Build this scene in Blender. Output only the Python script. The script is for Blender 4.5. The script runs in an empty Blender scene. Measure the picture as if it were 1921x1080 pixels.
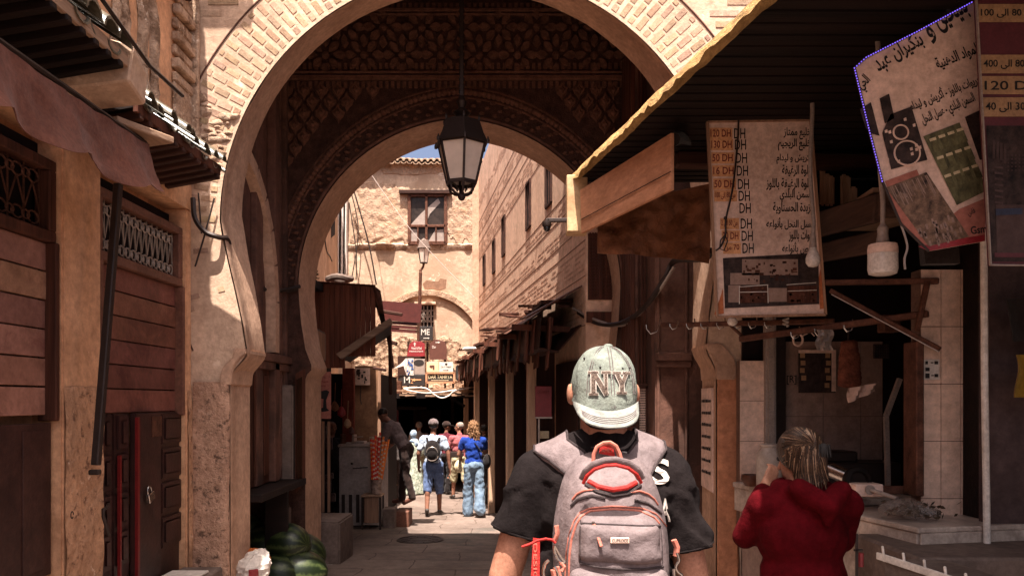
import bpy, bmesh, math, random
from mathutils import Vector, Matrix, noise
from mathutils.bvhtree import BVHTree
from math import sin, cos, pi, sqrt, radians as R

SC = bpy.context.scene
COL = SC.collection
# ------------------------------------------------------------------ camera, sky, sun, exposure
F, HY, CX, ZC = 1500.0, 750.0, 960.5, 1.62          # focal length and horizon of the photograph (pixels), eye height
cam = bpy.data.cameras.new('camera')
cam.sensor_width = 36.0
cam.lens = F / 1921 * 36
cam.shift_y = (HY - 540) / 1921
cam.clip_start = 0.05
cam.clip_end = 2000
camo = bpy.data.objects.new('camera', cam)
COL.objects.link(camo)
camo.location = (0, 0, ZC)
camo.rotation_euler = (pi / 2, 0, 0)
SC.camera = camo

SUN = Vector((-0.03, -0.36, 1.0)).normalized()        # direction towards the sun
el = math.asin(SUN.z)
az = math.atan2(SUN.x, SUN.y)
w = bpy.data.worlds.new('World')
SC.world = w
w.use_nodes = True
nt = w.node_tree
sky = nt.nodes.new('ShaderNodeTexSky')
sky.sky_type = 'NISHITA'
sky.sun_disc = False
sky.sun_elevation = el
sky.sun_rotation = az
sky.dust_density = 6.0
sky.ozone_density = 0.0
sky.air_density = 0.4
bg = nt.nodes['Background']
nt.links.new(sky.outputs[0], bg.inputs[0])
bg.inputs[1].default_value = 0.1
sl = bpy.data.lights.new('sun', 'SUN')
sl.energy = 5.0
sl.angle = R(0.5)
sl.color = (1.0, 0.93, 0.855)
so = bpy.data.objects.new('sun', sl)
COL.objects.link(so)
so.rotation_euler = (-SUN).to_track_quat('-Z', 'Y').to_euler()
so.location = (0, 0, 30)
SC.view_settings.view_transform = 'Standard'
SC.view_settings.look = 'None'
SC.view_settings.gamma = 1.0
SC.view_settings.exposure = 1.76
SC.cycles.max_bounces = 8
SC.cycles.diffuse_bounces = 5

# ------------------------------------------------------------------ helpers
random.seed(7)
def X(px, Y): return (px - CX) / F * Y
def Z(py, Y): return ZC + (HY - py) / F * Y
def P(px, py, Y): return Vector((X(px, Y), Y, Z(py, Y)))
def G(Y): return -0.035 * Y
def lerp(a, b, t): return a + (b - a) * t
def nz(p, s=1.0, seed=0): return noise.noise(Vector((p[0] * s + seed * 7.3, p[1] * s - seed * 3.1, p[2] * s + seed)))

class MB:
    """collects faces and links them as one mesh object"""
    def __init__(s):
        s.v, s.f, s.m, s.c, s.cur, s.col = [], [], [], [], 0, (1, 1, 1, 1)
    def add(s, vs, fs):
        o = len(s.v)
        s.v += [Vector(p) for p in vs]
        for f in fs:
            s.f.append([i + o for i in f]); s.m.append(s.cur); s.c.append(s.col)
        return s
    def box(s, x0, x1, y0, y1, z0, z1, M=None):
        vs = [Vector((x, y, z)) for z in (z0, z1) for y in (y0, y1) for x in (x0, x1)]
        if M is not None: vs = [M @ p for p in vs]
        return s.add(vs, [(0, 2, 3, 1), (4, 5, 7, 6), (0, 1, 5, 4), (2, 6, 7, 3), (0, 4, 6, 2), (1, 3, 7, 5)])
    def bar(s, a, b, wd, ht, up=(0, 0, 1)):
        a, b = Vector(a), Vector(b); d = (b - a); L = d.length; d.normalize()
        sd = d.cross(Vector(up))
        if sd.length < 1e-4: sd = d.cross(Vector((1, 0, 0)))
        sd.normalize(); u = sd.cross(d)
        M = Matrix((sd, d, u)).transposed().to_4x4(); M.translation = a
        return s.box(-wd / 2, wd / 2, 0, L, -ht / 2, ht / 2, M)
    def loft(s, A, B, caps=True):
        n = len(A)
        fs = [(i, (i + 1) % n, n + (i + 1) % n, n + i) for i in range(n)]
        if caps: fs += [tuple(range(n - 1, -1, -1)), tuple(range(n, 2 * n))]
        return s.add(list(A) + list(B), fs)
    def prism(s, poly, y0, y1):                      # polygon of (x, z) pushed along y
        return s.loft([(x, y0, z) for x, z in poly], [(x, y1, z) for x, z in poly])
    def rings(s, RS, caps=True, closed=True):
        n = len(RS[0]); vs = [p for r in RS for p in r]; fs = []
        for k in range(len(RS) - 1):
            for i in range(n if closed else n - 1):
                j = (i + 1) % n
                fs.append((k * n + i, k * n + j, (k + 1) * n + j, (k + 1) * n + i))
        if caps and closed:
            fs.append(tuple(range(n - 1, -1, -1))); o = (len(RS) - 1) * n
            fs.append(tuple(range(o, o + n)))
        return s.add(vs, fs)
    def tube(s, pts, r, n=8, flat=1.0):
        pts = [Vector(p) for p in pts]; RS = []
        ref = None
        for i, p in enumerate(pts):
            d = (pts[min(i + 1, len(pts) - 1)] - pts[max(i - 1, 0)])
            if d.length < 1e-9: d = Vector((0, 0, 1))
            d.normalize()
            if ref is None:
                ref = d.cross(Vector((0.13, 0.2, 1)))
                if ref.length < 1e-3: ref = d.cross(Vector((1, 0, 0)))
            u = (ref - d * ref.dot(d))
            if u.length < 1e-4: u = d.orthogonal()
            u.normalize(); ref = u; v2 = d.cross(u)
            rr = r[i] if isinstance(r, (list, tuple)) else r
            RS.append([p + (u * cos(2 * pi * k / n) + v2 * sin(2 * pi * k / n) * flat) * rr for k in range(n)])
        return s.rings(RS)
    def lathe(s, prof, c=(0, 0, 0), n=16, M=None, sx=1, sy=1):
        c = Vector(c)
        RS = [[c + (M @ Vector((r * cos(2 * pi * k / n) * sx, r * sin(2 * pi * k / n) * sy, z)) if M is not None else Vector((r * cos(2 * pi * k / n) * sx, r * sin(2 * pi * k / n) * sy, z))) for k in range(n)] for r, z in prof]
        return s.rings(RS)
    def ball(s, c, r, n=12, m=8, M=None):
        if not isinstance(r, (tuple, list)): r = (r, r, r)
        c = Vector(c); vs = []; 
        for i in range(m + 1):
            t = pi * i / m
            for k in range(n):
                a = 2 * pi * k / n
                st = max(sin(t), 0.02)
                q = Vector((r[0] * st * cos(a), r[1] * st * sin(a), -r[2] * cos(t)))
                vs.append(c + (M @ q if M is not None else q))
        return s.rings([vs[i * n:(i + 1) * n] for i in range(m + 1)])
    def cone(s, a, b, ra, rb, n=12):                 # round cone between two joints
        a, b = Vector(a), Vector(b); d = b - a; L = d.length
        if L < 1e-6: return s.ball(a, ra)
        d.normalize()
        pts, rs = [], []
        for t in (80, 60, 40, 20): pts.append(a - d * ra * sin(R(t))); rs.append(ra * cos(R(t)))
        pts += [a, a + d * L * .33, a + d * L * .67, b]; rs += [ra, lerp(ra, rb, .33), lerp(ra, rb, .67), rb]
        for t in (20, 40, 60, 80): pts.append(b + d * rb * sin(R(t))); rs.append(rb * cos(R(t)))
        return s.tube(pts, rs, n)
    def chain(s, pts, rs, n=12):
        for i in range(len(pts) - 1): s.cone(pts[i], pts[i + 1], rs[i], rs[i + 1], n)
        return s
    def grid(s, g, thick=0.0, nrm=None):             # rows of points -> sheet with a thickness
        r, c = len(g), len(g[0]); vs = [Vector(p) for row in g for p in row]
        fs = [(i * c + j, i * c + j + 1, (i + 1) * c + j + 1, (i + 1) * c + j) for i in range(r - 1) for j in range(c - 1)]
        if thick:
            n = Vector(nrm).normalized() * thick; o = r * c
            fs2 = [tuple(k + o for k in reversed(f)) for f in fs]
            rim = [j for j in range(c)] + [i * c + c - 1 for i in range(1, r)] + [(r - 1) * c + j for j in range(c - 2, -1, -1)] + [i * c for i in range(r - 2, 0, -1)]
            rf = [(rim[(k + 1) % len(rim)], rim[k], rim[k] + o, rim[(k + 1) % len(rim)] + o) for k in range(len(rim))]
            vs = vs + [p + n for p in vs]; fs = fs + fs2 + rf
        return s.add(vs, fs)
    def warp(s, amt, sc=1.0, seed=0, axes=(1, 1, 1)):
        for i, p in enumerate(s.v):
            q = p * sc + Vector((seed * 3.7, seed * 1.9, seed))
            d = noise.noise_vector(q) * amt
            s.v[i] = p + Vector((d.x * axes[0], d.y * axes[1], d.z * axes[2]))
        return s
    def xf(s, M):
        s.v = [M @ p for p in s.v]; return s
    def build(s, name, mats, parent=None, smooth=35, bevel=0.0, seg=1, label=None, origin=None):
        me = bpy.data.meshes.new(name)
        off = Vector((0, 0, 0)); q = parent
        while q is not None: off += q.location; q = q.parent
        loc = Vector((0, 0, 0))
        if parent is None:
            if origin is not None: loc = Vector(origin)
            else:
                lo = [min(p[i] for p in s.v) for i in range(3)]; hi = [max(p[i] for p in s.v) for i in range(3)]
                loc = Vector(((lo[0] + hi[0]) / 2, (lo[1] + hi[1]) / 2, lo[2]))
        me.from_pydata([p - off - loc for p in s.v], [], s.f)
        for m in (mats if isinstance(mats, (list, tuple)) else [mats]): me.materials.append(m)
        me.polygons.foreach_set('material_index', s.m)
        if any(c != (1, 1, 1, 1) for c in s.c):
            at = me.color_attributes.new('tint', 'FLOAT_COLOR', 'CORNER')
            for pl, c in zip(me.polygons, s.c):
                for li in pl.loop_indices: at.data[li].color = c
        bm = bmesh.new(); bm.from_mesh(me)
        bmesh.ops.recalc_face_normals(bm, faces=bm.faces)
        if bevel:
            es = [e for e in bm.edges if len(e.link_faces) == 2 and e.calc_face_angle(0) > R(35)]
            bmesh.ops.bevel(bm, geom=es, offset=bevel, segments=seg, affect='EDGES', clamp_overlap=True)
        bm.to_mesh(me); bm.free()
        if smooth:
            me.polygons.foreach_set('use_smooth', [True] * len(me.polygons))
            me.set_sharp_from_angle(angle=R(smooth))
        o = bpy.data.objects.new(name, me)
        COL.objects.link(o)
        o.location = loc
        if parent is not None: o.parent = parent
        if label: o['label'] = label
        return o

def build_each(mb, name, mats, parent, **k):
    """one object per loose piece"""
    par = list(range(len(mb.v)))
    def find(i):
        while par[i] != i: par[i] = par[par[i]]; i = par[i]
        return i
    for f in mb.f:
        for j in f[1:]: par[find(j)] = find(f[0])
    groups = {}
    for f in mb.f: groups.setdefault(find(f[0]), []).append(f)
    for fs in groups.values():
        ids = sorted({i for f in fs for i in f}); mp = {i: n for n, i in enumerate(ids)}
        q = MB(); q.add([mb.v[i] for i in ids], [[mp[i] for i in f] for f in fs]); q.build(name, mats, parent, **k)
def blend(mb, voxel, it=4, fac=0.5):
    """melt overlapping shapes into one continuous surface"""
    me = bpy.data.meshes.new('tmp'); me.from_pydata(mb.v, [], mb.f)
    bm = bmesh.new(); bm.from_mesh(me); bmesh.ops.recalc_face_normals(bm, faces=bm.faces); bm.to_mesh(me); bm.free()
    o = bpy.data.objects.new('tmp', me); COL.objects.link(o)
    m = o.modifiers.new('r', 'REMESH'); m.mode = 'VOXEL'; m.voxel_size = voxel
    if it:
        k = o.modifiers.new('s', 'SMOOTH'); k.iterations = it; k.factor = fac
    dg = bpy.context.evaluated_depsgraph_get()
    e = bpy.data.meshes.new_from_object(o.evaluated_get(dg))
    r = MB(); r.add([v.co.copy() for v in e.vertices], [list(p.vertices) for p in e.polygons])
    bpy.data.objects.remove(o); bpy.data.meshes.remove(me); bpy.data.meshes.remove(e)
    return r

def bvh(mb): return BVHTree.FromPolygons([tuple(p) for p in mb.v], mb.f)

def tag(o, label, cat=None, group=None, kind=None):
    if label: o['label'] = label
    if cat: o['category'] = cat
    if group: o['group'] = group
    if kind: o['kind'] = kind
    return o
def thing(name, label, cat, loc=(0, 0, 0), group=None):
    o = bpy.data.objects.new(name, None); COL.objects.link(o); o.location = loc
    o.empty_display_size = 0.1
    return tag(o, label, cat, group)
def copy_tree(o, parent=None, label=None):
    c = o.copy(); COL.objects.link(c); c.parent = parent
    if label: c['label'] = label
    for ch in list(o.children): copy_tree(ch, c)
    return c

# ------------------------------------------------------------------ materials
def ramp(nt, fac, stops):
    r = nt.nodes.new('ShaderNodeValToRGB'); e = r.color_ramp.elements
    e[0].position, e[0].color = stops[0][0], (*stops[0][1], 1)
    e[1].position, e[1].color = stops[-1][0], (*stops[-1][1], 1)
    for p, c in stops[1:-1]:
        x = e.new(p); x.color = (*c, 1)
    nt.links.new(fac, r.inputs[0]); return r.outputs[0]
def tnoise(nt, vec, sc, det=6, ro=0.6, dist=0.0):
    n = nt.nodes.new('ShaderNodeTexNoise'); n.inputs['Scale'].default_value = sc; n.inputs['Detail'].default_value = det
    n.inputs['Roughness'].default_value = ro; n.inputs['Distortion'].default_value = dist
    nt.links.new(vec, n.inputs['Vector']); return n.outputs[0]
def mixc(nt, fac, a, b, mode='MIX'):
    m = nt.nodes.new('ShaderNodeMix'); m.data_type = 'RGBA'; m.blend_type = mode
    for s_, v in ((m.inputs[0], fac), (m.inputs[6], a), (m.inputs[7], b)):
        if isinstance(v, (int, float)): s_.default_value = v
        elif isinstance(v, tuple): s_.default_value = (*v, 1)
        else: nt.links.new(v, s_)
    return m.outputs[2]
def mth(nt, op, a, b=0.0):
    m = nt.nodes.new('ShaderNodeMath'); m.operation = op
    for s_, v in ((m.inputs[0], a), (m.inputs[1], b)):
        if isinstance(v, (int, float)): s_.default_value = v
        else: nt.links.new(v, s_)
    return m.outputs[0]
def newmat(name):
    m = bpy.data.materials.new(name); m.use_nodes = True
    return m, m.node_tree, m.node_tree.nodes['Principled BSDF']
def coords(nt, stretch=(1, 1, 1)):
    tc = nt.nodes.new('ShaderNodeTexCoord'); mp = nt.nodes.new('ShaderNodeMapping')
    mp.inputs['Scale'].default_value = stretch
    nt.links.new(tc.outputs['Object'], mp.inputs[0]); return mp.outputs[0]
def mat(name, c1, c2=None, sc=3.0, rough=0.85, bump=0.25, bsc=30.0, stretch=(1, 1, 1), dark=None, damt=0.45, dsc=1.5, metal=0.0, tint=False, dist=0.0, spec=0.18, bdist=0.01, chips=None, chipsc=9.0, chipamt=0.66, sheen=0.0):
    m, nt, b = newmat(name); v = coords(nt, stretch)
    c2 = c2 or tuple(x * 0.75 for x in c1)
    wm = lambda c: (c[0], c[1] * .975, c[2] * .96) if c and c[2] < c[0] else c
    c1, c2, dark, chips = wm(c1), wm(c2), wm(dark), wm(chips)
    col = ramp(nt, tnoise(nt, v, sc, 8, 0.65, dist), [(0.32, tuple(x * 0.85 for x in c2)), (0.66, c1)])
    col = mixc(nt, 1.0, col, ramp(nt, tnoise(nt, v, sc * 6.3, 10, 0.75), [(0.33, (0.66, 0.62, 0.6)), (0.64, (1.08, 1.06, 1.04))]), 'MULTIPLY')
    if dark:                                            # dirt patches with an outline of their own
        f = ramp(nt, tnoise(nt, v, dsc, 10, 0.7, 0.4), [(damt, (1, 1, 1)), (damt + 0.09, (0, 0, 0))])
        col = mixc(nt, f, col, dark)
    if chips:
        f = ramp(nt, tnoise(nt, v, chipsc, 5, 0.75), [(chipamt, (0, 0, 0)), (chipamt + 0.05, (1, 1, 1))])
        col = mixc(nt, f, col, chips)
    if tint:
        a = nt.nodes.new('ShaderNodeVertexColor'); a.layer_name = 'tint'
        col = mixc(nt, 1.0, col, a.outputs[0], 'MULTIPLY')
    nt.links.new(col, b.inputs['Base Color'])
    b.inputs['Roughness'].default_value = rough; b.inputs['Metallic'].default_value = metal
    b.inputs['Specular IOR Level'].default_value = spec
    if sheen: b.inputs['Sheen Weight'].default_value = sheen
    if bump:
        h = mth(nt, 'ADD', tnoise(nt, v, bsc, 5, 0.7), mth(nt, 'MULTIPLY', tnoise(nt, v, bsc / 6, 4, 0.6), 1.6))
        bp = nt.nodes.new('ShaderNodeBump'); bp.inputs['Strength'].default_value = bump; bp.inputs['Distance'].default_value = bdist
        nt.links.new(h, bp.inputs['Height']); nt.links.new(bp.outputs[0], b.inputs['Normal'])
    return m
def wood(name, c1, c2, axis=2, sc=9.0, rough=0.7, bump=0.4, chips=None):
    st = [1.0, 1.0, 1.0]; st[axis] = 0.06
    return mat(name, c1, c2, sc=sc, rough=rough, bump=bump, bsc=45, stretch=tuple(st), dist=0.6, chips=chips, chipsc=14, chipamt=0.62)
def paint(name, c, rough=0.4, metal=0.0, bump=0.08, spec=0.5): 
    return mat(name, c, tuple(x * 0.82 for x in c), sc=12, rough=rough, metal=metal, bump=bump, bsc=60, spec=spec)
def cloth(name, c1, c2=None, bump=0.35, sc=5, wrinkle=9.0, sheen=0.1): 
    return mat(name, c1, c2 or tuple(x * 0.8 for x in c1), sc=sc, rough=0.95, bump=bump, bsc=wrinkle * 6, spec=0.05, bdist=0.012, sheen=sheen)
def glass(name, c, alpha=0.5, rough=0.25):
    m, nt, b = newmat(name); v = coords(nt)
    col = ramp(nt, tnoise(nt, v, 5, 6, .6), [(0.3, tuple(x * .75 for x in c)), (0.7, c)])
    nt.links.new(col, b.inputs['Base Color']); b.inputs['Roughness'].default_value = rough
    b.inputs['Alpha'].default_value = alpha
    return m

def paving(name, *a, **k):
    m = mat(name, *a, **k); nt = m.node_tree; b = nt.nodes['Principled BSDF']; v = coords(nt)
    wv = nt.nodes.new('ShaderNodeVectorMath'); wv.operation = 'ADD'; n = nt.nodes.new('ShaderNodeTexNoise'); n.inputs['Scale'].default_value = 1.6; nt.links.new(v, n.inputs['Vector'])
    sc_ = nt.nodes.new('ShaderNodeVectorMath'); sc_.operation = 'SCALE'; sc_.inputs['Scale'].default_value = .18; nt.links.new(n.outputs['Color'], sc_.inputs[0]); nt.links.new(v, wv.inputs[0]); nt.links.new(sc_.outputs[0], wv.inputs[1])
    br = nt.nodes.new('ShaderNodeTexBrick'); br.inputs['Scale'].default_value = 1.0; br.inputs['Brick Width'].default_value = 1.1; br.inputs['Row Height'].default_value = .62; br.inputs['Mortar Size'].default_value = .009
    br.inputs['Color1'].default_value = (1, 1, 1, 1); br.inputs['Color2'].default_value = (.86, .85, .84, 1); br.inputs['Mortar'].default_value = (.45, .4, .37, 1); nt.links.new(wv.outputs[0], br.inputs['Vector'])
    l = b.inputs['Base Color'].links[0]; src = l.from_socket
    cr_ = ramp(nt, tnoise(nt, v, 2.6, 12, .8, 1.5), [(.49, (1, 1, 1)), (.497, (.55, .5, .46)), (.504, (1, 1, 1))])
    nt.links.new(mixc(nt, 1.0, mixc(nt, 1.0, src, br.outputs[0], 'MULTIPLY'), cr_, 'MULTIPLY'), b.inputs['Base Color'])
    return m
M = {}
M['ground'] = paving('street_paving', (0.225, 0.172, 0.145), (0.15, 0.113, 0.095), sc=1.1, bump=0.3, bsc=22, dark=(0.11, 0.09, 0.075), damt=0.36, dsc=0.9, chips=(0.33, 0.29, 0.25), chipsc=5, chipamt=0.66, rough=0.75)
M['plaster'] = mat('lime_plaster', (0.68, 0.49, 0.36), (0.56, 0.39, 0.28), sc=2.0, bump=0.5, bsc=26, dark=(0.4, 0.26, 0.18), damt=0.35, dsc=1.3, chips=(0.74, 0.56, 0.42), chipsc=4, chipamt=0.63)
M['mortar'] = mat('mortar', (0.68, 0.49, 0.34), (0.58, 0.4, 0.27), sc=4, bump=0.35, bsc=40)
M['brick'] = mat('gate_brick', (0.5, 0.345, 0.24), (0.4, 0.27, 0.185), sc=12, bump=0.35, bsc=60, tint=True)
M['soffit'] = mat('soffit_plaster', (0.6, 0.39, 0.275), (0.48, 0.3, 0.205), sc=3, bump=0.35, bsc=30, chips=(0.34, 0.2, 0.12), chipsc=3.5, chipamt=0.68)
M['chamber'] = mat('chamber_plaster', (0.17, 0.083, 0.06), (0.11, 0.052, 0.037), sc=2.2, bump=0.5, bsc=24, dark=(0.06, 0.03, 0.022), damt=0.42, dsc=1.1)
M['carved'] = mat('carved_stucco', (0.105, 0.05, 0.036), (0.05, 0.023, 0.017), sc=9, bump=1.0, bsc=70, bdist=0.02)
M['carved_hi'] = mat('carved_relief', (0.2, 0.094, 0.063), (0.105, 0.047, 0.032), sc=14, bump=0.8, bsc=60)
M['pitted'] = mat('pitted_pier_plaster', (0.58, 0.36, 0.25), (0.46, 0.27, 0.185), sc=3, bump=.9, bsc=22, bdist=.03, dark=(.14, .08, .055), damt=.37, dsc=16, chips=(.52, .37, .28), chipsc=3, chipamt=.62)
M['leftwall'] = mat('ochre_plaster', (0.74, 0.42, 0.245), (0.6, 0.325, 0.18), sc=2.5, bump=0.45, bsc=30, chips=(.8, .53, .36), chipsc=6, chipamt=.68, dark=(0.4, 0.2, 0.11), damt=0.36)
M['crumble'] = mat('crumbling_plaster', (0.6, 0.43, 0.31), (0.43, 0.29, 0.2), sc=4.5, bump=1.0, bsc=24, dark=(0.2, 0.12, 0.075), damt=0.4, dsc=5, chips=(0.72, 0.58, 0.46), chipsc=7, chipamt=0.6, bdist=0.03)
M['shutter'] = mat('shutter_paint', (0.21, 0.08, 0.058), (0.155, 0.058, 0.041), sc=3, rough=0.6, bump=0.2, bsc=40, tint=True, dark=(0.1, 0.034, 0.025), damt=0.36, dsc=2, chips=(0.34, 0.17, 0.13), chipsc=7, chipamt=0.74)
M['shutterdark'] = mat('dark_sheet', (0.065, 0.028, 0.022), (0.03, 0.012, 0.01), sc=4, rough=0.5, bump=0.3, chips=(0.3, 0.2, 0.15), chipsc=9, chipamt=0.73)
M['reddoor'] = mat('red_brown_door', (0.05, 0.016, 0.013), (0.022, 0.009, 0.008), sc=6, rough=0.42, bump=0.25, spec=.4, chips=(0.14, 0.07, 0.055), chipsc=12, chipamt=0.72)
M['redtrim'] = paint('red_trim', (0.2, 0.012, 0.012))
M['wood'] = wood('brown_wood', (0.11, 0.038, 0.022), (0.035, 0.012, 0.007))
M['woody'] = wood('brown_wood_along', (0.1, 0.036, 0.021), (0.04, 0.014, 0.009), axis=1)
M['woodx'] = wood('brown_wood_across', (0.07, 0.027, 0.017), (0.028, 0.011, 0.007), axis=0)
M['palewood'] = wood('pale_wood', (0.42, 0.28, 0.19), (0.28, 0.17, 0.11), axis=1)
M['palewoodz'] = wood('pale_wood_upright', (0.4, 0.24, 0.155), (0.26, 0.14, 0.09), axis=2)
M['orangewood'] = wood('orange_board', (0.62, 0.31, 0.18), (0.48, 0.225, 0.125), axis=1, sc=4)
M['blackwood'] = wood('shade_black_wood', (0.016, 0.007, 0.005), (0.006, 0.003, 0.002), axis=0)  # wood coloured almost black, with the shade of recesses put into it
M['straw'] = mat('straw_edge', (0.47, 0.3, 0.125), (0.24, 0.14, 0.05), sc=9, bump=1.0, bsc=50, stretch=(1, .35, 1), dark=(0.2, 0.12, 0.05), damt=0.36, dsc=6, bdist=0.02)
M['iron'] = paint('black_iron', (0.04, 0.024, 0.019), 0.55, 0.4)
M['rust'] = mat('rusty_iron', (0.16, 0.07, 0.045), (0.07, 0.03, 0.02), sc=14, rough=0.6, metal=0.4, bump=0.4)
M['steel'] = paint('steel', (0.6, 0.56, 0.53), 0.25, 1.0, 0.03)
M['grille'] = paint('pale_grille', (0.45, 0.38, 0.33), 0.4, 0.5)
M['tile'] = mat('glazed_roof_tile', (0.15, 0.13, 0.09), (0.06, 0.055, 0.04), sc=10, rough=0.28, bump=0.3, spec=0.6, chips=(0.4, 0.34, 0.26), chipsc=8, chipamt=0.68)
M['clay'] = mat('clay_roof_tile', (0.42, 0.29, 0.2), (0.24, 0.15, 0.1), sc=6, bump=0.5, bsc=30)
M['awning'] = cloth('grey_brown_awning', (0.18, 0.07, 0.047), (0.135, 0.05, 0.033), wrinkle=6)
M['canvas'] = mat('brown_tarpaulin', (0.26, 0.105, 0.05), (0.1, 0.038, 0.018), sc=2.2, rough=0.5, bump=0.5, bsc=14, dist=1.0, bdist=0.05)
M['tarpblack'] = cloth('black_tarp', (0.03, 0.022, 0.02))
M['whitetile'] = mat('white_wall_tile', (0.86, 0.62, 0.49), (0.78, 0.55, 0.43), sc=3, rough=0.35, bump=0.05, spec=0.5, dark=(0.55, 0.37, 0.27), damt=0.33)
M['grout'] = mat('grout', (0.2, 0.12, 0.09), sc=10)
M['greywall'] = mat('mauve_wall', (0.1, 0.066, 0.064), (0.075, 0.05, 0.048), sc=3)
M['marble'] = mat('grey_marble', (0.6, 0.5, 0.43), (0.44, 0.355, 0.3), sc=4, rough=0.3, bump=0.03, dist=1.5, dark=(0.3, 0.23, 0.19), damt=0.36, dsc=3)
M['paper'] = mat('aged_paper', (0.86, 0.63, 0.53), (0.68, 0.49, 0.4), sc=3, rough=0.7, bump=0.1)
M['paperred'] = mat('salmon_paper', (0.5, 0.2, 0.155), (0.4, 0.15, 0.115), sc=4, bump=0.1)
M['white'] = mat('white_paint', (0.78, 0.72, 0.66), (0.66, 0.6, 0.54), sc=5, rough=0.5, bump=0.1)
M['ink'] = paint('black_ink', (0.014, 0.01, 0.009), 0.8)
M['redink'] = paint('dark_red_ink', (0.22, 0.025, 0.02), 0.8)
M['orangelabel'] = mat('orange_label', (0.8, 0.43, 0.22), (0.66, 0.32, 0.15), sc=9, bump=0.05)
M['signred'] = paint('sign_red', (0.3, 0.022, 0.028), 0.5)
M['signblack'] = paint('sign_black', (0.03, 0.022, 0.02), 0.5)
M['signbrown'] = paint('sign_brown', (0.13, 0.045, 0.03), 0.5)
M['cream'] = paint('cream_paint', (0.72, 0.6, 0.38), 0.6)
M['blue'] = paint('tile_blue', (0.05, 0.12, 0.35), 0.4)
M['maroon'] = paint('maroon_board', (0.12, 0.022, 0.03), 0.6)
M['gold'] = paint('gold_label', (0.42, 0.25, 0.13), 0.6)
M['photo1'] = mat('printed_picture_brown', (0.3, 0.19, 0.13), (0.02, 0.012, 0.01), sc=22, rough=0.5, bump=0)
M['photo2'] = mat('printed_picture_green', (0.2, 0.19, 0.1), (0.03, 0.03, 0.018), sc=16, rough=0.5, bump=0, stretch=(1, 1, .5))
M['photo3'] = mat('printed_picture_dark', (0.07, 0.045, 0.04), (0.012, 0.008, 0.008), sc=18, rough=0.5, bump=0)
M['bulb'] = paint('milky_bulb', (0.75, 0.68, 0.62), 0.25)
M['pipe'] = paint('grey_pipe', (0.36, 0.29, 0.25), 0.5)
M['stone'] = mat('rubble_stone', (0.6, 0.43, 0.3), (0.4, 0.26, 0.17), sc=7, bump=1.0, bsc=20, dark=(0.14, 0.08, 0.05), damt=0.42, dsc=7, bdist=0.05)
M['concrete'] = mat('grey_concrete', (0.2, 0.148, 0.125), (0.125, 0.09, 0.075), sc=3, bump=0.4)
M['void'] = mat('shade_black_interior', (0.014, 0.006, 0.005), (0.007, 0.003, 0.003), sc=3)  # near-black colour stands in for the deep shade of openings and interiors
M['lanternglass'] = glass('frosted_lantern_glass', (0.85, 0.68, 0.56), 0.8, 0.5)
M['windowglass'] = mat('dusty_glass', (0.05, 0.036, 0.03), (0.015, 0.011, 0.01), sc=3, rough=0.35, bump=0.02, dist=1.2, spec=0.2)
M['skin'] = mat('skin', (0.42, 0.21, 0.14), (0.35, 0.16, 0.105), sc=18, rough=0.55, bump=0.12, bsc=90, bdist=0.004)
M['skindark'] = mat('tanned_skin', (0.28, 0.13, 0.085), (0.22, 0.1, 0.065), sc=14, rough=0.6, bump=0.1)

# ------------------------------------------------------------------ lettering
AR = {}
for ch, base, n in (('ا', 0xFE8D, 2), ('أ', 0xFE83, 2), ('إ', 0xFE87, 2), ('ب', 0xFE8F, 4), ('ة', 0xFE93, 2), ('ت', 0xFE95, 4), ('ث', 0xFE99, 4), ('ج', 0xFE9D, 4), ('ح', 0xFEA1, 4), ('خ', 0xFEA5, 4), ('د', 0xFEA9, 2), ('ذ', 0xFEAB, 2), ('ر', 0xFEAD, 2), ('ز', 0xFEAF, 2), ('س', 0xFEB1, 4), ('ش', 0xFEB5, 4), ('ص', 0xFEB9, 4), ('ض', 0xFEBD, 4), ('ط', 0xFEC1, 4), ('ع', 0xFEC9, 4), ('غ', 0xFECD, 4), ('ف', 0xFED1, 4), ('ق', 0xFED5, 4), ('ك', 0xFED9, 4), ('ل', 0xFEDD, 4), ('م', 0xFEE1, 4), ('ن', 0xFEE5, 4), ('ه', 0xFEE9, 4), ('و', 0xFEED, 2), ('ى', 0xFEEF, 2), ('ي', 0xFEF1, 4)):
    AR[ch] = (base, n)
def arabic(s):
    out = []
    for wd in s.split(' '):
        if not any(c in AR for c in wd): out.append(wd); continue
        r = ''
        for i, c in enumerate(wd):
            if c not in AR: r += c; continue
            b, n = AR[c]
            prev = i > 0 and wd[i - 1] in AR and AR[wd[i - 1]][1] == 4
            nxt = i + 1 < len(wd) and wd[i + 1] in AR
            if n == 4: r += chr(b + (3 if prev and nxt else 1 if prev else 2 if nxt else 0))
            else: r += chr(b + (1 if prev else 0))
        out.append(r[::-1])
    return ' '.join(reversed(out))
def glyphs(s, bold=0.0):
    cu = bpy.data.curves.new('t', 'FONT'); cu.body = s; cu.size = 1.0; cu.resolution_u = 3
    cu.offset = bold
    o = bpy.data.objects.new('t', cu); COL.objects.link(o)
    dg = bpy.context.evaluated_depsgraph_get()
    me = bpy.data.meshes.new_from_object(o.evaluated_get(dg))
    vs = [(v.co.x, v.co.y) for v in me.vertices]; fs = [list(p.vertices) for p in me.polygons]
    bpy.data.objects.remove(o); bpy.data.meshes.remove(me); bpy.data.curves.remove(cu)
    return vs, fs
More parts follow.
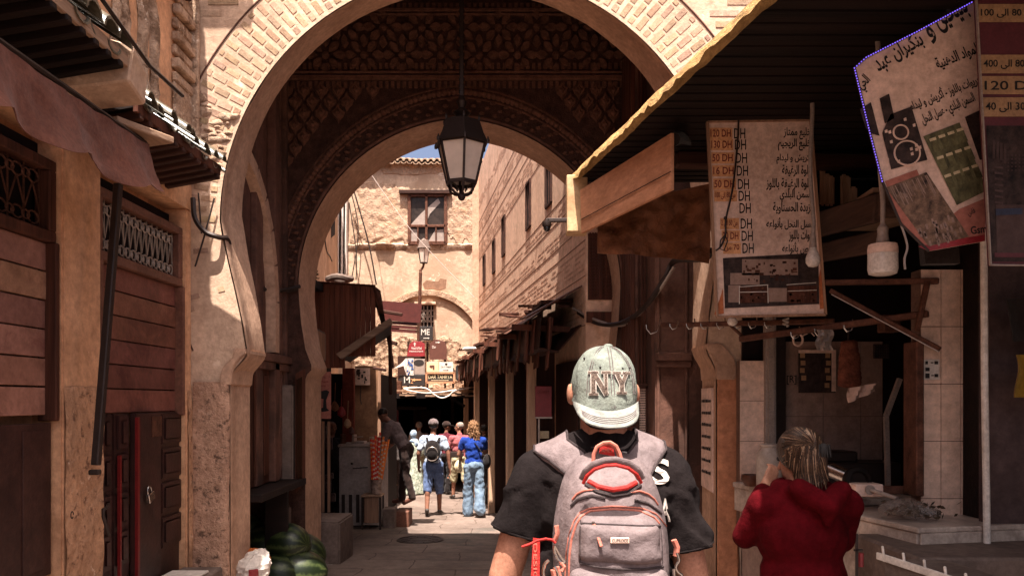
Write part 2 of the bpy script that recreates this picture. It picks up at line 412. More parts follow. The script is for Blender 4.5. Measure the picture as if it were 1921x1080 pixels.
def lettering(mb, s, box, at, bold=0.0, ar=False, keep=True):
    """fit the words into box (u0, u1, v0, v1) of a surface; at(u, v) gives the point in space"""
    vs, fs = glyphs(arabic(s) if ar else s, bold)
    if not vs: return
    x0, x1 = min(p[0] for p in vs), max(p[0] for p in vs); y0, y1 = min(p[1] for p in vs), max(p[1] for p in vs)
    u0, u1, v0, v1 = box
    su, sv = (u1 - u0) / max(x1 - x0, 1e-6), (v1 - v0) / max(y1 - y0, 1e-6)
    mb.add([at(u0 + (p[0] - x0) * su, v0 + (p[1] - y0) * sv) for p in vs], fs)
def plane_at(o, u, v, lift=0.003):
    o, u, v = Vector(o), Vector(u), Vector(v); n = u.cross(v).normalized() * lift
    return lambda a, b: o + u * a + v * b + n
# ------------------------------------------------------------------ ground
def pxat(Y, lift=0.004): return lambda u, v: P(u, -v, Y - lift)
def slab(mb, px0, px1, py0, py1, Y, t=0.02):           # an upright board facing down the street
    return mb.box(X(px0, Y), X(px1, Y), Y, Y + t, Z(py1, Y), Z(py0, Y))

g = MB(); rows = []
ys = [-12, -6, -3, 0, 2, 4] + [5 + i * .35 for i in range(75)] + [32, 36, 45, 60]
xs = [-40, -20, -10] + [-6 + i * .3 for i in range(41)] + [10, 20, 40]
for y in ys: rows.append([(x, y, G(y) + (nz((x, y, 0), 1.3) * .008 if abs(x) < 7 and 4 < y < 32 else 0)) for x in xs])
g.grid(rows)
gr = g.build('street_ground', M['ground'], origin=(0, 0, 0)); tag(gr, 'worn stone street paving sloping down the alley', None, None, 'structure')
mh = MB(); ym = 11.55; c = Vector((X(788, ym), ym, G(ym) + .012))
RSm = [(0.02, .006), (.12, .006), (.121, .002), (.16, .002), (.161, .006), (.27, .006), (.275, .001), (.3, .001), (.301, .007), (.33, .007), (.34, -.012)]
mh.lathe(RSm, c, 32)
for k in range(10):
    a = k * pi / 5; mh.bar(c + Vector((cos(a) * .17, sin(a) * .17, .006)), c + Vector((cos(a) * .265, sin(a) * .265, .006)), .02, .008)
tag(mh.build('manhole_cover', M['iron'], smooth=20), 'round dark iron manhole cover set in the shaded paving', 'manhole cover')

# ------------------------------------------------------------------ gateway
gate = thing('gateway', 'tall brick horseshoe archway with carved plaster vault spanning the street', 'archway', (-.34, 6.5, G(6.5)))
YF, YB = 6.5, 7.0
prof = [(430, 1200), (430, 722), (429, 712), (431, 704), (436, 697), (444, 687), (453, 677), (460, 668), (461, 656), (452, 600), (440, 545), (427, 490), (416, 440)]
prof += [(882 - 470 * cos(t), 415 - 470 * sin(t)) for t in [R(180 * k / 56) for k in range(57)]]
prof += [(1350, 440), (1345, 490), (1338, 545), (1331, 600), (1326, 645), (1327, 658), (1331, 668), (1337, 678), (1342, 690), (1345, 705), (1345, 1200)]
inn = [(X(a, YF), Z(b, YF)) for a, b in prof]
def flare(p):
    x, z = p; t = min(max((z - 2.1) / 1.0, 0), 1); k = 1.974 / 2.037
    bx, bz = -.392 + (x + .34) * k, 3.23 + (z - 3.07) * k
    return (lerp(x, bx, t), lerp(z, bz, t))
inb = [flare(p) for p in inn]
GT = 8.0
def ring(mb, A, B, y0, y1, x0, x1, zb, zt):
    outer = [(x0, zb), (x0, zt), (x1, zt), (x1, zb)]
    mb.add([(x, y0, z) for x, z in outer + A[::-1]], [list(range(len(A) + 4))])
    mb.add([(x, y1, z) for x, z in outer + B[::-1]], [list(range(len(A) + 4))[::-1]])
    mb.add([(x0, y0, zb), (x0, y1, zb), (x0, y1, zt), (x0, y0, zt), (x1, y0, zb), (x1, y1, zb), (x1, y1, zt), (x1, y0, zt)], [(0, 3, 2, 1), (4, 5, 6, 7), (3, 7, 6, 2)])
b = MB(); ring(b, inn, inb, YF, YB, -2.62, 3.6, -.6, GT)
b.build('front_wall', M['plaster'], gate, smooth=0)
b = MB(); n = len(inn)
skin_f = [(x, YF - .004, z) for x, z in inn]
off_b = [(x, YB + .004, z) for x, z in inb]
cxf, czf = -.34, 3.07
def shrink(p, k=.012):
    x, y, z = p; d = Vector((cxf - x, 0, (czf - z) if z > 3.0 else 0)); d = d.normalized() * k if d.length > .01 else d
    return (x + d.x, y, z + d.z)
lay = []
for t in [0, .14, .16, .5, .84, 1.0]:
    lay.append([shrink((lerp(p[0], q[0], t), lerp(p[1], q[1], t), lerp(p[2], q[2], t)), .012 if t < .15 else .003) for p, q in zip(skin_f, off_b)])
b.rings(lay, caps=False, closed=False)
b.warp(.006, 4, 3); b.build('arch_soffit', M['soffit'], gate, smooth=50)
# edge moulding of the arch and the scored line round the brick ring
b = MB()
for i in range(13, 69):
    pass
b.tube([(cxf + 2.485 * cos(R(a)), YF - .002, 3.07 + 2.485 * sin(R(a))) for a in range(205, 12, -3)], .008, 6)
b.build('scored_line', M['chamber'], gate)
# radial bricks
b = MB(); rr = random.Random(3)
a = -14.0; row = 0
while a < 205:
    t = R(a)
    r = 2.075 - (0.07 if row % 2 else 0.0)
    while r < 2.44:
        L = min(.118, 2.455 - r); r_in = max(r, 2.07); L -= r_in - r; r = r_in
        if L > .025 and not (a > 176 and rr.random() < .35 + (a - 176) * .02):
            col = rr.uniform(.72, 1.25); b.col = (col, col * rr.uniform(.93, 1.05), col * rr.uniform(.9, 1.05), 1)
            wd = .044 + rr.uniform(-.004, .004)
            p0 = Vector((cxf + r * cos(t), YF, czf + r * sin(t))); p1 = Vector((cxf + (r + L) * cos(t), YF, czf + (r + L) * sin(t)))
            if p0.x > -2.6: b.bar(p0, p1, wd, .005 + rr.uniform(0, .004), up=(0, 1, 0))
        r += L + .021
    a += 2.25; row += 1
# flat courses outside the ring
z = 4.0; row = 0
while z < 5.6:
    x = -2.58 + (.11 if row % 2 else 0)
    while x < 2.3:
        L = rr.uniform(.2, .26)
        far = min(sqrt((xx - cxf) ** 2 + (zz - czf) ** 2) for xx in (x, x + L) for zz in (z, z + .05))
        if far > 2.54 and z > (4.48 if x < 0 else 4.3) and rr.random() > .05:
            col = rr.uniform(.75, 1.2); b.col = (col, col * rr.uniform(.93, 1.05), col * rr.uniform(.9, 1.05), 1)
            b.box(x, x + L, YF - rr.uniform(.003, .006), YF + .01, z, z + .047)
        x += L + .045
    z += .092; row += 1
b.warp(.003, 9, 1)
b.build('brickwork', M['brick'], gate, smooth=0)
# crumbling patch at the springing and corbel scrolls
b = MB()
for k in range(70):
    x = rr.uniform(-2.6, -2.15); z = rr.uniform(3.42, 4.2) - (x + 2.6) * .6
    if sqrt((x - cxf) ** 2 + (z - czf) ** 2) < 2.09: continue
    s_ = rr.uniform(.015, .06); b.ball((x, YF, z), (s_ * 1.5, .012 + s_ * .2, s_ * .7), 7, 5)
b.warp(.02, 12, 5); b.build('loose_plaster', M['crumble'], gate)
def corbel(px_list, out):
    b = MB(); q = [(X(a, YF), Z(c_, YF)) for a, c_ in px_list]
    b.prism(q, YF - .03, YB + .01); b.build('corbel', M['soffit'], gate, smooth=40, bevel=.008, seg=2)
corbel([(463, 654), (463, 664), (452, 672), (443, 684), (437, 700), (435, 722), (415, 722), (415, 706), (418, 692), (426, 681), (438, 671), (440, 654)], 1)
corbel([(1323, 644), (1323, 652), (1333, 664), (1340, 678), (1342, 700), (1343, 712), (1378, 712), (1382, 690), (1374, 668), (1362, 655), (1352, 644)], -1)
# rounded and weathered front piers
b = MB()
def pier(x0, x1, zb, zt, seed, mt, nm, prj=.035):
    b = MB(); nzr = 46; g_ = []
    for i in range(nzr + 1):
        z = lerp(zb, zt, i / nzr); row = []
        for k, (u, d) in enumerate([(0, -.0), (.02, prj * .8), (.12, prj), (.3, prj), (.5, prj), (.7, prj), (.88, prj), (.97, prj * .8), (1, 0)]):
            row.append((lerp(x0, x1, u) + nz((u, z, seed), 3) * .012 * (1 if k > 4 else .3), YF - d - nz((u * 3, z, seed), 2.2) * .012 - nz((u * 9, z * 6, seed), 2.2) * .006, z))
        g_.append(row)
    b.grid(g_); b.build(nm, mt, gate, smooth=50)
pier(X(363, YF), X(431, YF), -.3, Z(716, YF), 2, M['pitted'], 'pier')
pier(X(1345, YF), X(1388, YF), -.3, Z(700, YF), 5, M['orangewood'] if False else mat('orange_plaster', (0.62, 0.28, 0.15), (0.5, 0.21, 0.11), sc=3, bump=.35, dark=(0.3, 0.13, 0.07), damt=.36), 'pier', .02)

# vault chamber
b = MB()
b.box(-3.2, -2.47, YB + .001, 8.6, .79, 7.2); b.box(-3.7, -3.2, 6.9, 8.7, -.6, 1.0); b.box(-3.7, -2.63, 6.9, 6.99, -.6, .79); b.box(-3.7, -2.61, 8.61, 8.7, -.6, .79)
b.box(-3.2, 3.2, YB + .001, 9.3, 7.2, GT)
b.box(1.33, 3.0, 7.42, 7.9, -.6, 7.2)
b.box(1.22, 3.0, 7.9, 8.6, -.6, 7.2)
b.box(2.3, 3.0, YB + .001, 7.42, -.6, 7.2)
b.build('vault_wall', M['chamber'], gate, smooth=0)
b = MB()                                               # mouldings on both sides of the vault
for y0, y1, pr in ((8.5, 8.58, .07), (8.38, 8.44, .05), (8.22, 8.28, .03), (8.05, 8.2, .09), (7.55, 7.75, .06)):
    b.box(-2.47, -2.47 + pr, y0, y1, .8, 5.6)
for x0, x1, pr in ((1.34, 1.37, .03), (1.6, 1.63, .03)): b.box(x0, x1, 7.42 - pr, 7.42, -.3, 3.4)
b.box(1.33, 1.66, 7.37, 7.42, 1.92, 1.98); b.box(1.33, 1.66, 7.35, 7.42, 1.98, 2.06); b.box(1.31, 1.7, 7.36, 7.42, 3.3, 3.42)
b.box(-2.47, -2.36, 7.55, 8.6, 2.0, 2.08); b.box(-2.47, -2.38, 7.55, 8.6, 1.92, 2.0)
build_each(b, 'vault_moulding', M['chamber'], gate, smooth=0, bevel=.008)
b = MB()                                               # vertical boards on the right flank
for k in range(9):
    y = 7.92 + k * .075; b.box(1.22 - (.02 if k % 2 else .045), 1.22, y, y + .06, .4, 5.2)
for k in range(4):
    x = 1.24 + k * .03; b.box(x, x + .02, 7.9 - (.03 if k % 2 else .015), 7.9, .4, 5.2)
build_each(b, 'board_panelling', M['wood'], gate, smooth=0, bevel=.004)
b = MB()                                               # side arch rib on the left flank
pts = [(8.02, 2.1), (8.02, 2.6), (7.96, 2.95), (7.84, 3.25), (7.66, 3.5), (7.42, 3.68), (7.12, 3.8), (7.02, 3.82)]
for (y0, z0), (y1, z1) in zip(pts, pts[1:]):
    d = Vector((0, y1 - y0, z1 - z0)).normalized(); nn = Vector((0, -d.z, d.y)) * .13
    A = [Vector((x, y, z)) for x, y, z in ((-2.47, y0, z0), (-2.36, y0, z0))]
    q = [Vector((-2.47, y0, z0)), Vector((-2.37, y0, z0)), Vector((-2.37, y0, z0)) - nn, Vector((-2.47, y0, z0)) - nn]
    q2 = [p + Vector((0, y1 - y0, z1 - z0)) for p in q]
    b.loft(q, q2)
b.build('side_arch', M['soffit'], gate, smooth=0)

# inner carved wall with its pointed horseshoe opening
YI, YJ = 8.6, 9.3
pin = [(572, 1200), (572, 712), (575, 702), (583, 694), (583, 684), (572, 655), (564, 605), (560, 560)]
e_ = 15; Rr = 318
tl = math.acos(e_ / Rr)
pin += [(877 - Rr * cos(t), 540 - Rr * sin(t)) for t in [tl * k / 26 for k in range(27)]]
pin += [(847 + Rr * cos(t), 540 - Rr * sin(t)) for t in [tl * k / 26 for k in range(25, -1, -1)]]
pin += [(1164, 560), (1161, 605), (1156, 650), (1148, 684), (1148, 694), (1155, 705), (1157, 1200)]
iw = [(X(a, YI), Z(c_, YI)) for a, c_ in pin]
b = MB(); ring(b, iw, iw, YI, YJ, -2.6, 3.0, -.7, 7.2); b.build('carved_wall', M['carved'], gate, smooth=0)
b = MB(); sf = [[(x + (.006 if x < -.56 else -.006), lerp(YI - .004, YJ + .004, t), z - (.006 if z > 3 else 0)) for x, z in iw] for t in (0, .5, 1)]
b.rings(sf, caps=False, closed=False); b.build('inner_soffit', M['soffit'], gate, smooth=50)
# rope moulding
def inner_arc(extra, t0=0.0):
    out = []
    for k in range(61):
        t = tl * k / 60; out.append((877 - (Rr + extra) * cos(t), 540 - (Rr + extra * (1 + .25 * k / 60)) * sin(t)))
    for k in range(59, -1, -1):
        t = tl * k / 60; out.append((847 + (Rr + extra) * cos(t), 540 - (Rr + extra * (1 + .25 * k / 60)) * sin(t)))
    return [P(a, c_, YI) for a, c_ in out]
b = MB(); pr_ = inner_arc(40); pr_ = [P(520 + 0, 560, YI)] * 0 + pr_
for i, p in enumerate(pr_):
    b.ball(p + Vector((0, -.01, 0)), (.036, .04, .036), 8, 6)
b.tube([p + Vector((0, .005, 0)) for p in inner_arc(48)], .018, 6); b.tube([p + Vector((0, .005, 0)) for p in inner_arc(32)], .014, 6)
b.build('rope_moulding', M['carved_hi'], gate)
b = MB(); b.tube([p for p in inner_arc(4)], .02, 6); b.build('arch_edge', M['chamber'], gate)
# frame lines
b = MB()
for py, h in ((148, .05), (138, .025), (22, .04), (30, .02)):
    z = Z(py, YI); b.box(X(532, YI), X(1178, YI), YI - .05, YI, z - h / 2, z + h / 2)
for px, h in ((528, .05), (518, .025), (1175, .05), (1184, .025)):
    x = X(px, YI); b.box(x - h / 2, x + h / 2, YI - .05, YI, .9, Z(148, YI))
b.build('frame_moulding', M['carved_hi'], gate, smooth=0, bevel=.006)
# lozenge network on the spandrels and star band above
lim = [(p.x, p.z) for p in inner_arc(62)]
def above(x, z):
    if x < lim[0][0] or x > lim[-1][0]: return True
    for (a0, b0), (a1, b1) in zip(lim, lim[1:]):
        if a0 <= x <= a1 or a1 <= x <= a0: return z > max(b0, b1)
    return True
b = MB(); pw, ph = .185, .2
for j in range(24):
    for i in range(24):
        x = X(538, YI) + (i + (.5 if j % 2 else 0)) * pw; z = Z(172, YI) - j * ph * .62
        if x > X(1162, YI) or not above(x, z - .1) or not above(x - .06, z - .05) or not above(x + .06, z - .05): continue
        out = [(0, .13), (.03, .07), (.075, .035), (.06, -.02), (.028, -.05), (0, -.095), (-.028, -.05), (-.06, -.02), (-.075, .035), (-.03, .07)]
        b.loft([(x + p * 1.0, YI, z + q) for p, q in out], [(x + p * .78, YI - .035, z + q * .78) for p, q in out])
        inn_ = [(p * .55, q * .5) for p, q in out]
        b.loft([(x + p, YI - .03, z + q) for p, q in inn_], [(x + p * .4, YI - .055, z + q * .4) for p, q in inn_])
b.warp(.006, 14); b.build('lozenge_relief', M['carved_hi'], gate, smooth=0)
b = MB()
for j in range(2):
    for i in range(10):
        cx_, cz_ = X(575 + i * 72 + (36 if j else 0), YI), Z(52 + j * 52, YI)
        for k in range(8):
            a = k * pi / 4; L = .15 if k % 2 == 0 else .12
            c0 = Vector((cx_ + cos(a) * L, YI, cz_ + sin(a) * L)); u = Vector((cos(a), 0, sin(a))); v_ = Vector((-sin(a), 0, cos(a)))
            o8 = [(-.07, 0), (-.03, .035), (.02, .045), (.06, .02), (.075, 0), (.06, -.02), (.02, -.045), (-.03, -.035)]
            b.loft([c0 + u * p + v_ * q for p, q in o8], [c0 + u * p * .8 + v_ * q * .75 + Vector((0, -.045, 0)) for p, q in o8])
        b.ball((cx_, YI, cz_), (.045, .03, .045), 8, 4)
b.warp(.008, 11); b.build('star_frieze', M['carved_hi'], gate, smooth=0)
b = MB()                                               # small beading rows
for py in (14, 126, 160):
    for i in range(58):
        x = X(536 + i * 11, YI); b.box(x, x + .035, YI - .025, YI, Z(py, YI) - .035, Z(py, YI) + .035)
b.build('beading', M['carved_hi'], gate, smooth=0)
b = MB()                                               # arabesque between rope and opening
for k in range(3):
    arc = inner_arc(10 + k * 9)
    for i in range(2 + k, len(arc) - 2, 3):
        p = arc[i]; a = i * 1.9 + k
        b.loft([p + Vector((cos(a + t) * .035, 0, sin(a + t) * .02 + .01)) for t in [2 * pi * q / 6 for q in range(6)]], [p + Vector((cos(a + t) * .02, -.03, sin(a + t) * .012 + .01)) for t in [2 * pi * q / 6 for q in range(6)]])
b.build('arabesque_band', M['carved_hi'], gate, smooth=0)
# wood panels, cupboard low on the left flank
b = MB()
for y0, y1 in ((7.04, 7.42), (7.46, 7.72), (7.76, 8.0)):
    b.box(-2.47, -2.43, y0, y1, .8, 1.95)
    b.box(-2.43, -2.415, y0 + .05, y1 - .05, .88, 1.86)
b.build('timber_panel', M['wood'], gate, smooth=0, bevel=.006)
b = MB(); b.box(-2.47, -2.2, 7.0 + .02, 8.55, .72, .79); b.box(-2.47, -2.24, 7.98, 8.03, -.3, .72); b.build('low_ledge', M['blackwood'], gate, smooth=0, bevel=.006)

# ------------------------------------------------------------------ left shop building
XL = -2.6
def YL(px): return -XL * F / (CX - px)
M['pittedochre'] = mat('pitted_ochre_plaster', (0.7, 0.41, 0.25), (0.52, 0.29, 0.17), sc=3, bump=1.0, bsc=22, bdist=.03, dark=(.2, .1, .06), damt=.36, dsc=14, chips=(.78, .55, .4), chipsc=4, chipamt=.62)
M['frameplain'] = mat('brown_frame_paint', (.2, .09, .06), (.13, .055, .037), sc=5, rough=.6, bump=.3, chips=(.34, .2, .15), chipsc=8, chipamt=.72)
M['shutterpale'] = mat('faded_shutter_paint', (0.32, 0.165, 0.115), (0.235, 0.118, 0.08), sc=3, rough=.6, bump=.2, bsc=40, tint=True, dark=(.14, .055, .038), damt=.36, dsc=2, chips=(.45, .28, .21), chipsc=7, chipamt=.74)
lb = thing('shop_building', 'ochre plaster shop front with closed board shutters and a red brown door', 'building', (XL, 4.5, G(4.5)))
b = MB()
b.box(-3.4, XL, -1.0, 6.49, 3.15, 6.0)                 # upper wall
b.box(-3.4, -2.78, -1.0, 6.49, -.4, 3.15)              # recess behind the shutters
b.build('wall', M['leftwall'], lb, smooth=0)
b = MB(); rr = random.Random(5)                        # raised rough ribs, made up to stand in for sun stripes
for y in [3.0, 3.35, 3.75, 4.05, 4.62, 4.9, 5.22, 5.36, 5.62, 5.78]:
    z0, z1 = 3.4, 6.6; g_ = []; wd = rr.uniform(.045, .08)
    for i in range(60):
        z = lerp(z0, z1, i / 59); o = nz((y, z, 0), 3) * .05; row = []
        for k in range(7):
            u = k / 6 - .5
            row.append((XL + max(0, .035 * cos(u * pi) + nz((u * 4, z * 9, y), 1.6) * .03 + .004), y + u * wd * 2 + o, z))
        g_.append(row)
    b.grid(g_)
b.build('sun_stripe_rib', M['crumble'], lb, smooth=60)
b = MB()
for y0, y1 in ((YL(118), YL(190)), (YL(350), 6.48), (2.2, 2.6)):
    b = MB(); b.box(-2.9, XL, y0, y1, -.4, 3.15); b.warp(.006, 3, 2)
    b.build('pilaster', M['leftwall'], lb, smooth=0, bevel=.012, seg=2)
    b = MB(); g_ = [[(XL + .004 + max(0, .012 + nz((y_ * 3, z_ * 3, y0), 2.5) * .012) * (1 if z_ < 1.5 else max(0, 1.7 - z_) / .2), y_, z_) for y_ in [lerp(y0 + .003, y1 - .003, k / 12) for k in range(13)]] for z_ in [-.3 + k * .05 for k in range(41)]]; b.grid(g_); b.build('eroded_plaster', M['pittedochre'], lb, smooth=60)
for (y0, y1) in ((2.6, YL(116)), (YL(192), YL(350))):
    b = MB()
    for k in range(6):
        z = 1.53 + k * .165; c_ = rr.uniform(.78, 1.25); b.col = (c_, c_ * rr.uniform(.93, 1.08), c_ * rr.uniform(.93, 1.08), 1); b.box(-2.7, -2.672 + rr.uniform(-.004, .004), y0, y1, z + .004 + rr.uniform(0, .003), z + .161)
    b.build('shutter', M['shutter'] if y0 > 3 else M['shutterpale'], lb, smooth=0, bevel=.003)
    b = MB()
    for z0, z1 in ((2.52, 2.585), (2.93, 2.99)): b.box(-2.72, -2.63, y0, y1, z0, z1)
    for y in (y0, y1 - .07): b.box(-2.72, -2.63, y, y + .07, 2.585, 2.93)
    b.box(-2.72, -2.61, y1 - .04, y1, 1.5, 2.52); b.box(-2.72, -2.61, y0, y0 + .04, 1.5, 2.52)
    fr = b.build('transom_frame', M['wood'] if y0 < 3 else M['frameplain'], lb, smooth=0, bevel=.006)
    b = MB(); nb = 13
    for k in range(nb + 1):
        y = lerp(y0 + .09, y1 - .09, k / nb); b.bar((-2.68, y, 2.57), (-2.68, y, 2.95), .008, .008)
        if k < nb:
            yn = lerp(y0 + .09, y1 - .09, (k + 1) / nb); ym_ = (y + yn) / 2
            b.bar((-2.675, y, 2.68), (-2.675, ym_, 2.84), .007, .007); b.bar((-2.675, yn, 2.68), (-2.675, ym_, 2.84), .007, .007)
            for zc in (2.64, 2.87):
                b.tube([(-2.672, ym_ + cos(a) * (yn - y) * .36, zc + sin(a) * .035) for a in [2 * pi * q / 10 for q in range(11)]], .006, 5)
                b.tube([(-2.668, y + cos(a) * (yn - y) * .25, zc + sin(a) * .025) for a in [2 * pi * q / 8 for q in range(9)]], .005, 5)
    b.build('transom_grille', M['grille'] if y0 > 3 else M['rust'], lb)
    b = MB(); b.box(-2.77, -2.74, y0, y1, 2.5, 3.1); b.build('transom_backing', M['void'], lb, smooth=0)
b = MB(); b.box(-2.68, -2.655, 2.6, YL(114), .62, 1.49); b.box(-2.655, -2.648, YL(60), YL(100), .66, 1.45)
b.build('sheet_door', M['shutterdark'], lb, smooth=0, bevel=.004)
# panelled leaves
def leaf(y0, y1, x, plain):
    b = MB(); b.box(x - .04, x, y0, y1, -.2, 1.53)
    z = .5
    if not plain:
        while z < 1.45:
            b.box(x, x + .018, y0 + .035, y1 - .035, z, z + .23)
            b.box(x + .018, x + .03, y0 + .07, y1 - .07, z + .035, z + .195); z += .262
    d_ = b.build('door', M['reddoor'], lb, smooth=0, bevel=.006, seg=2)
    return d_
yl = [YL(200), YL(230), YL(262), YL(310), YL(354)]
leaf(yl[0], yl[1] - .01, -2.665, False); leaf(yl[1], yl[2] - .03, -2.66, False); d3 = leaf(yl[2], yl[3], -2.63, True); leaf(yl[3] + .01, yl[4], -2.66, False)
b = MB(); b.bar((-2.622, yl[2] + .015, 0), (-2.622, yl[2] + .015, 1.5), .03, .02, (1, 0, 0)); b.bar((-2.63, yl[1] + .02, .3), (-2.63, yl[1] + .02, 1.25), .02, .02, (1, 0, 0)); b.bar((-2.65, yl[0] + .01, .9), (-2.65, yl[0] + .01, 1.5), .02, .02, (1, 0, 0)); b.bar((-2.61, YL(357), 1.0), (-2.61, YL(357), 1.32), .015, .02, (1, 0, 0))
build_each(b, 'door_edge', M['redtrim'], d3)
b = MB(); b.box(-2.63, -2.625, YL(292), yl[3], 1.35, 1.5); b.build('kick_plate', M['rust'], d3)
pl = MB(); yp = YL(283); zp = Z(930, yp); pl.box(-2.62, -2.59, yp - .045, yp + .045, zp - .04, zp + .025)
pl.tube([(-2.605, yp + cos(a) * .03, zp + .025 + sin(a) * .05) for a in [pi * q / 8 for q in range(9)]], .008, 6)
pl.xf(Matrix.Translation((-2.6, yp, zp)) @ Matrix.Rotation(R(18), 4, 'X') @ Matrix.Translation((2.6, -yp, -zp)))
tag(pl.build('padlock', M['steel'], bevel=.004), 'steel padlock hanging on the panelled red brown door', 'padlock')
b = MB(); yh = YL(178); b.tube([(-2.59, YL(200), Z(945, YL(200))), (-2.5, YL(172), Z(950, YL(172))), (-2.5, YL(163), Z(955, YL(163))), (-2.5, YL(163), Z(968, YL(163))), (-2.5, YL(174), Z(1004, YL(174)))], .011, 8)
b.build('hook', M['iron'], lb)
b = MB()
for px, py in ((132, 810), (131, 965)): 
    y = YL(px); b.tube([(-2.59, y + cos(a) * .014, Z(py, y) + sin(a) * .02) for a in [2 * pi * q / 9 for q in range(9)]], .006, 5)
build_each(b, 'latch_ring', M['iron'], lb)
# stepped brick corbel and beam end at the corner with the arch
b = MB()
for k in range(7):
    b.box(-2.6, -2.535 if k % 2 else -2.56, 6.1, 6.44, 4.05 + k * .105, 4.05 + k * .105 + .075)
b.box(-2.6, -2.57, 6.1, 6.44, 3.6, 4.05); b.box(-2.6, -2.52, 6.42, 6.47, 3.4, 4.9)
b.warp(.012, 6, 3); b.build('stepped_corbel', M['crumble'], lb, smooth=0, bevel=.01)
b = MB(); b.box(-2.62, -2.5, 5.9, 6.3, 4.75, 5.0); b.warp(.01, 4); b.box(-2.62, -2.14, 6.0, 6.44, 6.0, 6.12); b.build('beam_end_shade_slab', M['woodx'], lb, smooth=0, bevel=.02, seg=2)  # beam end, plus an unseen slab overhead added to shade the arch corner

# tiled eaves along the left wall
def eave(y0, y1, xe, ze, zw, nt_, lab, mt, shag):
    t = thing('tiled_eave', lab, 'eave', (XL, (y0 + y1) / 2, ze), 'tiled eaves over the shuttered shop')
    b = MB(); g_ = []
    b.loft([(XL, y0, zw), (xe, y0, ze), (xe, y0, ze + .05), (XL, y0, zw + .06)], [(XL, y1, zw), (xe, y1, ze), (xe, y1, ze + .05), (XL, y1, zw + .06)])
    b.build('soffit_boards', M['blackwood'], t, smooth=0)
    b = MB(); k = 0; y = y0 + .05
    while y < y1:
        b.bar((XL, y, zw - .035), (xe + .03, y, ze - .03), .05, .06); y += .125
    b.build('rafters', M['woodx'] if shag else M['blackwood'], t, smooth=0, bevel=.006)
    b = MB()
    for i in range(nt_):
        y = lerp(y0, y1, (i + .5) / nt_); r = (y1 - y0) / nt_ * .5
        rr_ = r * rr.uniform(.85, 1.05); dz = rr.uniform(-.012, .012); dx = rr.uniform(-.02, .03)
        for rowx in range(2):
            s0 = Vector((xe + .06 + dx - rowx * .22, y, ze + .06 + dz + rowx * .13)); s1 = s0 + Vector((-.26, 0, .17))
            ring_o, ring_i = [], []
            A, B = [], []
            for q in range(9):
                a = pi * q / 8
                A.append((cos(a) * rr_, sin(a) * rr_ * .95)); 
            for q in range(8, -1, -1):
                a = pi * q / 8; A.append((cos(a) * rr_ * .78, sin(a) * rr_ * .74))
            b.loft([s0 + Vector((0, p, q)) for p, q in A], [s1 + Vector((0, p, q)) for p, q in A])
            # channel tile below
            s2 = s0 + Vector((-.03, r, -.03)); s3 = s1 + Vector((-.03, r, -.03)); B = []
            for q in range(7):
                a = pi * q / 6; B.append((cos(a) * r * .85, -sin(a) * r * .6))
            for q in range(6, -1, -1):
                a = pi * q / 6; B.append((cos(a) * r * .7, -sin(a) * r * .45))
            b.loft([s2 + Vector((0, p, q)) for p, q in B], [s3 + Vector((0, p, q)) for p, q in B])
    b.warp(.006, 8, 2); b.build('roof_tiles', mt, t, smooth=50)
    b = MB(); b.loft([(xe + .0, y0, ze - .03), (xe + .03, y0, ze - .03), (xe + .03, y0, ze + .04), (xe, y0, ze + .04)], [(xe, y1, ze - .03), (xe + .03, y1, ze - .03), (xe + .03, y1, ze + .04), (xe, y1, ze + .04)])
    b.build('fascia', M['palewood'] if not shag else M['wood'], t, smooth=0, bevel=.005)
    return t
eave(4.7, 6.04, -2.23, 3.34, 3.27, 12, 'lower tiled eave with dark rafters ending against the arch pier', M['tile'], True)
e1 = eave(1.6, 4.36, -2.12, 3.46, 3.38, 17, 'long black glazed tile eave jutting out above the awning cloth', M['tile'], False)
b = MB(); b.loft([(XL, 4.37, 3.3), (-2.1, 4.37, 3.36), (-2.06, 4.37, 3.56), (XL, 4.37, 3.7)], [(XL, 4.62, 3.26), (-2.12, 4.62, 3.33), (-2.1, 4.62, 3.5), (XL, 4.62, 3.62)])
b.warp(.02, 5); b.build('broken_end', M['plaster'], e1, smooth=0, bevel=.01)
b = MB(); b.bar((-2.35, 4.55, 3.2), (-2.2, 4.95, 3.21), .28, .04); b.build('loose_board', M['palewood'], e1, smooth=0, bevel=.006)
b = MB(); b.tube([(-2.02, 1.6, 3.63), (-2.0, 3.0, 3.63), (-2.02, 3.9, 3.6), (-2.04, 4.5, 3.5), (-2.06, 5.0, 3.52)], .012, 6)
tag(b.build('wire', M['iron']), 'thin black wire running along the top of the long eave', 'wire')

# awning cloth with a wavy lower edge
b = MB(); g_ = []; NA = 90
for j in range(9):
    v = j / 8; row = []
    for i in range(NA + 1):
        u = i / NA; y = lerp(1.5, 4.80, u)
        sc_ = abs(sin((y - 1.5) * pi / .62)) ** .7
        zt = 3.15 - .02 * sin(y * 2); zb = 2.79 + .07 * (1 - sc_)
        if u > .93: zb += (u - .93) * 1.0
        x = -2.18 + .07 * v * v + .05 * v * sin(y * pi / .31) * .5 + .02 * nz((y, v, 0), 5) + .012 * nz((y, v * 2, 0), 13) + (.05 * v * max(0, (u - .9) / .1))
        row.append((x, y, lerp(zt, zb, v)))
    g_.append(row)
b.grid(g_, .006, (-1, 0, 0)); 
aw = b.build('awning_cloth', M['awning'], smooth=60)
tag(aw, 'faded grey brown awning cloth with scalloped lower edge above the shutters', 'awning')
b = MB(); b.tube([(-2.2, 1.5, 3.16), (-2.2, 4.8, 3.16)], .014, 6); b.build('rail', M['iron'], aw)
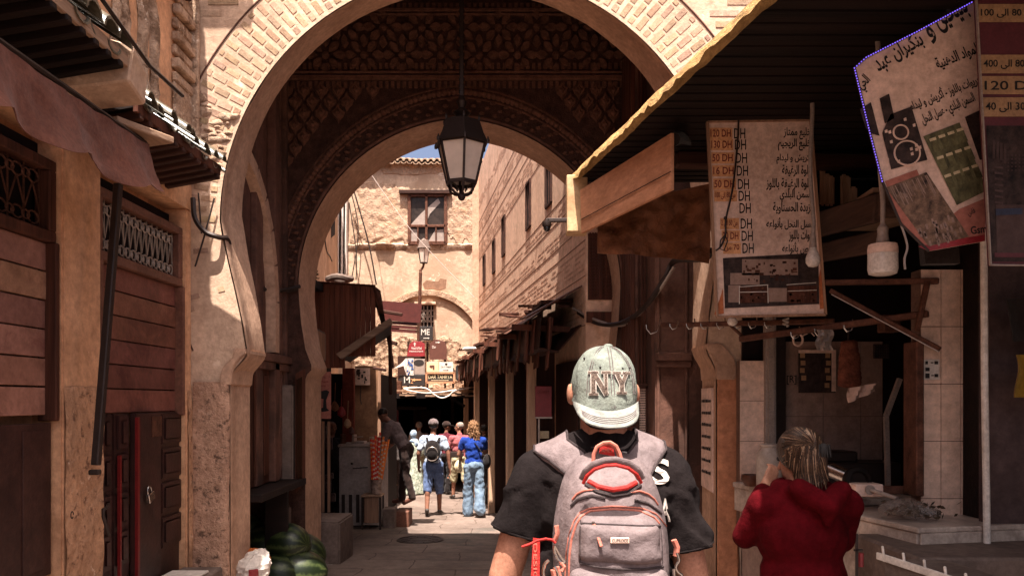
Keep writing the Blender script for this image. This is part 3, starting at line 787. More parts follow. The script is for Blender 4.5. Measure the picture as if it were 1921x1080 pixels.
# leaning iron pole
b = MB(); b.bar(P(222, 345, 4.95), P(180, 872, 4.72), .045, .045); b.box(X(168, 4.72), X(188, 4.72), 4.7, 4.74, Z(890, 4.72), Z(880, 4.72))
tag(b.build('awning_pole', M['iron'], smooth=0, bevel=.006), 'dark square iron pole leaning against the ochre pilaster', 'pole')
# stone ledge
b = MB(); b.box(-2.62, -2.3, 2.0, 6.36, -.4, .3); b.warp(.01, 4)
lg = b.build('stone_ledge', M['concrete'], smooth=0, bevel=.015); tag(lg, 'low plastered ledge along the foot of the shuttered shop', 'ledge')
b = MB(); b.box(-2.6, -2.32, 5.1, 6.12, .302, .32); b.build('white_slab', M['white'], lg, smooth=0, bevel=.004)
# cable on the corner
def wire(name, pts, r, m, lab, cat='cable', sub=10):
    pts = [Vector(p) for p in pts]; out = []
    for i in range(len(pts) - 1):
        p0 = pts[max(i - 1, 0)]; p1 = pts[i]; p2 = pts[i + 1]; p3 = pts[min(i + 2, len(pts) - 1)]
        for k in range(sub):
            t = k / sub; out.append(.5 * ((2 * p1) + (p2 - p0) * t + (2 * p0 - 5 * p1 + 4 * p2 - p3) * t * t + (3 * p1 - p0 - 3 * p2 + p3) * t ** 3))
    out.append(pts[-1]); b = MB(); b.tube(out, r, 6)
    return tag(b.build(name, m), lab, cat)
wire('cable', [P(362, 372, 6.4), P(366, 410, 6.38), P(385, 435, 6.4), P(410, 445, 6.44), P(428, 452, 6.6), P(436, 505, 7.0), P(470, 535, 7.6), P(520, 545, 8.3), P(562, 537, 8.55)], .022, M['iron'], 'thick black cable looping from the eave round the arch jamb')
wire('cable', [P(436, 500, 7.02), P(468, 520, 7.6), P(500, 552, 8.2), P(514, 556, 8.5), P(560, 542, 8.56)], .012, M['iron'], 'thinner sagging black cable inside the left side of the vault')
wire('cable', [P(372, 362, 6.42), P(378, 438, 6.44)], .006, M['iron'], 'short thin wire hanging straight under the tiled eave')
wire('cable', [P(402, 372, 6.45), P(384, 440, 6.44), P(366, 500, 6.44)], .007, M['iron'], 'slanting thin wire crossing the sunlit plaster of the left jamb')

# electrical cabinet and framed panel beside the inner opening
b = MB(); b.box(X(525, 8.5), X(553, 8.5), 8.42, 8.59, Z(918, 8.5), Z(722, 8.5)); eb = b.build('electric_cabinet', M['concrete'], smooth=0, bevel=.012, seg=2)
tag(eb, 'tall grey metal electric cabinet beside the framed mirror', 'cabinet')
b = MB(); b.box(X(553, 8.5) - .008, X(553, 8.5) + .004, 8.43, 8.58, Z(905, 8.5), Z(735, 8.5)); b.build('door', M['concrete'], eb)
b = MB(); q = [(554, 925), (554, 700), (573, 690), (573, 905)]
b.loft([P(x, y, 8.4 + (.12 if x > 560 else 0)) for x, y in q], [P(x, y, 8.43 + (.12 if x > 560 else 0)) for x, y in q]); mi = b.build('framed_mirror', M['wood'], smooth=0, bevel=.006)
tag(mi, 'narrow tall framed mirror with an orange reflection painted on', 'mirror')
mm = mat('painted_mirror_glass', (0.25, 0.13, 0.08), (0.12, 0.06, 0.04), sc=2, rough=.12, bump=.03, metal=.8, stretch=(1, 1, .3))  # orange reflection is painted into the base colour
b = MB(); q = [(557, 915), (557, 712), (570, 704), (570, 897)]
b.loft([P(x, y, 8.39 + (.12 if x > 560 else 0)) for x, y in q], [P(x, y, 8.4 + (.12 if x > 560 else 0)) for x, y in q]); b.build('pane', mm, mi, smooth=0)
# plaster bench and steps left
b = MB(); b.box(-2.47, X(562, 8.9), 8.0, 8.58, -.5, .5); b.box(-2.6, X(575, 9.2), 8.64, 9.29, -.5, Z(900, 9.0)); b.warp(.012, 3)
tag(b.build('plaster_bench', M['concrete'], smooth=0, bevel=.02, seg=2), 'low worn plaster bench wall at the inner arch foot', 'bench')
b = MB(); b.box(-2.6, X(642, 9.6), 9.5, 10.25, -.8, Z(976, 9.6)); b.warp(.01, 3); tag(b.build('stone_step', M['concrete'], smooth=0, bevel=.02, seg=2), 'grey stone step block at the inner arch foot', 'step')
# ------------------------------------------------------------------ alley beyond the arch
def XR(Y): return .89 - .15 * (Y - 9.2)
def XA(Y): return -1.48 - .15 * Y
AD = Vector((-.15, 1, 0)).normalized(); AN = Vector((-1, -.15, 0)).normalized()     # along the right wall / out of it
rb = thing('brick_building', 'tall pale building with slit windows and thin brick bands lining the alley', 'building', (XR(15), 15, G(15)))
RT = 7.6
def rw(Y, z, o=0.0): return Vector((XR(Y), Y, z)) + AN * o
b = MB(); poly = [(XR(9.34), 9.34), (XR(21), 21), (3.5, 21), (3.5, 9.34)]
b.loft([(x, y, -1.2) for x, y in poly], [(x, y, RT) for x, y in poly])
M['rightwall'] = mat('pale_render', (0.86, 0.58, 0.42), (0.78, 0.52, 0.37), sc=1.6, bump=.12, bsc=24, dark=(0.48, 0.29, 0.2), damt=.36, dsc=.7)
M['course'] = mat('thin_brick', (0.7, 0.45, 0.32), (0.58, 0.36, 0.25), sc=9, bump=.1, bsc=50, tint=True)
M['joint'] = mat('joint_line', (0.3, 0.17, 0.11), sc=8)
b.build('wall', M['rightwall'], rb, smooth=0)
b = MB(); rr = random.Random(11)
for zb, nrow in ((2.55, 4), (3.15, 5), (3.72, 3), (4.12, 2), (5.3, 5), (5.95, 4), (6.6, 4)):
    for r_ in range(nrow):
        z = zb + r_ * .062; y = 9.36 + rr.uniform(0, .2)
        while y < 20.9:
            L = rr.uniform(.22, .3)
            if rr.random() < .72:
                c_ = rr.uniform(.85, 1.15); b.col = (c_, c_, c_, 1)
                p0, p1 = rw(y, z, .001), rw(min(y + L, 20.95), z, .001)
                b.loft([p0, p0 + AN * .0015, p0 + AN * .0015 + Vector((0, 0, .026)), p0 + Vector((0, 0, .026))], [p1, p1 + AN * .0015, p1 + AN * .0015 + Vector((0, 0, .026)), p1 + Vector((0, 0, .026))])
            y += L + .03
b.build('brick_bands', M['course'], rb, smooth=0)
b = MB()
for z in (2.5, 3.08, 3.5, 3.68, 4.05, 4.3, 5.25, 5.68, 5.9, 6.25):
    b.bar(rw(9.36, z, .001), rw(20.95, z, .001), .006, .009)
for y in (12.6, 17.2): b.bar(rw(y, 2.5, .001), rw(y, 7.5, .001), .006, .006, (0, 1, 0))
b.build('scored_lines', M['joint'], rb, smooth=0)
for y, z0, z1 in ((11.54, 4.43, 5.2), (13.25, 4.47, 5.22), (16.2, 4.55, 5.32), (17.75, 4.45, 5.15), (19.6, 4.45, 5.15)):
    h = .2
    A = [rw(y - h, z0, .004), rw(y + h, z0, .004), rw(y + h, z1, .004), rw(y - h, z1, .004)]
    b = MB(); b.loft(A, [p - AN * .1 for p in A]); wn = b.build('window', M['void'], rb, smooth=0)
    b = MB()
    for a_, c_ in ((A[0], A[1]), (A[1], A[2]), (A[2], A[3]), (A[3], A[0])): b.bar(a_ + AN * .01, c_ + AN * .01, .035, .035, AN)
    b.bar((A[0] + A[1]) / 2 + AN * .006, (A[2] + A[3]) / 2 + AN * .006, .02, .02, AN); b.build('frame', M['woodx'], wn, smooth=0)
b = MB(); b.bar(rw(20.9, -.7, .07), rw(20.9, RT, .07), .2, .12, (0, 1, 0)); b.build('corner_shade_strip', M['soffit'], rb, smooth=0, bevel=.03, seg=2)  # made-up strip in darker plaster, stands in for the far corner's shading
b = MB()                                               # frontal return with carved screen next to the inner arch
b.box(.86, 1.5, 9.32, 9.36, -.5, 4.2); b.build('return_wall', M['rightwall'], rb, smooth=0)
b = MB(); x0, x1, z0, z1 = X(1103, 9.31), X(1148, 9.31), Z(562, 9.31), Z(438, 9.31)
b.box(x0, x1, 9.3, 9.325, z0, z1)
for k in range(9):
    for j in range(20): b.box(x0 + .015 + k * (x1 - x0) / 9, x0 + .035 + k * (x1 - x0) / 9, 9.285, 9.3, z0 + .02 + j * (z1 - z0) / 20, z0 + .045 + j * (z1 - z0) / 20)
b.box(x0 - .02, x1, 9.27, 9.325, Z(605, 9.31), Z(585, 9.31)); b.box((x0 + x1) / 2 - .02, (x0 + x1) / 2 + .03, 9.27, 9.3, z0, z1)
b.build('carved_screen', M['wood'], rb, smooth=0)

# left alley wall
lw = thing('plastered_house', 'plain plaster house wall behind the timber stall hood', 'house', (XA(15), 15, G(15)))
b = MB(); poly = [(XA(9.34), 9.34), (XA(22), 22), (-8, 22), (-8, 9.34)]
b.loft([(x, y, -1.2) for x, y in poly], [(x, y, 8.0) for x, y in poly]); 
M['oldwall'] = mat('weathered_plaster', (0.66, 0.45, 0.3), (0.52, 0.34, 0.22), sc=2.4, bump=.7, bsc=14, stretch=(1, 1, .5), dark=(0.4, 0.25, 0.155), damt=.4, dsc=1.2, bdist=.03, chips=(.72, .53, .38), chipsc=3, chipamt=.6)
b.build('wall', M['oldwall'], lw, smooth=0)
b = MB(); q = [(621, 405), (628, 398), (628, 440), (621, 446)]
def on_left(px, py):
    Y = 1500 * 1.48 / (735.5 - px); return Vector((XA(Y) + .01, Y, Z(py, Y)))
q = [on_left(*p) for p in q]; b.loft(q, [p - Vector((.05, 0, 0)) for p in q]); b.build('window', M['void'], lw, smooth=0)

# end house
YE = 22.0
eh = thing('end_house', 'crumbling sunlit house closing the alley with a dark window and roof tiles', 'house', (X(765, YE), YE, G(YE)))
b = MB(); x0, x1 = XA(YE) - .1, .6
op = [(X(716, YE), -1.3), (X(716, YE), Z(744, YE)), (X(908, YE), Z(744, YE)), (X(908, YE), -1.3)]
poly = [(x0, -1.3), (x0, Z(306, YE)), (x1, Z(306, YE)), (x1, -1.3)] + op[::-1]
M['backwall'] = mat('sunlit_old_plaster', (0.58, 0.43, 0.315), (0.48, 0.345, 0.245), sc=1.6, bump=.4, bsc=11, dark=(0.37, 0.25, 0.17), damt=.42, dsc=.8, bdist=.03, chips=(0.66, 0.53, 0.41), chipsc=2.5, chipamt=.6)
b.prism(poly, YE, YE + .5); b.build('wall', M['backwall'], eh, smooth=0)
def rough_patch(mb, px0, px1, py0, py1, Y, amp, seed, nx=50, nz_=40, edge=.18):
    for part in (0,):
        g_ = []
        for j in range(nz_ + 1):
            row = []
            for i in range(nx + 1):
                u, v = i / nx, j / nz_
                p = P(lerp(px0, px1, u), lerp(py1, py0, v), Y)
                m_ = min(u, 1 - u, v, 1 - v) + nz((u * 6, v * 5, seed), 1.0) * .16
                d = amp * (.35 + .65 * abs(nz(p, 3.2, seed))) + nz(p, 9, seed) * amp * .6
                row.append(p + Vector((0, -d if m_ > .08 else .03, 0)))
            g_.append(row)
        mb.grid(g_)
M['mudstone'] = mat('exposed_rubble', (0.54, 0.38, 0.27), (0.38, 0.255, 0.175), sc=5, bump=.8, bsc=18, dark=(0.36, 0.225, 0.14), damt=.4, dsc=3.2, bdist=.04)
b = MB(); rough_patch(b, 655, 775, 332, 462, YE, .035, 3); rough_patch(b, 836, 898, 360, 462, YE, .03, 6); rough_patch(b, 700, 840, 300, 330, YE, .04, 8)
b.build('exposed_rubble', M['mudstone'], eh, smooth=50)
b = MB(); rough_patch(b, 640, 898, 625, 745, YE, .06, 12, 90, 40); b.build('rubble_base', M['stone'], eh, smooth=30)
b = MB(); g_ = []
for i in range(46):                                    # broken string course
    px = lerp(648, 897, i / 45); h = 5 + 4 * abs(nz((i * .35, 0, 0), 1)); d = .05 + .1 * max(0, nz((i * .3, 2, 0), 1)) + (.12 if 708 < px < 742 else 0)
    c_ = P(px, 462 + 3 * nz((i * .2, 5, 0), 1), YE)
    g_.append([c_ + Vector((0, 0, h / 1500 * YE)), c_ + Vector((0, -d, h * .4 / 1500 * YE)), c_ + Vector((0, -d * .8, -.03)), c_ + Vector((0, 0, -.12))])
b.grid(g_); b.build('string_course', M['crumble'], eh, smooth=30)
b = MB(); n_ = 26                                      # relieving arch
def arcp(r, k): t = pi * .12 + pi * .76 * k / n_; return P(802 - r * cos(t), 650 - r * sin(t) * .98, YE)
for k in range(n_):
    A = [arcp(108, k), arcp(97, k), arcp(97, k + 1), arcp(108, k + 1)]
    b.loft([p + Vector((0, -.1, 0)) for p in A], [p + Vector((0, .02, 0)) for p in A])
b.warp(.02, 3); b.build('relieving_arch', M['mudstone'], eh, smooth=0, bevel=.01)
b = MB()                                               # broken hole above the arch
q = [(793, 532), (800, 526), (822, 528), (826, 522), (838, 524), (836, 540), (824, 545), (812, 541), (797, 543)]
A = [P(x, y, YE - .006) for x, y in q]; b.loft(A, [p + Vector((0, .2, 0)) for p in A]); b.build('broken_patch', M['joint'], eh, smooth=0)
# tiles
b = MB(); rr = random.Random(4); tx = 640
for i in range(23):
    px = 660 + i * 11.4; r = 5.7 / 1500 * YE; c0 = P(px, 303 + nz((i * .2, 0, 0), 1) * 3, YE - .25)
    A = [(cos(pi * q / 6) * r, sin(pi * q / 6) * r * 1.1) for q in range(7)] + [(cos(pi * q / 6) * r * .7, sin(pi * q / 6) * r * .75) for q in range(6, -1, -1)]
    b.loft([c0 + Vector((p, 0, q)) for p, q in A], [c0 + Vector((p, .9, q + .26)) for p, q in A])
    B = [(cos(pi * q / 6) * r, -sin(pi * q / 6) * r * .9) for q in range(7)] + [(cos(pi * q / 6) * r * .7, -sin(pi * q / 6) * r * .6) for q in range(6, -1, -1)]
    b.loft([c0 + Vector((p + r, .02, q)) for p, q in B], [c0 + Vector((p + r, .9, q + .26)) for p, q in B])
b.build('roof_tiles', M['clay'], eh, smooth=40)
b = MB(); b.loft([(x0, YE - .12, Z(308, YE)), (x1, YE - .12, Z(308, YE)), (x1, YE + .02, Z(308, YE) + .1), (x0, YE + .02, Z(308, YE) + .1)], [(x0, YE + .6, Z(306, YE)), (x1, YE + .6, Z(306, YE)), (x1, YE + .6, Z(306, YE) + .3), (x0, YE + .6, Z(306, YE) + .3)])
b.build('roof_bed', M['mudstone'], eh, smooth=0)
# window
A = [(768, 457), (836, 457), (836, 366), (768, 366)]
b = MB(); q = [P(x, y, YE - .02) for x, y in A]; b.loft(q, [p + Vector((0, .04, 0)) for p in q]); wn = b.build('window', M['windowglass'], eh, smooth=0)
b = MB()
for (xa, ya), (xb, yb), wd in (((768, 457), (768, 366), .09), ((836, 457), (836, 366), .09), ((768, 456), (836, 456), .1), ((768, 367), (836, 367), .07), ((800, 366), (800, 457), .07), ((768, 424), (836, 424), .07), ((784, 424), (784, 457), .04), ((818, 424), (818, 457), .04)):
    b.bar(P(xa, ya, YE - .05), P(xb, yb, YE - .05), wd, .07, (0, 1, 0))
b.build('frame', M['rust'], wn, smooth=0, bevel=.008)
b = MB(); q = [P(x, y, YE - .03) for x, y in ((770, 422), (790, 400), (822, 372), (826, 380), (806, 402), (798, 423))]; b.loft(q, [p + Vector((0, .008, 0)) for p in q]); b.build('torn_sheet', M['pipe'], wn, smooth=0)
b = MB(); q = [P(x, y, YE - .03) for x, y in ((802, 455), (816, 432), (832, 430), (833, 455))]; b.loft(q, [p + Vector((0, .008, 0)) for p in q]); q = [P(x, y, YE - .03) for x, y in ((770, 428), (783, 430), (783, 453), (771, 455))]; b.loft(q, [p + Vector((0, .008, 0)) for p in q]); build_each(b, 'pane_patch', M['pipe'], wn, smooth=0)
b = MB(); b.bar(P(749, 361, YE - .06), P(848, 361, YE - .06), .2, .1, (0, 0, 1)); b.warp(.015, 3); b.build('lintel', M['woodx'], eh, smooth=0, bevel=.01)
# small barred window
b = MB(); q = [P(x, y, YE - .015) for x, y in ((784, 612), (813, 612), (813, 573), (784, 573))]; b.loft(q, [p + Vector((0, .05, 0)) for p in q]); wn = b.build('window', M['void'], eh, smooth=0)
b = MB()
for k in range(4): b.bar(P(788 + k * 7, 612, YE - .05), P(788 + k * 7, 573, YE - .05), .025, .025, (0, 1, 0))
for py in (582, 593, 603): b.bar(P(784, py, YE - .05), P(813, py, YE - .05), .025, .025)
for k in range(3):
    for py in (587, 598): b.tube([P(791.5 + k * 7 + 2.5 * cos(a), py + 3.5 * sin(a), YE - .06) for a in [2 * pi * q / 8 for q in range(9)]], .012, 5)
b.build('bars', M['grille'], wn, smooth=0)
b = MB(); b.bar(P(778, 569, YE - .06), P(818, 569, YE - .06), .18, .07); b.build('lintel', M['plaster'], eh, smooth=0, bevel=.01)
# covered passage under the house
b = MB(); xa, xb = X(716, YE), X(908, YE)
b.box(xa - .4, xa, YE + .5, 30, -1.4, 2.2); b.box(xb, xb + .4, YE + .5, 30, -1.4, 2.2); b.box(xa - .4, xb + .4, YE + .5, 30, 1.9, 2.3); b.box(xa - .4, xb + .4, 30, 30.3, -1.4, 2.3)
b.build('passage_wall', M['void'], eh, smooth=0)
b = MB(); xc = X(775, 26)
b.box(xc, xc + .9, 26, 26.1, -1, 1.3); b.box(xc + 1.3, xc + 1.4, 25, 26, -1, 1.7); b.box(xc - .5, xc - .4, 25, 26, -1, 1.7)
build_each(b, 'passage_door', M['wood'], eh, smooth=0, bevel=.01)
b = MB(); b.box(X(714, 21.9), X(800, 21.9), 21.8, 21.92, Z(768, 21.9), Z(762, 21.9)); b.box(X(714, 21.9), X(722, 21.9), 21.85, 21.99, -.9, Z(745, 21.9)); b.box(X(900, 21.9), X(907, 21.9), 21.85, 21.99, -.9, Z(745, 21.9)); b.box(X(870, 21.9), X(875, 21.9), 21.85, 21.99, -.9, Z(745, 21.9))
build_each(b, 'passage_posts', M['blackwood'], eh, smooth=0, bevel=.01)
# ragged lean-to roof over the passage mouth
b = MB(); rr = random.Random(9)
for k in range(17):
    xk = lerp(X(716, 20.2), X(908, 20.2), k / 16); 
    b.bar((xk, 19.6 + rr.uniform(-.15, .15), Z(741, 20) + rr.uniform(-.03, .03)), (xk + .05, 21.98, Z(737, 21.9)), .24, .03)
for k in range(30):
    a = Vector((lerp(X(735, 20.2), X(900, 20.2), rr.random()), rr.uniform(19.7, 20.8), Z(738, 20.2) + .03 + rr.random() * .1)); an = rr.uniform(-.6, .6)
    b.bar(a, a + Vector((cos(an) * rr.uniform(.3, .9), sin(an) * .3, rr.uniform(-.03, .05))), rr.uniform(.03, .12), .03)
b.warp(.02, 3)
lt = b.build('plank_roof', M['palewood'], smooth=0); tag(lt, 'ragged plank lean to roof with rubbish on top over the dark passage mouth', 'roof')
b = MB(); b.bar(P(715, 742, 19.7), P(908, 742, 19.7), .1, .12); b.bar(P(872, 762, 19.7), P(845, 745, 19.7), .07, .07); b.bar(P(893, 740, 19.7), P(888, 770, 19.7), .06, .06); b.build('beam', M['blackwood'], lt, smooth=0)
wire('hose', [P(757, 728, 19.5), P(790, 727, 19.45), P(803, 730, 19.4), P(815, 740, 19.4), P(828, 746, 19.4), P(842, 742, 19.4), P(853, 733, 19.4), P(880, 727, 19.5)], .02, M['white'], 'white hose sagging in a loop under the lean to roof', 'hose')
wire('hose', [P(757, 729, 19.5), P(775, 734, 19.45), P(800, 737, 19.4), P(830, 735, 19.4), P(856, 731, 19.4)], .018, M['white'], 'thinner white hose strung straight along the plank roof edge', 'hose')

# signs above the passage, all on one strip of wall clutter
YS = 20.3
def sign(name, lab, px0, px1, py0, py1, m, Y=YS, words_=(), frame=None, cat='sign', poly=None, thick=.03):
    b = MB(); q = poly or [(px0, py1), (px1, py1), (px1, py0), (px0, py0)]
    A = [P(x, y, Y) for x, y in q]; b.loft(A, [p + Vector((0, thick, 0)) for p in A])
    o = b.build(name, m, smooth=0, bevel=.004); tag(o, lab, cat)
    if frame:
        b = MB()
        for k in range(len(q)): b.bar(P(*q[k], Y - .01), P(*q[(k + 1) % len(q)], Y - .01), .05, .04, (0, 1, 0))
        b.build('frame', frame, o, smooth=0)
    for txt, bx, mt_, ar in words_:
        b = MB(); lettering(b, txt, (bx[0], bx[1], -bx[3], -bx[2]), pxat(Y, .006 if not frame else .008), .008, ar); b.build('lettering', mt_, o, smooth=0)
    return o
def arrow(mb, px0, px1, py, Y, h=1.6):
    d = 1 if px1 > px0 else -1
    q = [(px0, py - h * .4), (px1 - d * h * 2, py - h * .4), (px1 - d * h * 2, py - h), (px1, py), (px1 - d * h * 2, py + h), (px1 - d * h * 2, py + h * .4), (px0, py + h * .4)]
    mb.add([P(x, y, Y) for x, y in q], [list(range(7))])
s = sign('sign_board', 'small black sign with white ME and arrow below the barred window', 787, 812, 612, 638, M['signblack'], words_=[('ME', (790, 806, 617, 628), M['white'], False)])
b = MB(); arrow(b, 794, 806, 634, YS - .006); b.build('arrow', M['white'], s, smooth=0)
s = sign('sign_board', 'red pentagon sign with white lettering and an upward arrow', 0, 0, 0, 0, M['signred'], poly=[(763, 668), (797, 668), (797, 645), (790, 640), (774, 640), (768, 646)], words_=[('Hotel & Riad', (772, 791, 650, 655), M['white'], False), ('restaurant', (768, 794, 657, 660), M['white'], False)])
b = MB(); q = [(777, 649), (777, 645), (775.5, 645), (778, 641.5), (780.5, 645), (779, 645), (779, 649)]; b.add([P(x, y, YS - .006) for x, y in q], [list(range(7))]); b.build('arrow', M['white'], s, smooth=0)
s = sign('sign_board', 'dark brown house shaped sign with a white arrow pointing right', 0, 0, 0, 0, M['signbrown'], poly=[(806, 674), (838, 674), (838, 650), (833, 640), (818, 636), (806, 644)], words_=[('Dar', (811, 818, 648, 653), M['white'], False)])
b = MB(); arrow(b, 817, 826, 642, YS - .006, 2); b.build('arrow', M['white'], s, smooth=0)
s = sign('sign_board', 'blue and white tile sign stack left of the small yellow sign', 761, 776, 672, 704, M['white'], words_=[])
b = MB(); rr = random.Random(2)
for k in range(26):
    cx_, cy_ = rr.uniform(763, 774), rr.uniform(674, 702); r_ = rr.uniform(.7, 2.2); n_ = rr.randint(4, 7)
    b.add([P(cx_ + r_ * cos(2 * pi * q / n_), cy_ + r_ * sin(2 * pi * q / n_), YS - .006 - k * .0004) for q in range(n_)], [list(range(n_))])
b.build('tile_pattern', M['blue'], s, smooth=0)
s = sign('sign_board', 'dark slate oval topped sign beside the blue tile sign', 777, 797, 673, 702, M['pipe'])
b = MB(); b.add([P(786 + 9.5 * cos(2 * pi * q / 20), 680 + 6 * sin(2 * pi * q / 20), YS - .006) for q in range(20)], [list(range(20))]); b.build('oval', M['signblack'], s, smooth=0)
s = sign('sign_board', 'black sign with a pale M and 2 above the plank roof', 748, 797, 703, 723, M['signblack'], words_=[('M', (758, 769, 706, 718), M['white'], False)])
b = MB(); arrow(b, 790, 772, 712, YS - .006, 3); b.build('arrow', M['orangelabel'], s, smooth=0)
b = MB(); lettering(b, '2', (770, 775, -719, -710), pxat(YS, .007)); b.build('lettering', M['orangelabel'], s, smooth=0)
s = sign('sign_board', 'little yellow sign with a brown hook emblem', 800, 823, 679, 699, M['cream'])
b = MB(); q = [(806, 685), (815, 684.5), (815, 693), (812, 693), (812, 688), (809, 690), (806, 688)]; b.add([P(x, y, YS - .006) for x, y in q], [list(range(7))]); b.build('emblem', M['signbrown'], s, smooth=0)
s = sign('sign_board', 'little white sign with a thin line of writing and black arrow', 824, 850, 679, 698, M['white'], words_=[('DAR EL YASMINE', (827, 847, 686, 689.5), M['ink'], False)])
b = MB(); arrow(b, 831, 842, 694, YS - .006, 1.3); b.add([P(837 + 2.5 * cos(2 * pi * q / 10), 682.5 + 2 * sin(2 * pi * q / 10), YS - .006) for q in range(10)], [list(range(10))]); b.build('arrow', M['ink'], s, smooth=0)
s = sign('sign_board', 'black DAR TAHRYA sign with cream letters in a wooden frame', 800, 852, 699, 717, M['signblack'], Y=YS - .03, frame=M['orangewood'], words_=[('DAR TAHRYA', (803.5, 848.5, 703, 710), M['cream'], False)])
b = MB(); arrow(b, 809, 842, 713, YS - .045, 1.2); b.build('arrow', M['cream'], s, smooth=0)
s = sign('sign_board', 'white sheet sign in black frame beside the ragged tin awning', 857, 887, 686, 712, M['white'], frame=M['ink'], words_=[('Dar Fayaz', (861, 884, 691, 696), M['pipe'], False), ('& Maison', (863, 884, 698, 702), M['pipe'], False), ('restaurant', (861, 884, 705, 709), M['pipe'], False)])
s = sign('sign_board', 'dull red brown box sign on the end of the plank roof', 726, 752, 714, 741, M['rust'], Y=20.0, words_=[('menu', (734, 746, 722, 727), M['signbrown'], False)], thick=.25)
s = sign('folded_banner', 'folded white triangular sheet beside the blue tile sign', 0, 0, 0, 0, M['white'], Y=20.2, poly=[(738, 692), (757, 686), (761, 700), (761, 672), (754, 680)], cat='panel')
b = MB(); b.box(X(747, 20.6), X(798, 20.6), 20.5, 20.56, Z(724, 20.6), Z(668, 20.6)); b.box(X(798, 20.6), X(853, 20.6), 20.5, 20.56, Z(718, 20.6), Z(700, 20.6))
for px in (766, 794, 802, 835, 850, 872): b.bar(P(px, 742, 20.5), P(px, 640 if px < 840 else 690, 20.5), .05, .04, (0, 1, 0))
b.bar(P(784, 742, 20.5), P(790, 610, 20.5), .05, .05, (0, 1, 0))
tag(b.build('sign_rack', M['woodx'], smooth=0), 'wooden rack of posts carrying the cluster of direction signs', 'rack')

# street lamp on its post
YT = 21.2
tl_ = thing('street_lamp', 'small pale lantern street lamp on a dark post before the end house', 'street lamp', tuple(P(788, 738, YT)))
b = MB(); b.bar(P(786, 738, YT), P(789, 505, YT), .07, .07); b.bar(P(785, 640, YT), P(789, 510, YT), .1, .08); b.build('post', M['rust'], tl_, smooth=0, bevel=.02)
def lantern(t, c, r, h, nsides, mf, mg, roofm, scroll=True, rf=1.0):
    """c = centre of the glass foot; r, h = top radius and height of the glass"""
    c = Vector(c)
    def hexa(rad, z): return [c + Vector((rad * cos(2 * pi * k / nsides + pi / nsides + .18), rad * sin(2 * pi * k / nsides + pi / nsides + .18), z)) for k in range(nsides)]
    B, T = hexa(r * .62, 0), hexa(r, h)
    for k in range(nsides):
        j = (k + 1) % nsides; q = [lerp(B[k], B[j], .04), lerp(B[k], B[j], .96), lerp(T[k], T[j], .96), lerp(T[k], T[j], .04)]
        o = MB(); o.add([p for p in q] + [p + (c - p) * .02 for p in q], [(0, 1, 2, 3), (7, 6, 5, 4)]); o.build('pane', mg, t, smooth=0)
    o = MB()
    for k in range(nsides): o.bar(B[k], T[k], r * .09, r * .09); o.bar(B[k], B[(k + 1) % nsides], r * .09, r * .13); o.bar(T[k], T[(k + 1) % nsides], r * .09, r * .1)
    o.build('frame', mf, t, smooth=0)
    o = MB(); R0 = [hexa(r * 1.16, h), hexa(r * 1.1, h + r * .12 * rf), hexa(r * .96, h + r * .5 * rf), hexa(r * .78, h + r * 1.2 * rf), hexa(r * .62, h + r * 1.27 * rf), hexa(r * .34, h + r * 1.42 * rf), hexa(r * .2, h + r * 1.55 * rf), hexa(r * .12, h + r * 1.65 * rf)]
    o.rings(R0)
    for p in hexa(r * 1.14, h): o.lathe([(.015, -.01), (r * .07, .02), (r * .03, r * .16), (.004, r * .22)], p, 6)
    for p in hexa(r * .76, h + r * 1.22 * rf): o.lathe([(.01, -.01), (r * .06, .02), (.004, r * .2)], p, 6)
    o.build('roof', roofm, t, smooth=25)
    if scroll:
        o = MB()
        for k in range(nsides):
            d = (B[k] - c); d.z = 0; d = d.normalized()
            o.tube([B[k] * 1.0, c + d * r * .52 + Vector((0, 0, -h * .12)), c + d * r * .5 + Vector((0, 0, -h * .2)), c + d * r * .3 + Vector((0, 0, -h * .28)), c + d * r * .1 + Vector((0, 0, -h * .3))], r * .05, 6)
            o.tube([c + d * r * .52 + Vector((0, 0, -h * .02)), c + d * r * .28 + Vector((0, 0, -h * .08)), c + d * r * .18 + Vector((0, 0, -h * .2))], r * .035, 5)
        o.ball(c + Vector((0, 0, -h * .33)), (r * .16, r * .16, r * .2)); o.build('scrollwork', mf, t, smooth=50)
lantern(tl_, P(795, 493, YT), .165, .38, 6, M['iron'], M['lanternglass'], M['concrete'], False)
b = MB(); b.tube([P(789, 508, YT), P(794, 500, YT), P(795, 494, YT)], .03, 6); b.build('bracket', M['rust'], tl_)
# hanging lantern in the vault
YH = 7.75
hl = thing('hanging_lantern', 'big black iron lantern with frosted panes hanging from the vault', 'lantern', tuple(P(866, 372, YH)))
lantern(hl, P(866, 344, YH), .24, Z(272, YH) - Z(344, YH), 6, M['iron'], M['lanternglass'], M['iron'], True, .76)
b = MB(); b.lathe([(.03, 0), (.11, .02), (.04, .05), (.09, .09), (.03, .14), (.05, .2), (.02, .26)], P(866, 230, YH) , 10); b.bar(P(866, 222, YH), (X(866, YH), YH, 7.2), .035, .035, (0, 1, 0))
for k in range(40): b.ball((X(866, YH), YH, Z(215, YH) + .1 + k * .06), (.03, .022, .035), 6, 5)
b.build('chain', M['iron'], hl)

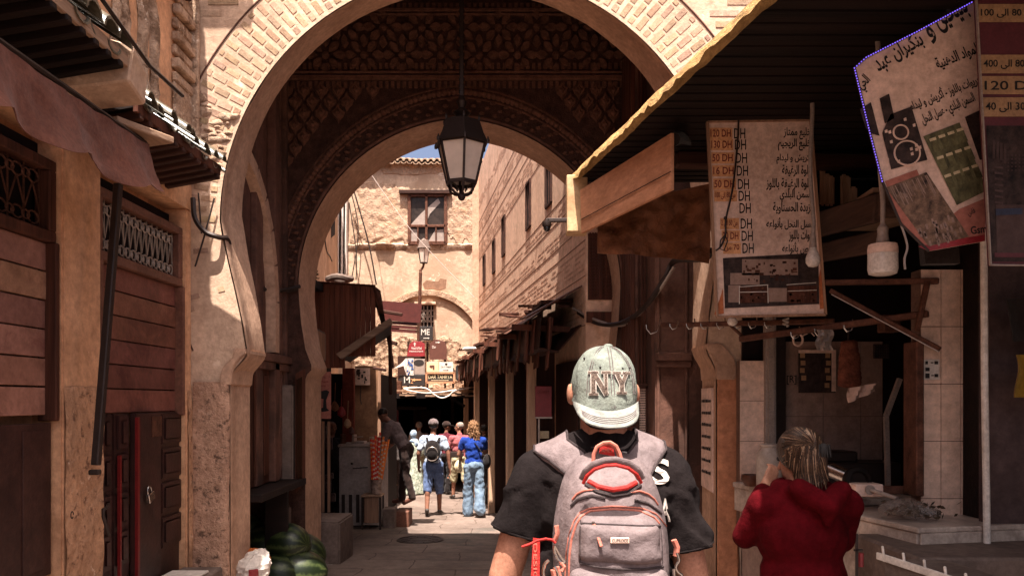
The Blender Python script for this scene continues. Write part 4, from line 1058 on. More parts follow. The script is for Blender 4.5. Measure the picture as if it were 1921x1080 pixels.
# wires across the alley
wire('wire', [P(690, 318, 21.6), P(770, 430, 18), P(890, 558, 14.5)], .007, M['pipe'], 'pale straight wire slanting down across the end house', 'wire')
for i, (p, lab) in enumerate([([(652, 352), (650, 430), (648, 522)], 'grey cable dropping straight down the corner of the end house'), ([(656, 350), (672, 430), (660, 522)], 'thin cable bowing away from the house corner'), ([(660, 345), (690, 450), (706, 534)], 'black cable swinging down towards the wooden hood'), ([(655, 380), (668, 470), (668, 525)], 'short dark cable hugging the corner wall')]):
    wire('wire', [P(x, y, 21.85 - .1 * i) for x, y in p], .014 if i != 2 else .02, M['iron'] if i else M['pipe'], lab, 'wire')
wire('wire', [on_left(606, 430), on_left(612, 470), on_left(618, 480), on_left(622, 490)], .015, M['iron'], 'dark wire stapled to the plain plaster house wall', 'wire')
b = MB()
for dx, wd in ((637, .16), (643, .2), (648, .12)): b.bar(P(dx, 360, 21.9), P(dx - 1, 525, 21.9), wd, .12, (0, 1, 0))
build_each(b, 'drain_pipe', M['white'], eh, smooth=0, bevel=.02)

# ------------------------------------------------------------------ left alley shops
ls = thing('timber_shop', 'dark timber fronted stall with a big wooden hood and salmon banner', 'shop', (-3.0, 12, G(12)))
b = MB(); b.box(-4.2, -3.3, 9.36, 14.6, -1, 3.2); b.box(-4.2, -2.45, 14.55, 17.0, -1, 2.1); b.box(-4.2, -2.7, 9.36, 9.7, -1, 3.0); b.box(-4.2, -2.5, 9.5, 14.5, 3.05, 3.15); b.build('back_wall', M['void'], ls, smooth=0)  # last box is an unseen roof slab, added to darken the inside
b = MB(); yh = 10.6                                    # boarded hood facing the arch
px = 562
while px < 700:
    x0, x1 = X(px, yh), X(px + 9.3, yh); zt = Z(lerp(525, 534, (px - 562) / 140), yh); zb = Z(690 if px < 640 else 668, yh)
    b.box(x0, x1 - .003, yh, yh + .03, zb, zt); px += 9.5
b.build('hood_board', wood('red_brown_boards', (.2, .066, .036), (.09, .028, .016)), ls, smooth=0, bevel=.004)
b = MB(); A = [P(700, 534, yh), P(716, 587, yh), P(700, 660, yh)]; B = [P(700, 531, yh + 2.6), P(713, 585, yh + 2.2), P(700, 650, yh + 2.6)]
b.loft([P(560, 526, yh - .03), P(700, 534, yh - .03), P(714, 545, yh - .03), P(721, 590, yh - .03), P(712, 586, yh), P(698, 538, yh), P(560, 530, yh)], [P(560, 526, yh - .03) + Vector((-.35, 2.4, 0)), P(700, 534, yh) + Vector((-.35, 2.4, 0)), P(714, 545, yh) + Vector((-.35, 2.4, 0)), P(721, 590, yh) + Vector((-.35, 2.4, 0)), P(712, 586, yh) + Vector((-.35, 2.4, 0)), P(698, 538, yh) + Vector((-.35, 2.4, 0)), P(560, 530, yh) + Vector((-.35, 2.4, 0))])
b.build('hood_roof', M['woody'], ls, smooth=0)
b = MB(); b.loft([P(633, 665, 10.5), P(733, 600, 10.5), P(735, 606, 10.5), P(636, 672, 10.5)], [P(633, 665, 10.5) + Vector((-.5, 3.2, .1)), P(733, 600, 10.5) + Vector((-.5, 3.2, .1)), P(735, 606, 10.5) + Vector((-.5, 3.2, .1)), P(636, 672, 10.5) + Vector((-.5, 3.2, .1))])
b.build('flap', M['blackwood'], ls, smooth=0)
b = MB(); q = [P(630, 664, 10.42), P(731, 596, 10.42), P(737, 606, 10.42), P(640, 674, 10.42)]; b.loft(q, [p + Vector((0, .06, 0)) for p in q]); b.build('flap_edge', wood('grey_plank', (.3, .2, .14), (.13, .072, .047), axis=0, sc=14), ls, smooth=0, bevel=.006)
b = MB(); b.box(X(642, 13.95), X(664, 13.95), 13.95, 14.05, Z(832, 13.95), Z(690, 13.95)); b.build('red_post', mat('red_brown_paint', (.22, .05, .03), (.13, .03, .02), sc=5), ls, smooth=0, bevel=.01)
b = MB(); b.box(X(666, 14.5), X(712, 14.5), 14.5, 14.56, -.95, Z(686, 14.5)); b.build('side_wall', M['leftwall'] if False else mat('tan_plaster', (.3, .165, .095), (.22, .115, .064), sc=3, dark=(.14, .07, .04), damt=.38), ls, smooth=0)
b = MB(); b.bar(P(716, 745, 17), P(716, 930, 17), .12, .1, (0, 1, 0)); b.bar(P(712, 690, 14.5), P(712, 830, 14.5), .05, .06, (0, 1, 0))
for px in (577, 588, 606, 617): b.bar(P(px, 790, 10.4), P(px, 960, 10.4), .03, .03, (0, 1, 0))
build_each(b, 'shop_post', M['palewoodz'], ls, smooth=0)
b = MB()                                               # goods glimpsed in the dark shop
rr = random.Random(21)
for k in range(22):
    px_, py_ = rr.uniform(574, 628), rr.uniform(800, 950); s_ = rr.uniform(.04, .09); c_ = P(px_, py_, 10.7 + rr.random() * .8)
    b.box(c_.x - s_ * .6, c_.x + s_ * .6, c_.y, c_.y + .05, c_.z - s_, c_.z + s_)
b.build('shelf_goods', M['photo3'], ls, smooth=0, bevel=.01)
b = MB(); b.bar(P(714, 582, 12.5), P(790, 588, 12.5), .03, .3); 
for k in range(5):
    q = [P(722, 588 + k * 7, 12.5), P(784 - k, 592 + k * 7, 12.5), P(784 - k, 597 + k * 7, 12.5), P(722, 593 + k * 7, 12.5)]; b.loft(q, [p + Vector((0, .5, .05)) for p in q])
tag(b.build('slatted_shelf', paint('dark_red_slats', (.12, .03, .025)), smooth=0), 'dark red slatted awning shelf jutting out past the wooden hood', 'awning')
b = MB(); b.bar(P(714, 583, 12.3), P(755, 590, 12.3), .06, .05); b.bar(P(710, 612, 12.6), P(748, 618, 12.6), .1, .08); b.bar(P(700, 690, 14.2), P(724, 694, 14.2), .1, .05); b.bar(P(731, 600, 13.5), P(733, 740, 13.5), .06, .06)
b.bar(P(722, 600, 13.6), P(738, 690, 13.6), .05, .05); b.bar(P(728, 640, 12.6), P(745, 645, 12.6), .1, .06)
tag(b.build('bracket_timber', M['woodx'], smooth=0, bevel=.01), 'bundle of rough bracket timbers and a pole under the slatted shelf', 'timber')
b = MB(); c = P(637, 528, 11.2); b.tube([c + Vector((cos(a) * .16, sin(a) * .14, .04 + .012 * sin(3 * a))) for a in [2 * pi * k / 16 for k in range(17)]], .045, 8)
tag(b.build('old_tyre', M['concrete']), 'dusty rolled hose lying on top of the wooden hood', 'hose')
# plant on the hood
pl_ = thing('potted_shrub', 'small dry shrub sprouting on the hood beside the inner arch', 'plant', tuple(P(584, 526, 10.9)))
b = MB(); rr = random.Random(8); base = P(592, 528, 10.9)
stems = [[base, base + Vector((-.05, 0, .12)), base + Vector((-.09, 0, .24)), P(578, 488, 10.9)], [base, base + Vector((.0, .02, .1)), P(586, 500, 10.9)], [base, P(577, 505, 10.9)]]
for s_ in stems: b.tube(s_, .008, 5)
b.build('stem', M['woody'], pl_)
b = MB()
for s_ in stems:
    for k in range(60):
        t = rr.uniform(.3, 1) * (len(s_) - 1); i = min(int(t), len(s_) - 2); c = lerp(s_[i], s_[i + 1], t - i) + Vector((rr.gauss(0, .02), rr.gauss(0, .02), rr.gauss(0, .015)))
        u = Vector((rr.gauss(0, 1), rr.gauss(0, 1), rr.gauss(0, .6))).normalized() * .035; v_ = u.orthogonal().normalized() * .012
        b.add([c, c + u * .5 + v_, c + u, c + u * .5 - v_], [(0, 1, 2, 3)])
b.build('leaves', mat('dry_leaf', (.12, .09, .05), (.06, .045, .025), sc=20, bump=0), pl_, smooth=0)
# left shop goods
s = sign('paper_banner', 'salmon paper banner with a black stain hanging in the timber stall', 589, 621, 697, 785, M['paperred'], Y=10.2, thick=.006, cat='poster', words_=[('. . .  HOTEL . .', (597, 614, 706, 709), M['redink'], False), ('Dar Saada', (595, 616, 713, 717), M['redink'], False), ('bazar', (600, 612, 721, 724), M['redink'], False)])
b = MB(); q = [(595, 735), (612, 731), (618, 734), (612, 750), (613, 765), (618, 770), (605, 772), (593, 768), (606, 764), (607, 748), (594, 745)]; b.add([P(x, y, 10.192) for x, y in q], [list(range(len(q)))]); b.build('stain', M['ink'], s, smooth=0)
s = sign('poster', 'black and white picture poster pinned to the tan pillar', 666, 694, 690, 722, M['paper'], Y=14.45, thick=.006, cat='poster')
b = MB(); rr = random.Random(31)
for k in range(12):
    xq, yq = rr.uniform(668, 686), rr.uniform(692, 714); w_, h_ = rr.uniform(2, 6), rr.uniform(2, 7); b.add([P(xq, yq, 14.44 - k * .0006), P(xq + w_, yq, 14.44 - k * .0006), P(xq + w_, yq + h_, 14.44 - k * .0006), P(xq, yq + h_, 14.44 - k * .0006)], [(0, 1, 2, 3)])
b.build('picture', M['photo3'], s, smooth=0)
hs = thing('hanging_signboard', 'weathered wooden signboard hanging edge on under the hood', 'sign', tuple(P(598, 675, 10.0)))
b = MB(); q = [P(589, 666, 9.9), P(589, 617, 9.9), P(608, 627, 10.3), P(608, 676, 10.3)]; b.loft(q, [p + Vector((.02, -.01, 0)) for p in q]); b.build('board', M['palewoodz'], hs, smooth=0, bevel=.004)
b = MB()
for i in range(4): b.bar(q[i], q[(i + 1) % 4], .03, .04)
b.build('frame', M['concrete'], hs, smooth=0)
wire('bulb_cord', [P(677, 724, 14.3), P(676, 745, 14.3), P(678, 758, 14.3)], .01, M['iron'], 'thin cord with a dark bulb before the tan pillar', 'cord')
# freezer
fz = thing('freezer_cabinet', 'scratched grey chest freezer with striped base beside the snack stool', 'freezer', tuple(P(675, 985, 13.2)))
b = MB(); x0, x1 = X(636, 13.2), X(716, 13.2); zb = Z(985, 13.2)
b.box(x0, x1, 13.2, 13.9, zb, Z(838, 13.2)); b.build('body', mat('grey_enamel', (.42, .36, .33), (.32, .27, .245), sc=3, rough=.5, bump=.1, dark=(.2, .16, .145), damt=.34), fz, smooth=0, bevel=.015, seg=2)
b = MB(); b.box(x0 - .015, x1 + .015, 13.17, 13.93, Z(838, 13.2), Z(833, 13.2)); b.build('lid', M['pipe'], fz, smooth=0, bevel=.01)
b = MB()
for k in range(5): b.box(lerp(x0, x1, .06 + k * .17), lerp(x0, x1, .14 + k * .17), 13.19, 13.2, zb + .05, Z(927, 13.2))
build_each(b, 'vent', M['iron'], fz, smooth=0, bevel=.004)
b = MB(); b.bar(P(662, 878, 13.18), P(690, 876, 13.18), .02, .015); b.ball(P(660, 869, 13.19), .02, 8, 6); b.build('handle', M['iron'], fz)
# stool, pot and the snack sticks
st = thing('wooden_stool', 'small wooden stool with dark metal legs holding the pot of sticks', 'stool', tuple(P(701, 990, 12.9)))
b = MB(); y0 = 12.75; x0, x1 = X(680, 12.9), X(718, 12.9); zt = Z(926, 12.9)
b.box(x0, x1, y0, y0 + .34, zt - .035, zt); b.build('seat', M['palewood'], st, smooth=0, bevel=.008)
b = MB(); b.box(x0 + .05, x1 - .05, y0 + .04, y0 + .06, Z(978, 12.9), zt - .035); b.build('panel', M['palewoodz'], st, smooth=0)
for xa, ya in ((x0 + .02, y0 + .02), (x1 - .02, y0 + .02), (x0 + .02, y0 + .32), (x1 - .02, y0 + .32)):
    b = MB(); b.bar((xa, ya, G(12.9) - .02), (xa, ya, zt - .036), .025, .025, (0, 1, 0)); b.build('leg', M['iron'], st, smooth=0)
b = MB(); b.bar((x0 + .02, y0 + .02, Z(980, 12.9)), (x1 - .02, y0 + .02, Z(980, 12.9)), .02, .02); b.build('rail', M['grille'], st, smooth=0)
b = MB(); cp = P(706, 926, 12.9); b.lathe([(.08, .001), (.09, .03), (.085, .12), (.1, .2), (.115, .24), (.1, .235), (.07, .1), (.01, .06)], cp, 16)
tag(b.build('glass_pot', mat('marbled_pot', (.5, .38, .32), (.12, .07, .05), sc=16, rough=.3)), 'marbled glass pot standing on the wooden stool', 'pot')
M['candyred'] = mat('red_sugar_stick', (.8, .07, .03), (.65, .03, .02), sc=6, rough=.35); M['candyor'] = mat('orange_sugar_stick', (.9, .3, .06), (.8, .16, .03), sc=6, rough=.35); M['candypale'] = paint('pale_stripe', (.8, .62, .5))
rr = random.Random(6)
for k in range(13):
    a = (k - 6) / 6; top = P(712 + a * 17 + rr.uniform(-2, 2), 806 + abs(a) * 6 + rr.uniform(0, 18) + (10 if k > 9 else 0), 12.9 + rr.uniform(-.1, .12)); foot = cp + Vector((a * .06, rr.uniform(-.04, .04), .1))
    b = MB(); n_ = 22; r0 = .017
    pts = [lerp(foot, top, i / (n_ * 2)) for i in range(n_ * 2 + 1)]; b.tube(pts, [r0 * (1.12 if i % 2 else .88) for i in range(n_ * 2 + 1)], 7)
    o = b.build('snack_stick', M['candyred'] if k < 8 else M['candyor']); tag(o, 'ribbed red or orange wrapped stick leaning in the marbled pot', 'snack stick', 'snack sticks in the pot on the stool')
    b = MB()
    for i in range(4, n_, 2):
        c0, c1 = lerp(foot, top, i / n_), lerp(foot, top, (i + .7) / n_); b.tube([c0, c1], r0 * 1.16, 7)
    b.build('stripe', M['candypale'] if k % 3 else M['candyor'], o)
b = MB(); b.box(X(718, 13.0), X(742, 13.0), 12.95, 13.25, G(13) - .02, Z(953, 13.0)); tag(b.build('step_box', M['concrete'], smooth=0, bevel=.012), 'small grey block between the stool and the bending man', 'block')
b = MB(); b.box(X(741, 13.2), X(768, 13.2), 13.1, 13.6, G(13.2) - .02, Z(957, 13.2)); tag(b.build('step_box', M['frameplain'], smooth=0, bevel=.012), 'brown step block under the feet of the bending man', 'block')
# wares hung and stacked about the timber stall
rr = random.Random(63)
for k, (px, py, Y, r_, m_k, lab) in enumerate([(640, 770, 12.6, .07, 'signred', 'red pouch hung by the dark red panel'), (652, 792, 12.4, .06, 'gold', 'ochre pouch hung under the hood flap'), (628, 760, 12.0, .06, 'canvas', 'brown leather pouch hung deepest in the timber stall'), (660, 806, 13.0, .05, 'signbrown', 'dark brown pouch just above the freezer lid')]):
    b = MB(); c = P(px, py, Y); b.lathe([(.01, -r_ * 1.5), (r_, -r_ * .9), (r_ * .9, 0), (r_ * .35, r_ * .9), (.01, r_)], c, 12, sy=.6); b.warp(.012, 12, k); b.tube([c + Vector((0, 0, r_)), c + Vector((.01, 0, .34))], .005, 5); tag(b.build('hanging_pouch', M[m_k]), lab, 'pouch', 'pouches hung in the timber stall')
for k, (dx, h_, r_, m_k, lab) in enumerate([(-.3, .16, .05, 'rust', 'rusty tin standing on the freezer beside the scale'), (.2, .11, .06, 'cream', 'cream tub standing on the freezer edge')]):
    b = MB(); b.lathe([(.01, 0), (r_, 0), (r_ * .95, h_), (r_ * .7, h_), (.01, h_ * .95)], Vector((X(676, 13.4) + dx, 13.45, Z(833, 13.2) + .002)), 14); tag(b.build('tin', M[m_k]), lab, 'tin')
# things on the freezer
b = MB(); c = P(670, 833, 13.4); b.box(c.x - .1, c.x + .12, c.y, c.y + .25, c.z, c.z + .05); b.box(c.x - .09, c.x - .05, c.y, c.y + .25, c.z, c.z + .16); b.bar(c + Vector((-.05, 0, .12)), c + Vector((.1, 0, .13)), .03, .02)
tag(b.build('kitchen_scale', M['grille'], smooth=0, bevel=.008), 'little metal scale standing on the freezer lid', 'scale')

# ------------------------------------------------------------------ right alley shops
M['darkdoor'] = wood('dark_door', (.05, .02, .014), (.02, .009, .006)); M['postwood'] = wood('pale_post', (.8, .54, .37), (.62, .39, .25), axis=2)
rs = thing('shop_row', 'row of shops under a ragged tin awning with pale partition posts', 'shop', (XR(13), 13, G(13)))
b = MB()
for y0, y1 in ((9.6, 10.8), (11.2, 12.8), (13.2, 15.2), (15.6, 17.8), (18.2, 20.4)):
    b = MB(); A = [rw(y0, -.9, .02), rw(y1, -.9, .02), rw(y1, 2.1, .02), rw(y0, 2.1, .02)]; b.loft(A, [p + AN * .04 for p in A])
    b.build('shop_door', M['darkdoor'], rs, smooth=0, bevel=.01)
for y in (10.95, 12.95, 15.3, 18.0, 20.6):
    b = MB(); A = [rw(y, G(y) - .1, .3), rw(y, G(y) - .1, .42), rw(y, 2.35, .42), rw(y, 2.35, .3)]; b.loft(A, [p + AD * .14 for p in A]); A = [rw(y + .05, G(y) - .1, .02), rw(y + .05, G(y) - .1, .31), rw(y + .05, 2.3, .31), rw(y + .05, 2.3, .02)]; b.cur = 1; b.loft(A, [p + AD * .03 for p in A]); b.cur = 0; b.warp(.012, 3, int(y))
    b.build('partition_post', [M['postwood'], M['darkdoor']], rs, smooth=0, bevel=.012)
b = MB(); rr = random.Random(15); A = []
for k in range(24):
    y = 9.5 + k * .46; A.append([rw(y, 2.62, .5), rw(y, 2.24 + .1 * nz((y, 0, 0), 1.3), .53), rw(y, 2.2 + .1 * nz((y, 0, 0), 1.3), .3), rw(y, 2.5, .02)])
b.grid(A, .02, (0, 0, 1)); b.build('sagging_soffit', wood('dark_soffit', (.07, .026, .016), (.025, .009, .006), axis=1), rs, smooth=0)
b = MB(); rr = random.Random(14)
y = 9.5
while y < 20.6:                                        # tin sheets, overlapping and uneven
    L = rr.uniform(.55, 1.0); zo = 2.56 - .006 * (y - 9.5) + rr.uniform(-.04, .04); ov = .66 + rr.uniform(-.12, .1); tilt = rr.uniform(-.05, .05)
    A = [rw(y, 2.98 + rr.uniform(-.04, .06), .01), rw(y, zo, ov), rw(y + L + .08, zo + tilt, ov + rr.uniform(-.05, .05)), rw(y + L + .08, 2.98, .01)]
    b.loft(A, [p + Vector((0, 0, .02)) for p in A]); y += L
b.build('tin_awning', M['rust'], rs, smooth=0)
b = MB(); y = 9.5
while y < 20.4:                                        # boards and fringes hung under the awning
    L = rr.uniform(.1, .2); d = rr.uniform(.35, .62) * (1 + .25 * nz((y, 0, 0), .8)); o_ = rr.uniform(.3, .6)
    A = [rw(y, 2.6, o_), rw(y + L, 2.6, o_), rw(y + L, 2.62 - d + rr.uniform(-.06, .06), o_ + .03), rw(y, 2.62 - d, o_ + .03)]; b.loft(A, [p - AN * .02 for p in A]); y += L * .8
for y in (10, 11.4, 13, 14.8, 17, 19): b.bar(rw(y, 2.5, .05), rw(y, 2.52, .78), .07, .07)
b.build('hung_boards', wood('red_brown_fringe', (.16, .055, .032), (.06, .02, .012)), rs, smooth=0)
b = MB()
for k in range(26):
    y = rr.uniform(9.6, 20); a = rw(y, 2.75 + rr.random() * .25, rr.uniform(.15, .6)); b.bar(a, a + Vector((rr.uniform(-.2, .3), rr.uniform(.2, .9), rr.uniform(-.02, .14))), rr.uniform(.05, .22), rr.uniform(.02, .05))
b.warp(.02, 4); b.build('roof_clutter', M['woody'], rs, smooth=0)
b = MB(); b.ball(rw(16.5, 2.66, .62), (.2, .25, .06), 10, 6); b.warp(.03, 6); b.build('plastic_sheet', M['white'], rs)
s = sign('sign_board', 'plain red notice board on a thin stand before the row of shops', 1004, 1035, 724, 782, M['signred'], Y=10.6, words_=[('OUVERT', (1008, 1031, 732, 738), M['redink'], False)])
b = MB(); b.bar(P(1011, 782, 10.62), P(1011, 900, 10.62), .02, .02, (0, 1, 0)); b.build('stand', M['grille'], s)
b = MB(); b.bar(P(1004, 783, 10.59), P(1036, 783, 10.59), .02, .02); b.build('rim', M['grille'], s, smooth=0)
s = sign('sign_board', 'small yellow and white picture card behind the capped man', 1013, 1030, 808, 822, M['cream'], Y=10.8); 
# notice inside the vault, right of the cap
s = sign('framed_notice', 'framed white notice with dense lines on the vault panelling', 1194, 1216, 724, 815, M['paper'], Y=7.86, frame=M['woodx'], thick=.02, cat='notice')
b = MB(); rr = random.Random(77)
for k in range(17):
    yy = 732 + k * 4.6; x0 = 1197 + rr.random() * 3
    while x0 < 1211: w_ = rr.uniform(1, 3.4); b.add([P(x0, yy, 7.855), P(x0 + w_, yy, 7.855), P(x0 + w_, yy + 1.6, 7.855), P(x0, yy + 1.6, 7.855)], [(0, 1, 2, 3)]); x0 += w_ + .5
b.build('lettering', M['ink'], s, smooth=0)
# cctv
cc = thing('security_camera', 'small dark dome security camera on an arm before the pale wall', 'camera', tuple(P(1026, 434, 6.3)))
b = MB(); b.bar(P(1066, 413, 6.3), P(1026, 413, 6.3), .03, .03); b.bar(P(1027, 410, 6.3), P(1027, 424, 6.3), .03, .03, (0, 1, 0)); b.build('arm', M['iron'], cc, smooth=0, bevel=.005)
b = MB(); b.lathe([(.02, .05), (.035, .045), (.036, .01), (.03, 0)], P(1026, 426, 6.3), 12); b.build('housing', M['iron'], cc)
b = MB(); b.ball(P(1026, 428, 6.3), .028, 12, 8); b.build('dome', paint('smoked_dome', (.01, .01, .012), .1), cc)
wire('cable', [P(1334, 470, 5.9), P(1320, 485, 6.2), P(1265, 490, 7.2), P(1248, 520, 7.3), P(1210, 575, 7.5), P(1165, 606, 8.4), P(1120, 606, 9.2), P(1085, 586, 9.6)], .026, M['iron'], 'thick twisted cable sagging across the right side of the vault')
wire('cable', [P(1265, 500, 7.22), P(1225, 560, 7.45), P(1170, 609, 8.35), P(1118, 600, 9.2), P(1075, 578, 9.7)], .016, M['pipe'], 'thinner grey cable twisted along the thick vault cable')
# produce at the left foot of the arch
m_, nt_m, b_m = newmat('striped_rind'); v_m = coords(nt_m); gr_m = nt_m.nodes.new('ShaderNodeTexGradient'); gr_m.gradient_type = 'RADIAL'; nt_m.links.new(v_m, gr_m.inputs[0])
a_m = mth(nt_m, 'SINE', mth(nt_m, 'ADD', mth(nt_m, 'MULTIPLY', gr_m.outputs['Fac'], 2 * pi * 11), mth(nt_m, 'MULTIPLY', tnoise(nt_m, v_m, 14, 4, .6), 7.0)))
nt_m.links.new(ramp(nt_m, mth(nt_m, 'ADD', mth(nt_m, 'MULTIPLY', a_m, .35), tnoise(nt_m, v_m, 30, 4, .6)), [(.35, (.007, .012, .004)), (.62, (.02, .03, .009)), (.85, (.045, .055, .018))]), b_m.inputs['Base Color']); b_m.inputs['Roughness'].default_value = .4; b_m.inputs['Specular IOR Level'].default_value = .3
M['melon'] = m_
rr = random.Random(12)
for i, (px, py, Y, r, lab) in enumerate([(462, 1012, 7.5, .17, 'round watermelon standing at the back against the vault wall'), (500, 1040, 7.35, .2, 'long dark watermelon at the middle of the pile'), (535, 1035, 7.3, .2, 'big watermelon with pale ground spot at the pile front'), (565, 1050, 7.6, .19, 'watermelon lying behind the big one, toward the street'), (560, 1086, 7.2, .2, 'low watermelon nearest the street at the pile edge'), (520, 1092, 7.1, .19, 'watermelon at the bottom middle of the pile'), (470, 1060, 7.3, .17, 'watermelon squeezed behind the white bag')]):
    b = MB(); Mx = Matrix.Rotation(rr.uniform(-.5, .5), 3, 'Z') @ Matrix.Rotation(pi / 2 + rr.uniform(-.3, .3), 3, 'Y' if i else 'X'); r *= 1.12; b.ball((0, 0, 0), (r, r, r * (1.0 if i == 0 else 1.3)), 24, 16)
    o = b.build('watermelon', M['melon'], origin=(0, 0, 0)); o.location = P(px, py - 14, Y + .85); o.rotation_euler = Mx.to_euler(); tag(o, lab, 'watermelon', 'watermelons piled at the arch foot')
    if i in (2, 3):
        b = MB(); b.ball((r * .55, 0, .0), (r * .5, r * .55, r * .9), 12, 8); b.build('ground_spot', mat('melon_ground_spot', (.3, .22, .09), sc=6), o)
b = MB(); c = P(474, 1052, 7.0); b.ball(c, (.15, .13, .11), 20, 12)
for i, p in enumerate(b.v):
    a = math.atan2(p.y - c.y, p.x - c.x); d = p - c; b.v[i] = c + Vector((d.x, d.y, d.z)) * (1 + .06 * abs(sin(a * 5)))
tag(b.build('pumpkin', mat('pumpkin_skin', (.45, .13, .03), (.3, .08, .02), sc=8, rough=.5)), 'orange ribbed pumpkin beside the white bag', 'pumpkin')
b = MB(); b.box(-3.1, X(600, 8.2), 7.85, 8.55, G(8.2) - .05, Z(1098, 8.2)); tag(b.build('produce_crate', M['wood'], smooth=0, bevel=.02), 'low dark wooden platform under the watermelons', 'platform')
b = MB(); c = P(472, 1068, 6.75); b.ball((0, 0, 0), (.14, .12, .14), 30, 22)
for i, p in enumerate(b.v):
    f_ = 1 + .22 * nz(p, 8, 2) + .2 * abs(nz(p, 20, 4)) + .12 * nz(p, 45, 1); q = p * f_; q.x += max(0, p.z) * .35
    if p.z > .08: q.x += (p.z - .08) * .5; q.z += (p.z - .08) * .35
    b.v[i] = q + c
bg_ = b.build('plastic_bag', M['white'], smooth=20); tag(bg_, 'crumpled white plastic bag with red print lit by the sun', 'bag')
tr = bvh(b); b2 = MB()
def stick(mb, x, z):
    h = tr.ray_cast(Vector((x, 5, z)), Vector((0, 1, 0)))[0]; return h + Vector((0, -.006, 0)) if h else None
def patch(mb, tree, x0, x1, z0, z1, n=6, lift=.006, y0=5.0, shape=None):
    pts = {}
    for i in range(n + 1):
        for j in range(n + 1):
            x, z = lerp(x0, x1, i / n), lerp(z0, z1, j / n); h = tree.ray_cast(Vector((x, y0, z)), Vector((0, 1, 0)))[0]
            pts[i, j] = h + Vector((0, -lift, 0)) if h else None
    for i in range(n):
        for j in range(n):
            q = [pts[i, j], pts[i + 1, j], pts[i + 1, j + 1], pts[i, j + 1]]
            if all(p is not None for p in q): mb.add(q, [(0, 1, 2, 3)])
patch(b2, tr, c.x + .02, c.x + .09, c.z - .03, c.z + .03); b2.build('print', M['signred'], bg_)
b = MB(); b.lathe([(.02, 0), (.2, .01), (.22, .12), (.2, .12), (.18, .02), (.01, .02)], P(450, 1100, 6.9), 20, sx=1.1); tag(b.build('plastic_basin', M['white']), 'white and pink basin behind the arch pier foot', 'basin')
# ------------------------------------------------------------------ right hand food stall
EA = Vector((-.2128, .977, 0))                         # direction of the stall's eave along the street (going away)
def XE(Y): return .48 + .217 * (6.32 - Y)
stall = thing('food_stall', 'shaded food stall with straw edged canopy, tiled walls and marble counter', 'stall', (2.2, 5, G(5)))
ZE = 3.36
def eav(Y): return XE(Y) if Y > 3.3 else max(.86, min(XE(3.3), XE(3.3) - (3.3 - Y) * .18))  # unseen near edge bent streetward, shaped to shade the woman in red
b = MB(); ysl = [6.34 - k * .055 for k in range(100)]
top, bot = [], []
for j, y in enumerate(ysl):                            # straw fringe rolled over the canopy edge
    e0 = eav(y) + nz((y, 0, 0), 2.2) * .018; row = []
    row.append(Vector((e0 + .17, y, ZE + .19 + nz((y, 5, 0), 3) * .04)))
    row.append(Vector((e0 + .09, y, ZE + .13 + nz((y, 7, 0), 5) * .02)))
    row.append(Vector((e0 + .0, y, ZE + .045 + nz((y, 3, 0), 7) * .012)))
    row.append(Vector((e0 - .035 + nz((y, 1, 0), 9) * .012, y, ZE - .025 + nz((y, 1, 0), 6) * .045 + nz((y, 9, 0), 21) * .03)))
    row.append(Vector((e0 + .02, y, ZE - .03 + nz((y, 2, 0), 8) * .012)))
    top.append(row)
b.grid(top); b.build('straw_edge', M['straw'], stall, smooth=40)
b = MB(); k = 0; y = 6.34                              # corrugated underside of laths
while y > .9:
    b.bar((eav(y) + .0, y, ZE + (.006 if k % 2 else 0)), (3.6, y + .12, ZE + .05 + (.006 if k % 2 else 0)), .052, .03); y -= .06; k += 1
b.build('lath_ceiling', wood('shade_black_laths', (.016, .007, .0045), (.004, .002, .0013), axis=0), stall, smooth=0)  # laths darkened in colour to carry the shade under the canopy
b = MB(); b.box(.85, 4.0, .9, 6.4, ZE + .2, ZE + .23)
q = [(eav(y) + .1, y) for y in (6.34, 5, 4, 3.3, 2, .9)] + [(4, .9), (4, 6.34)]
b = MB(); b.loft([(x, y, ZE + .1) for x, y in q], [(x, y, ZE + .13) for x, y in q]); b.build('roof_sheet', M['rust'], stall, smooth=0)
b = MB(); b.bar(P(1418, 195, 4.9), P(1690, -8, 3.6), .1, .1); b.bar((1.15, 5.6, ZE - .06), (3.4, 5.7, ZE - .06), .12, .1); b.bar((1.5, 3.2, ZE - .05), (3.4, 3.2, ZE - .05), .1, .1); build_each(b, 'ceiling_beam', M['woodx'], stall, smooth=0, bevel=.012)
b = MB(); b.box(X(1062, 6.32), X(1100, 6.32), 6.2, 6.4, Z(440, 6.32), Z(336, 6.32)); b.warp(.006, 4); b.build('end_board', mat('yellowed_paint', (.62, .42, .24), (.5, .32, .17), sc=3, dark=(.36, .2, .1), damt=.36), stall, smooth=0, bevel=.006)
b = MB(); q = [P(1088, 356, 6.15), P(1090, 438, 6.15), P(1258, 356, 4.92), P(1258, 249, 4.92)]; b.loft(q, [p + Vector((.025, .006, 0)) for p in q]); b.build('valance_board', M['orangewood'], stall, smooth=0, bevel=.004)
b = MB(); b.bar(P(1090, 412, 6.13), P(1258, 322, 4.9), .006, .004); b.build('board_joint', M['wood'], stall, smooth=0)
b = MB(); b.tube([P(1262, 262, 4.95), P(1275, 258, 5.2), P(1300, 262, 5.6)], .04, 8); b.warp(.03, 7); b.build('rolled_cloth', M['tarpblack'], stall)
cv = MB(); g_ = []
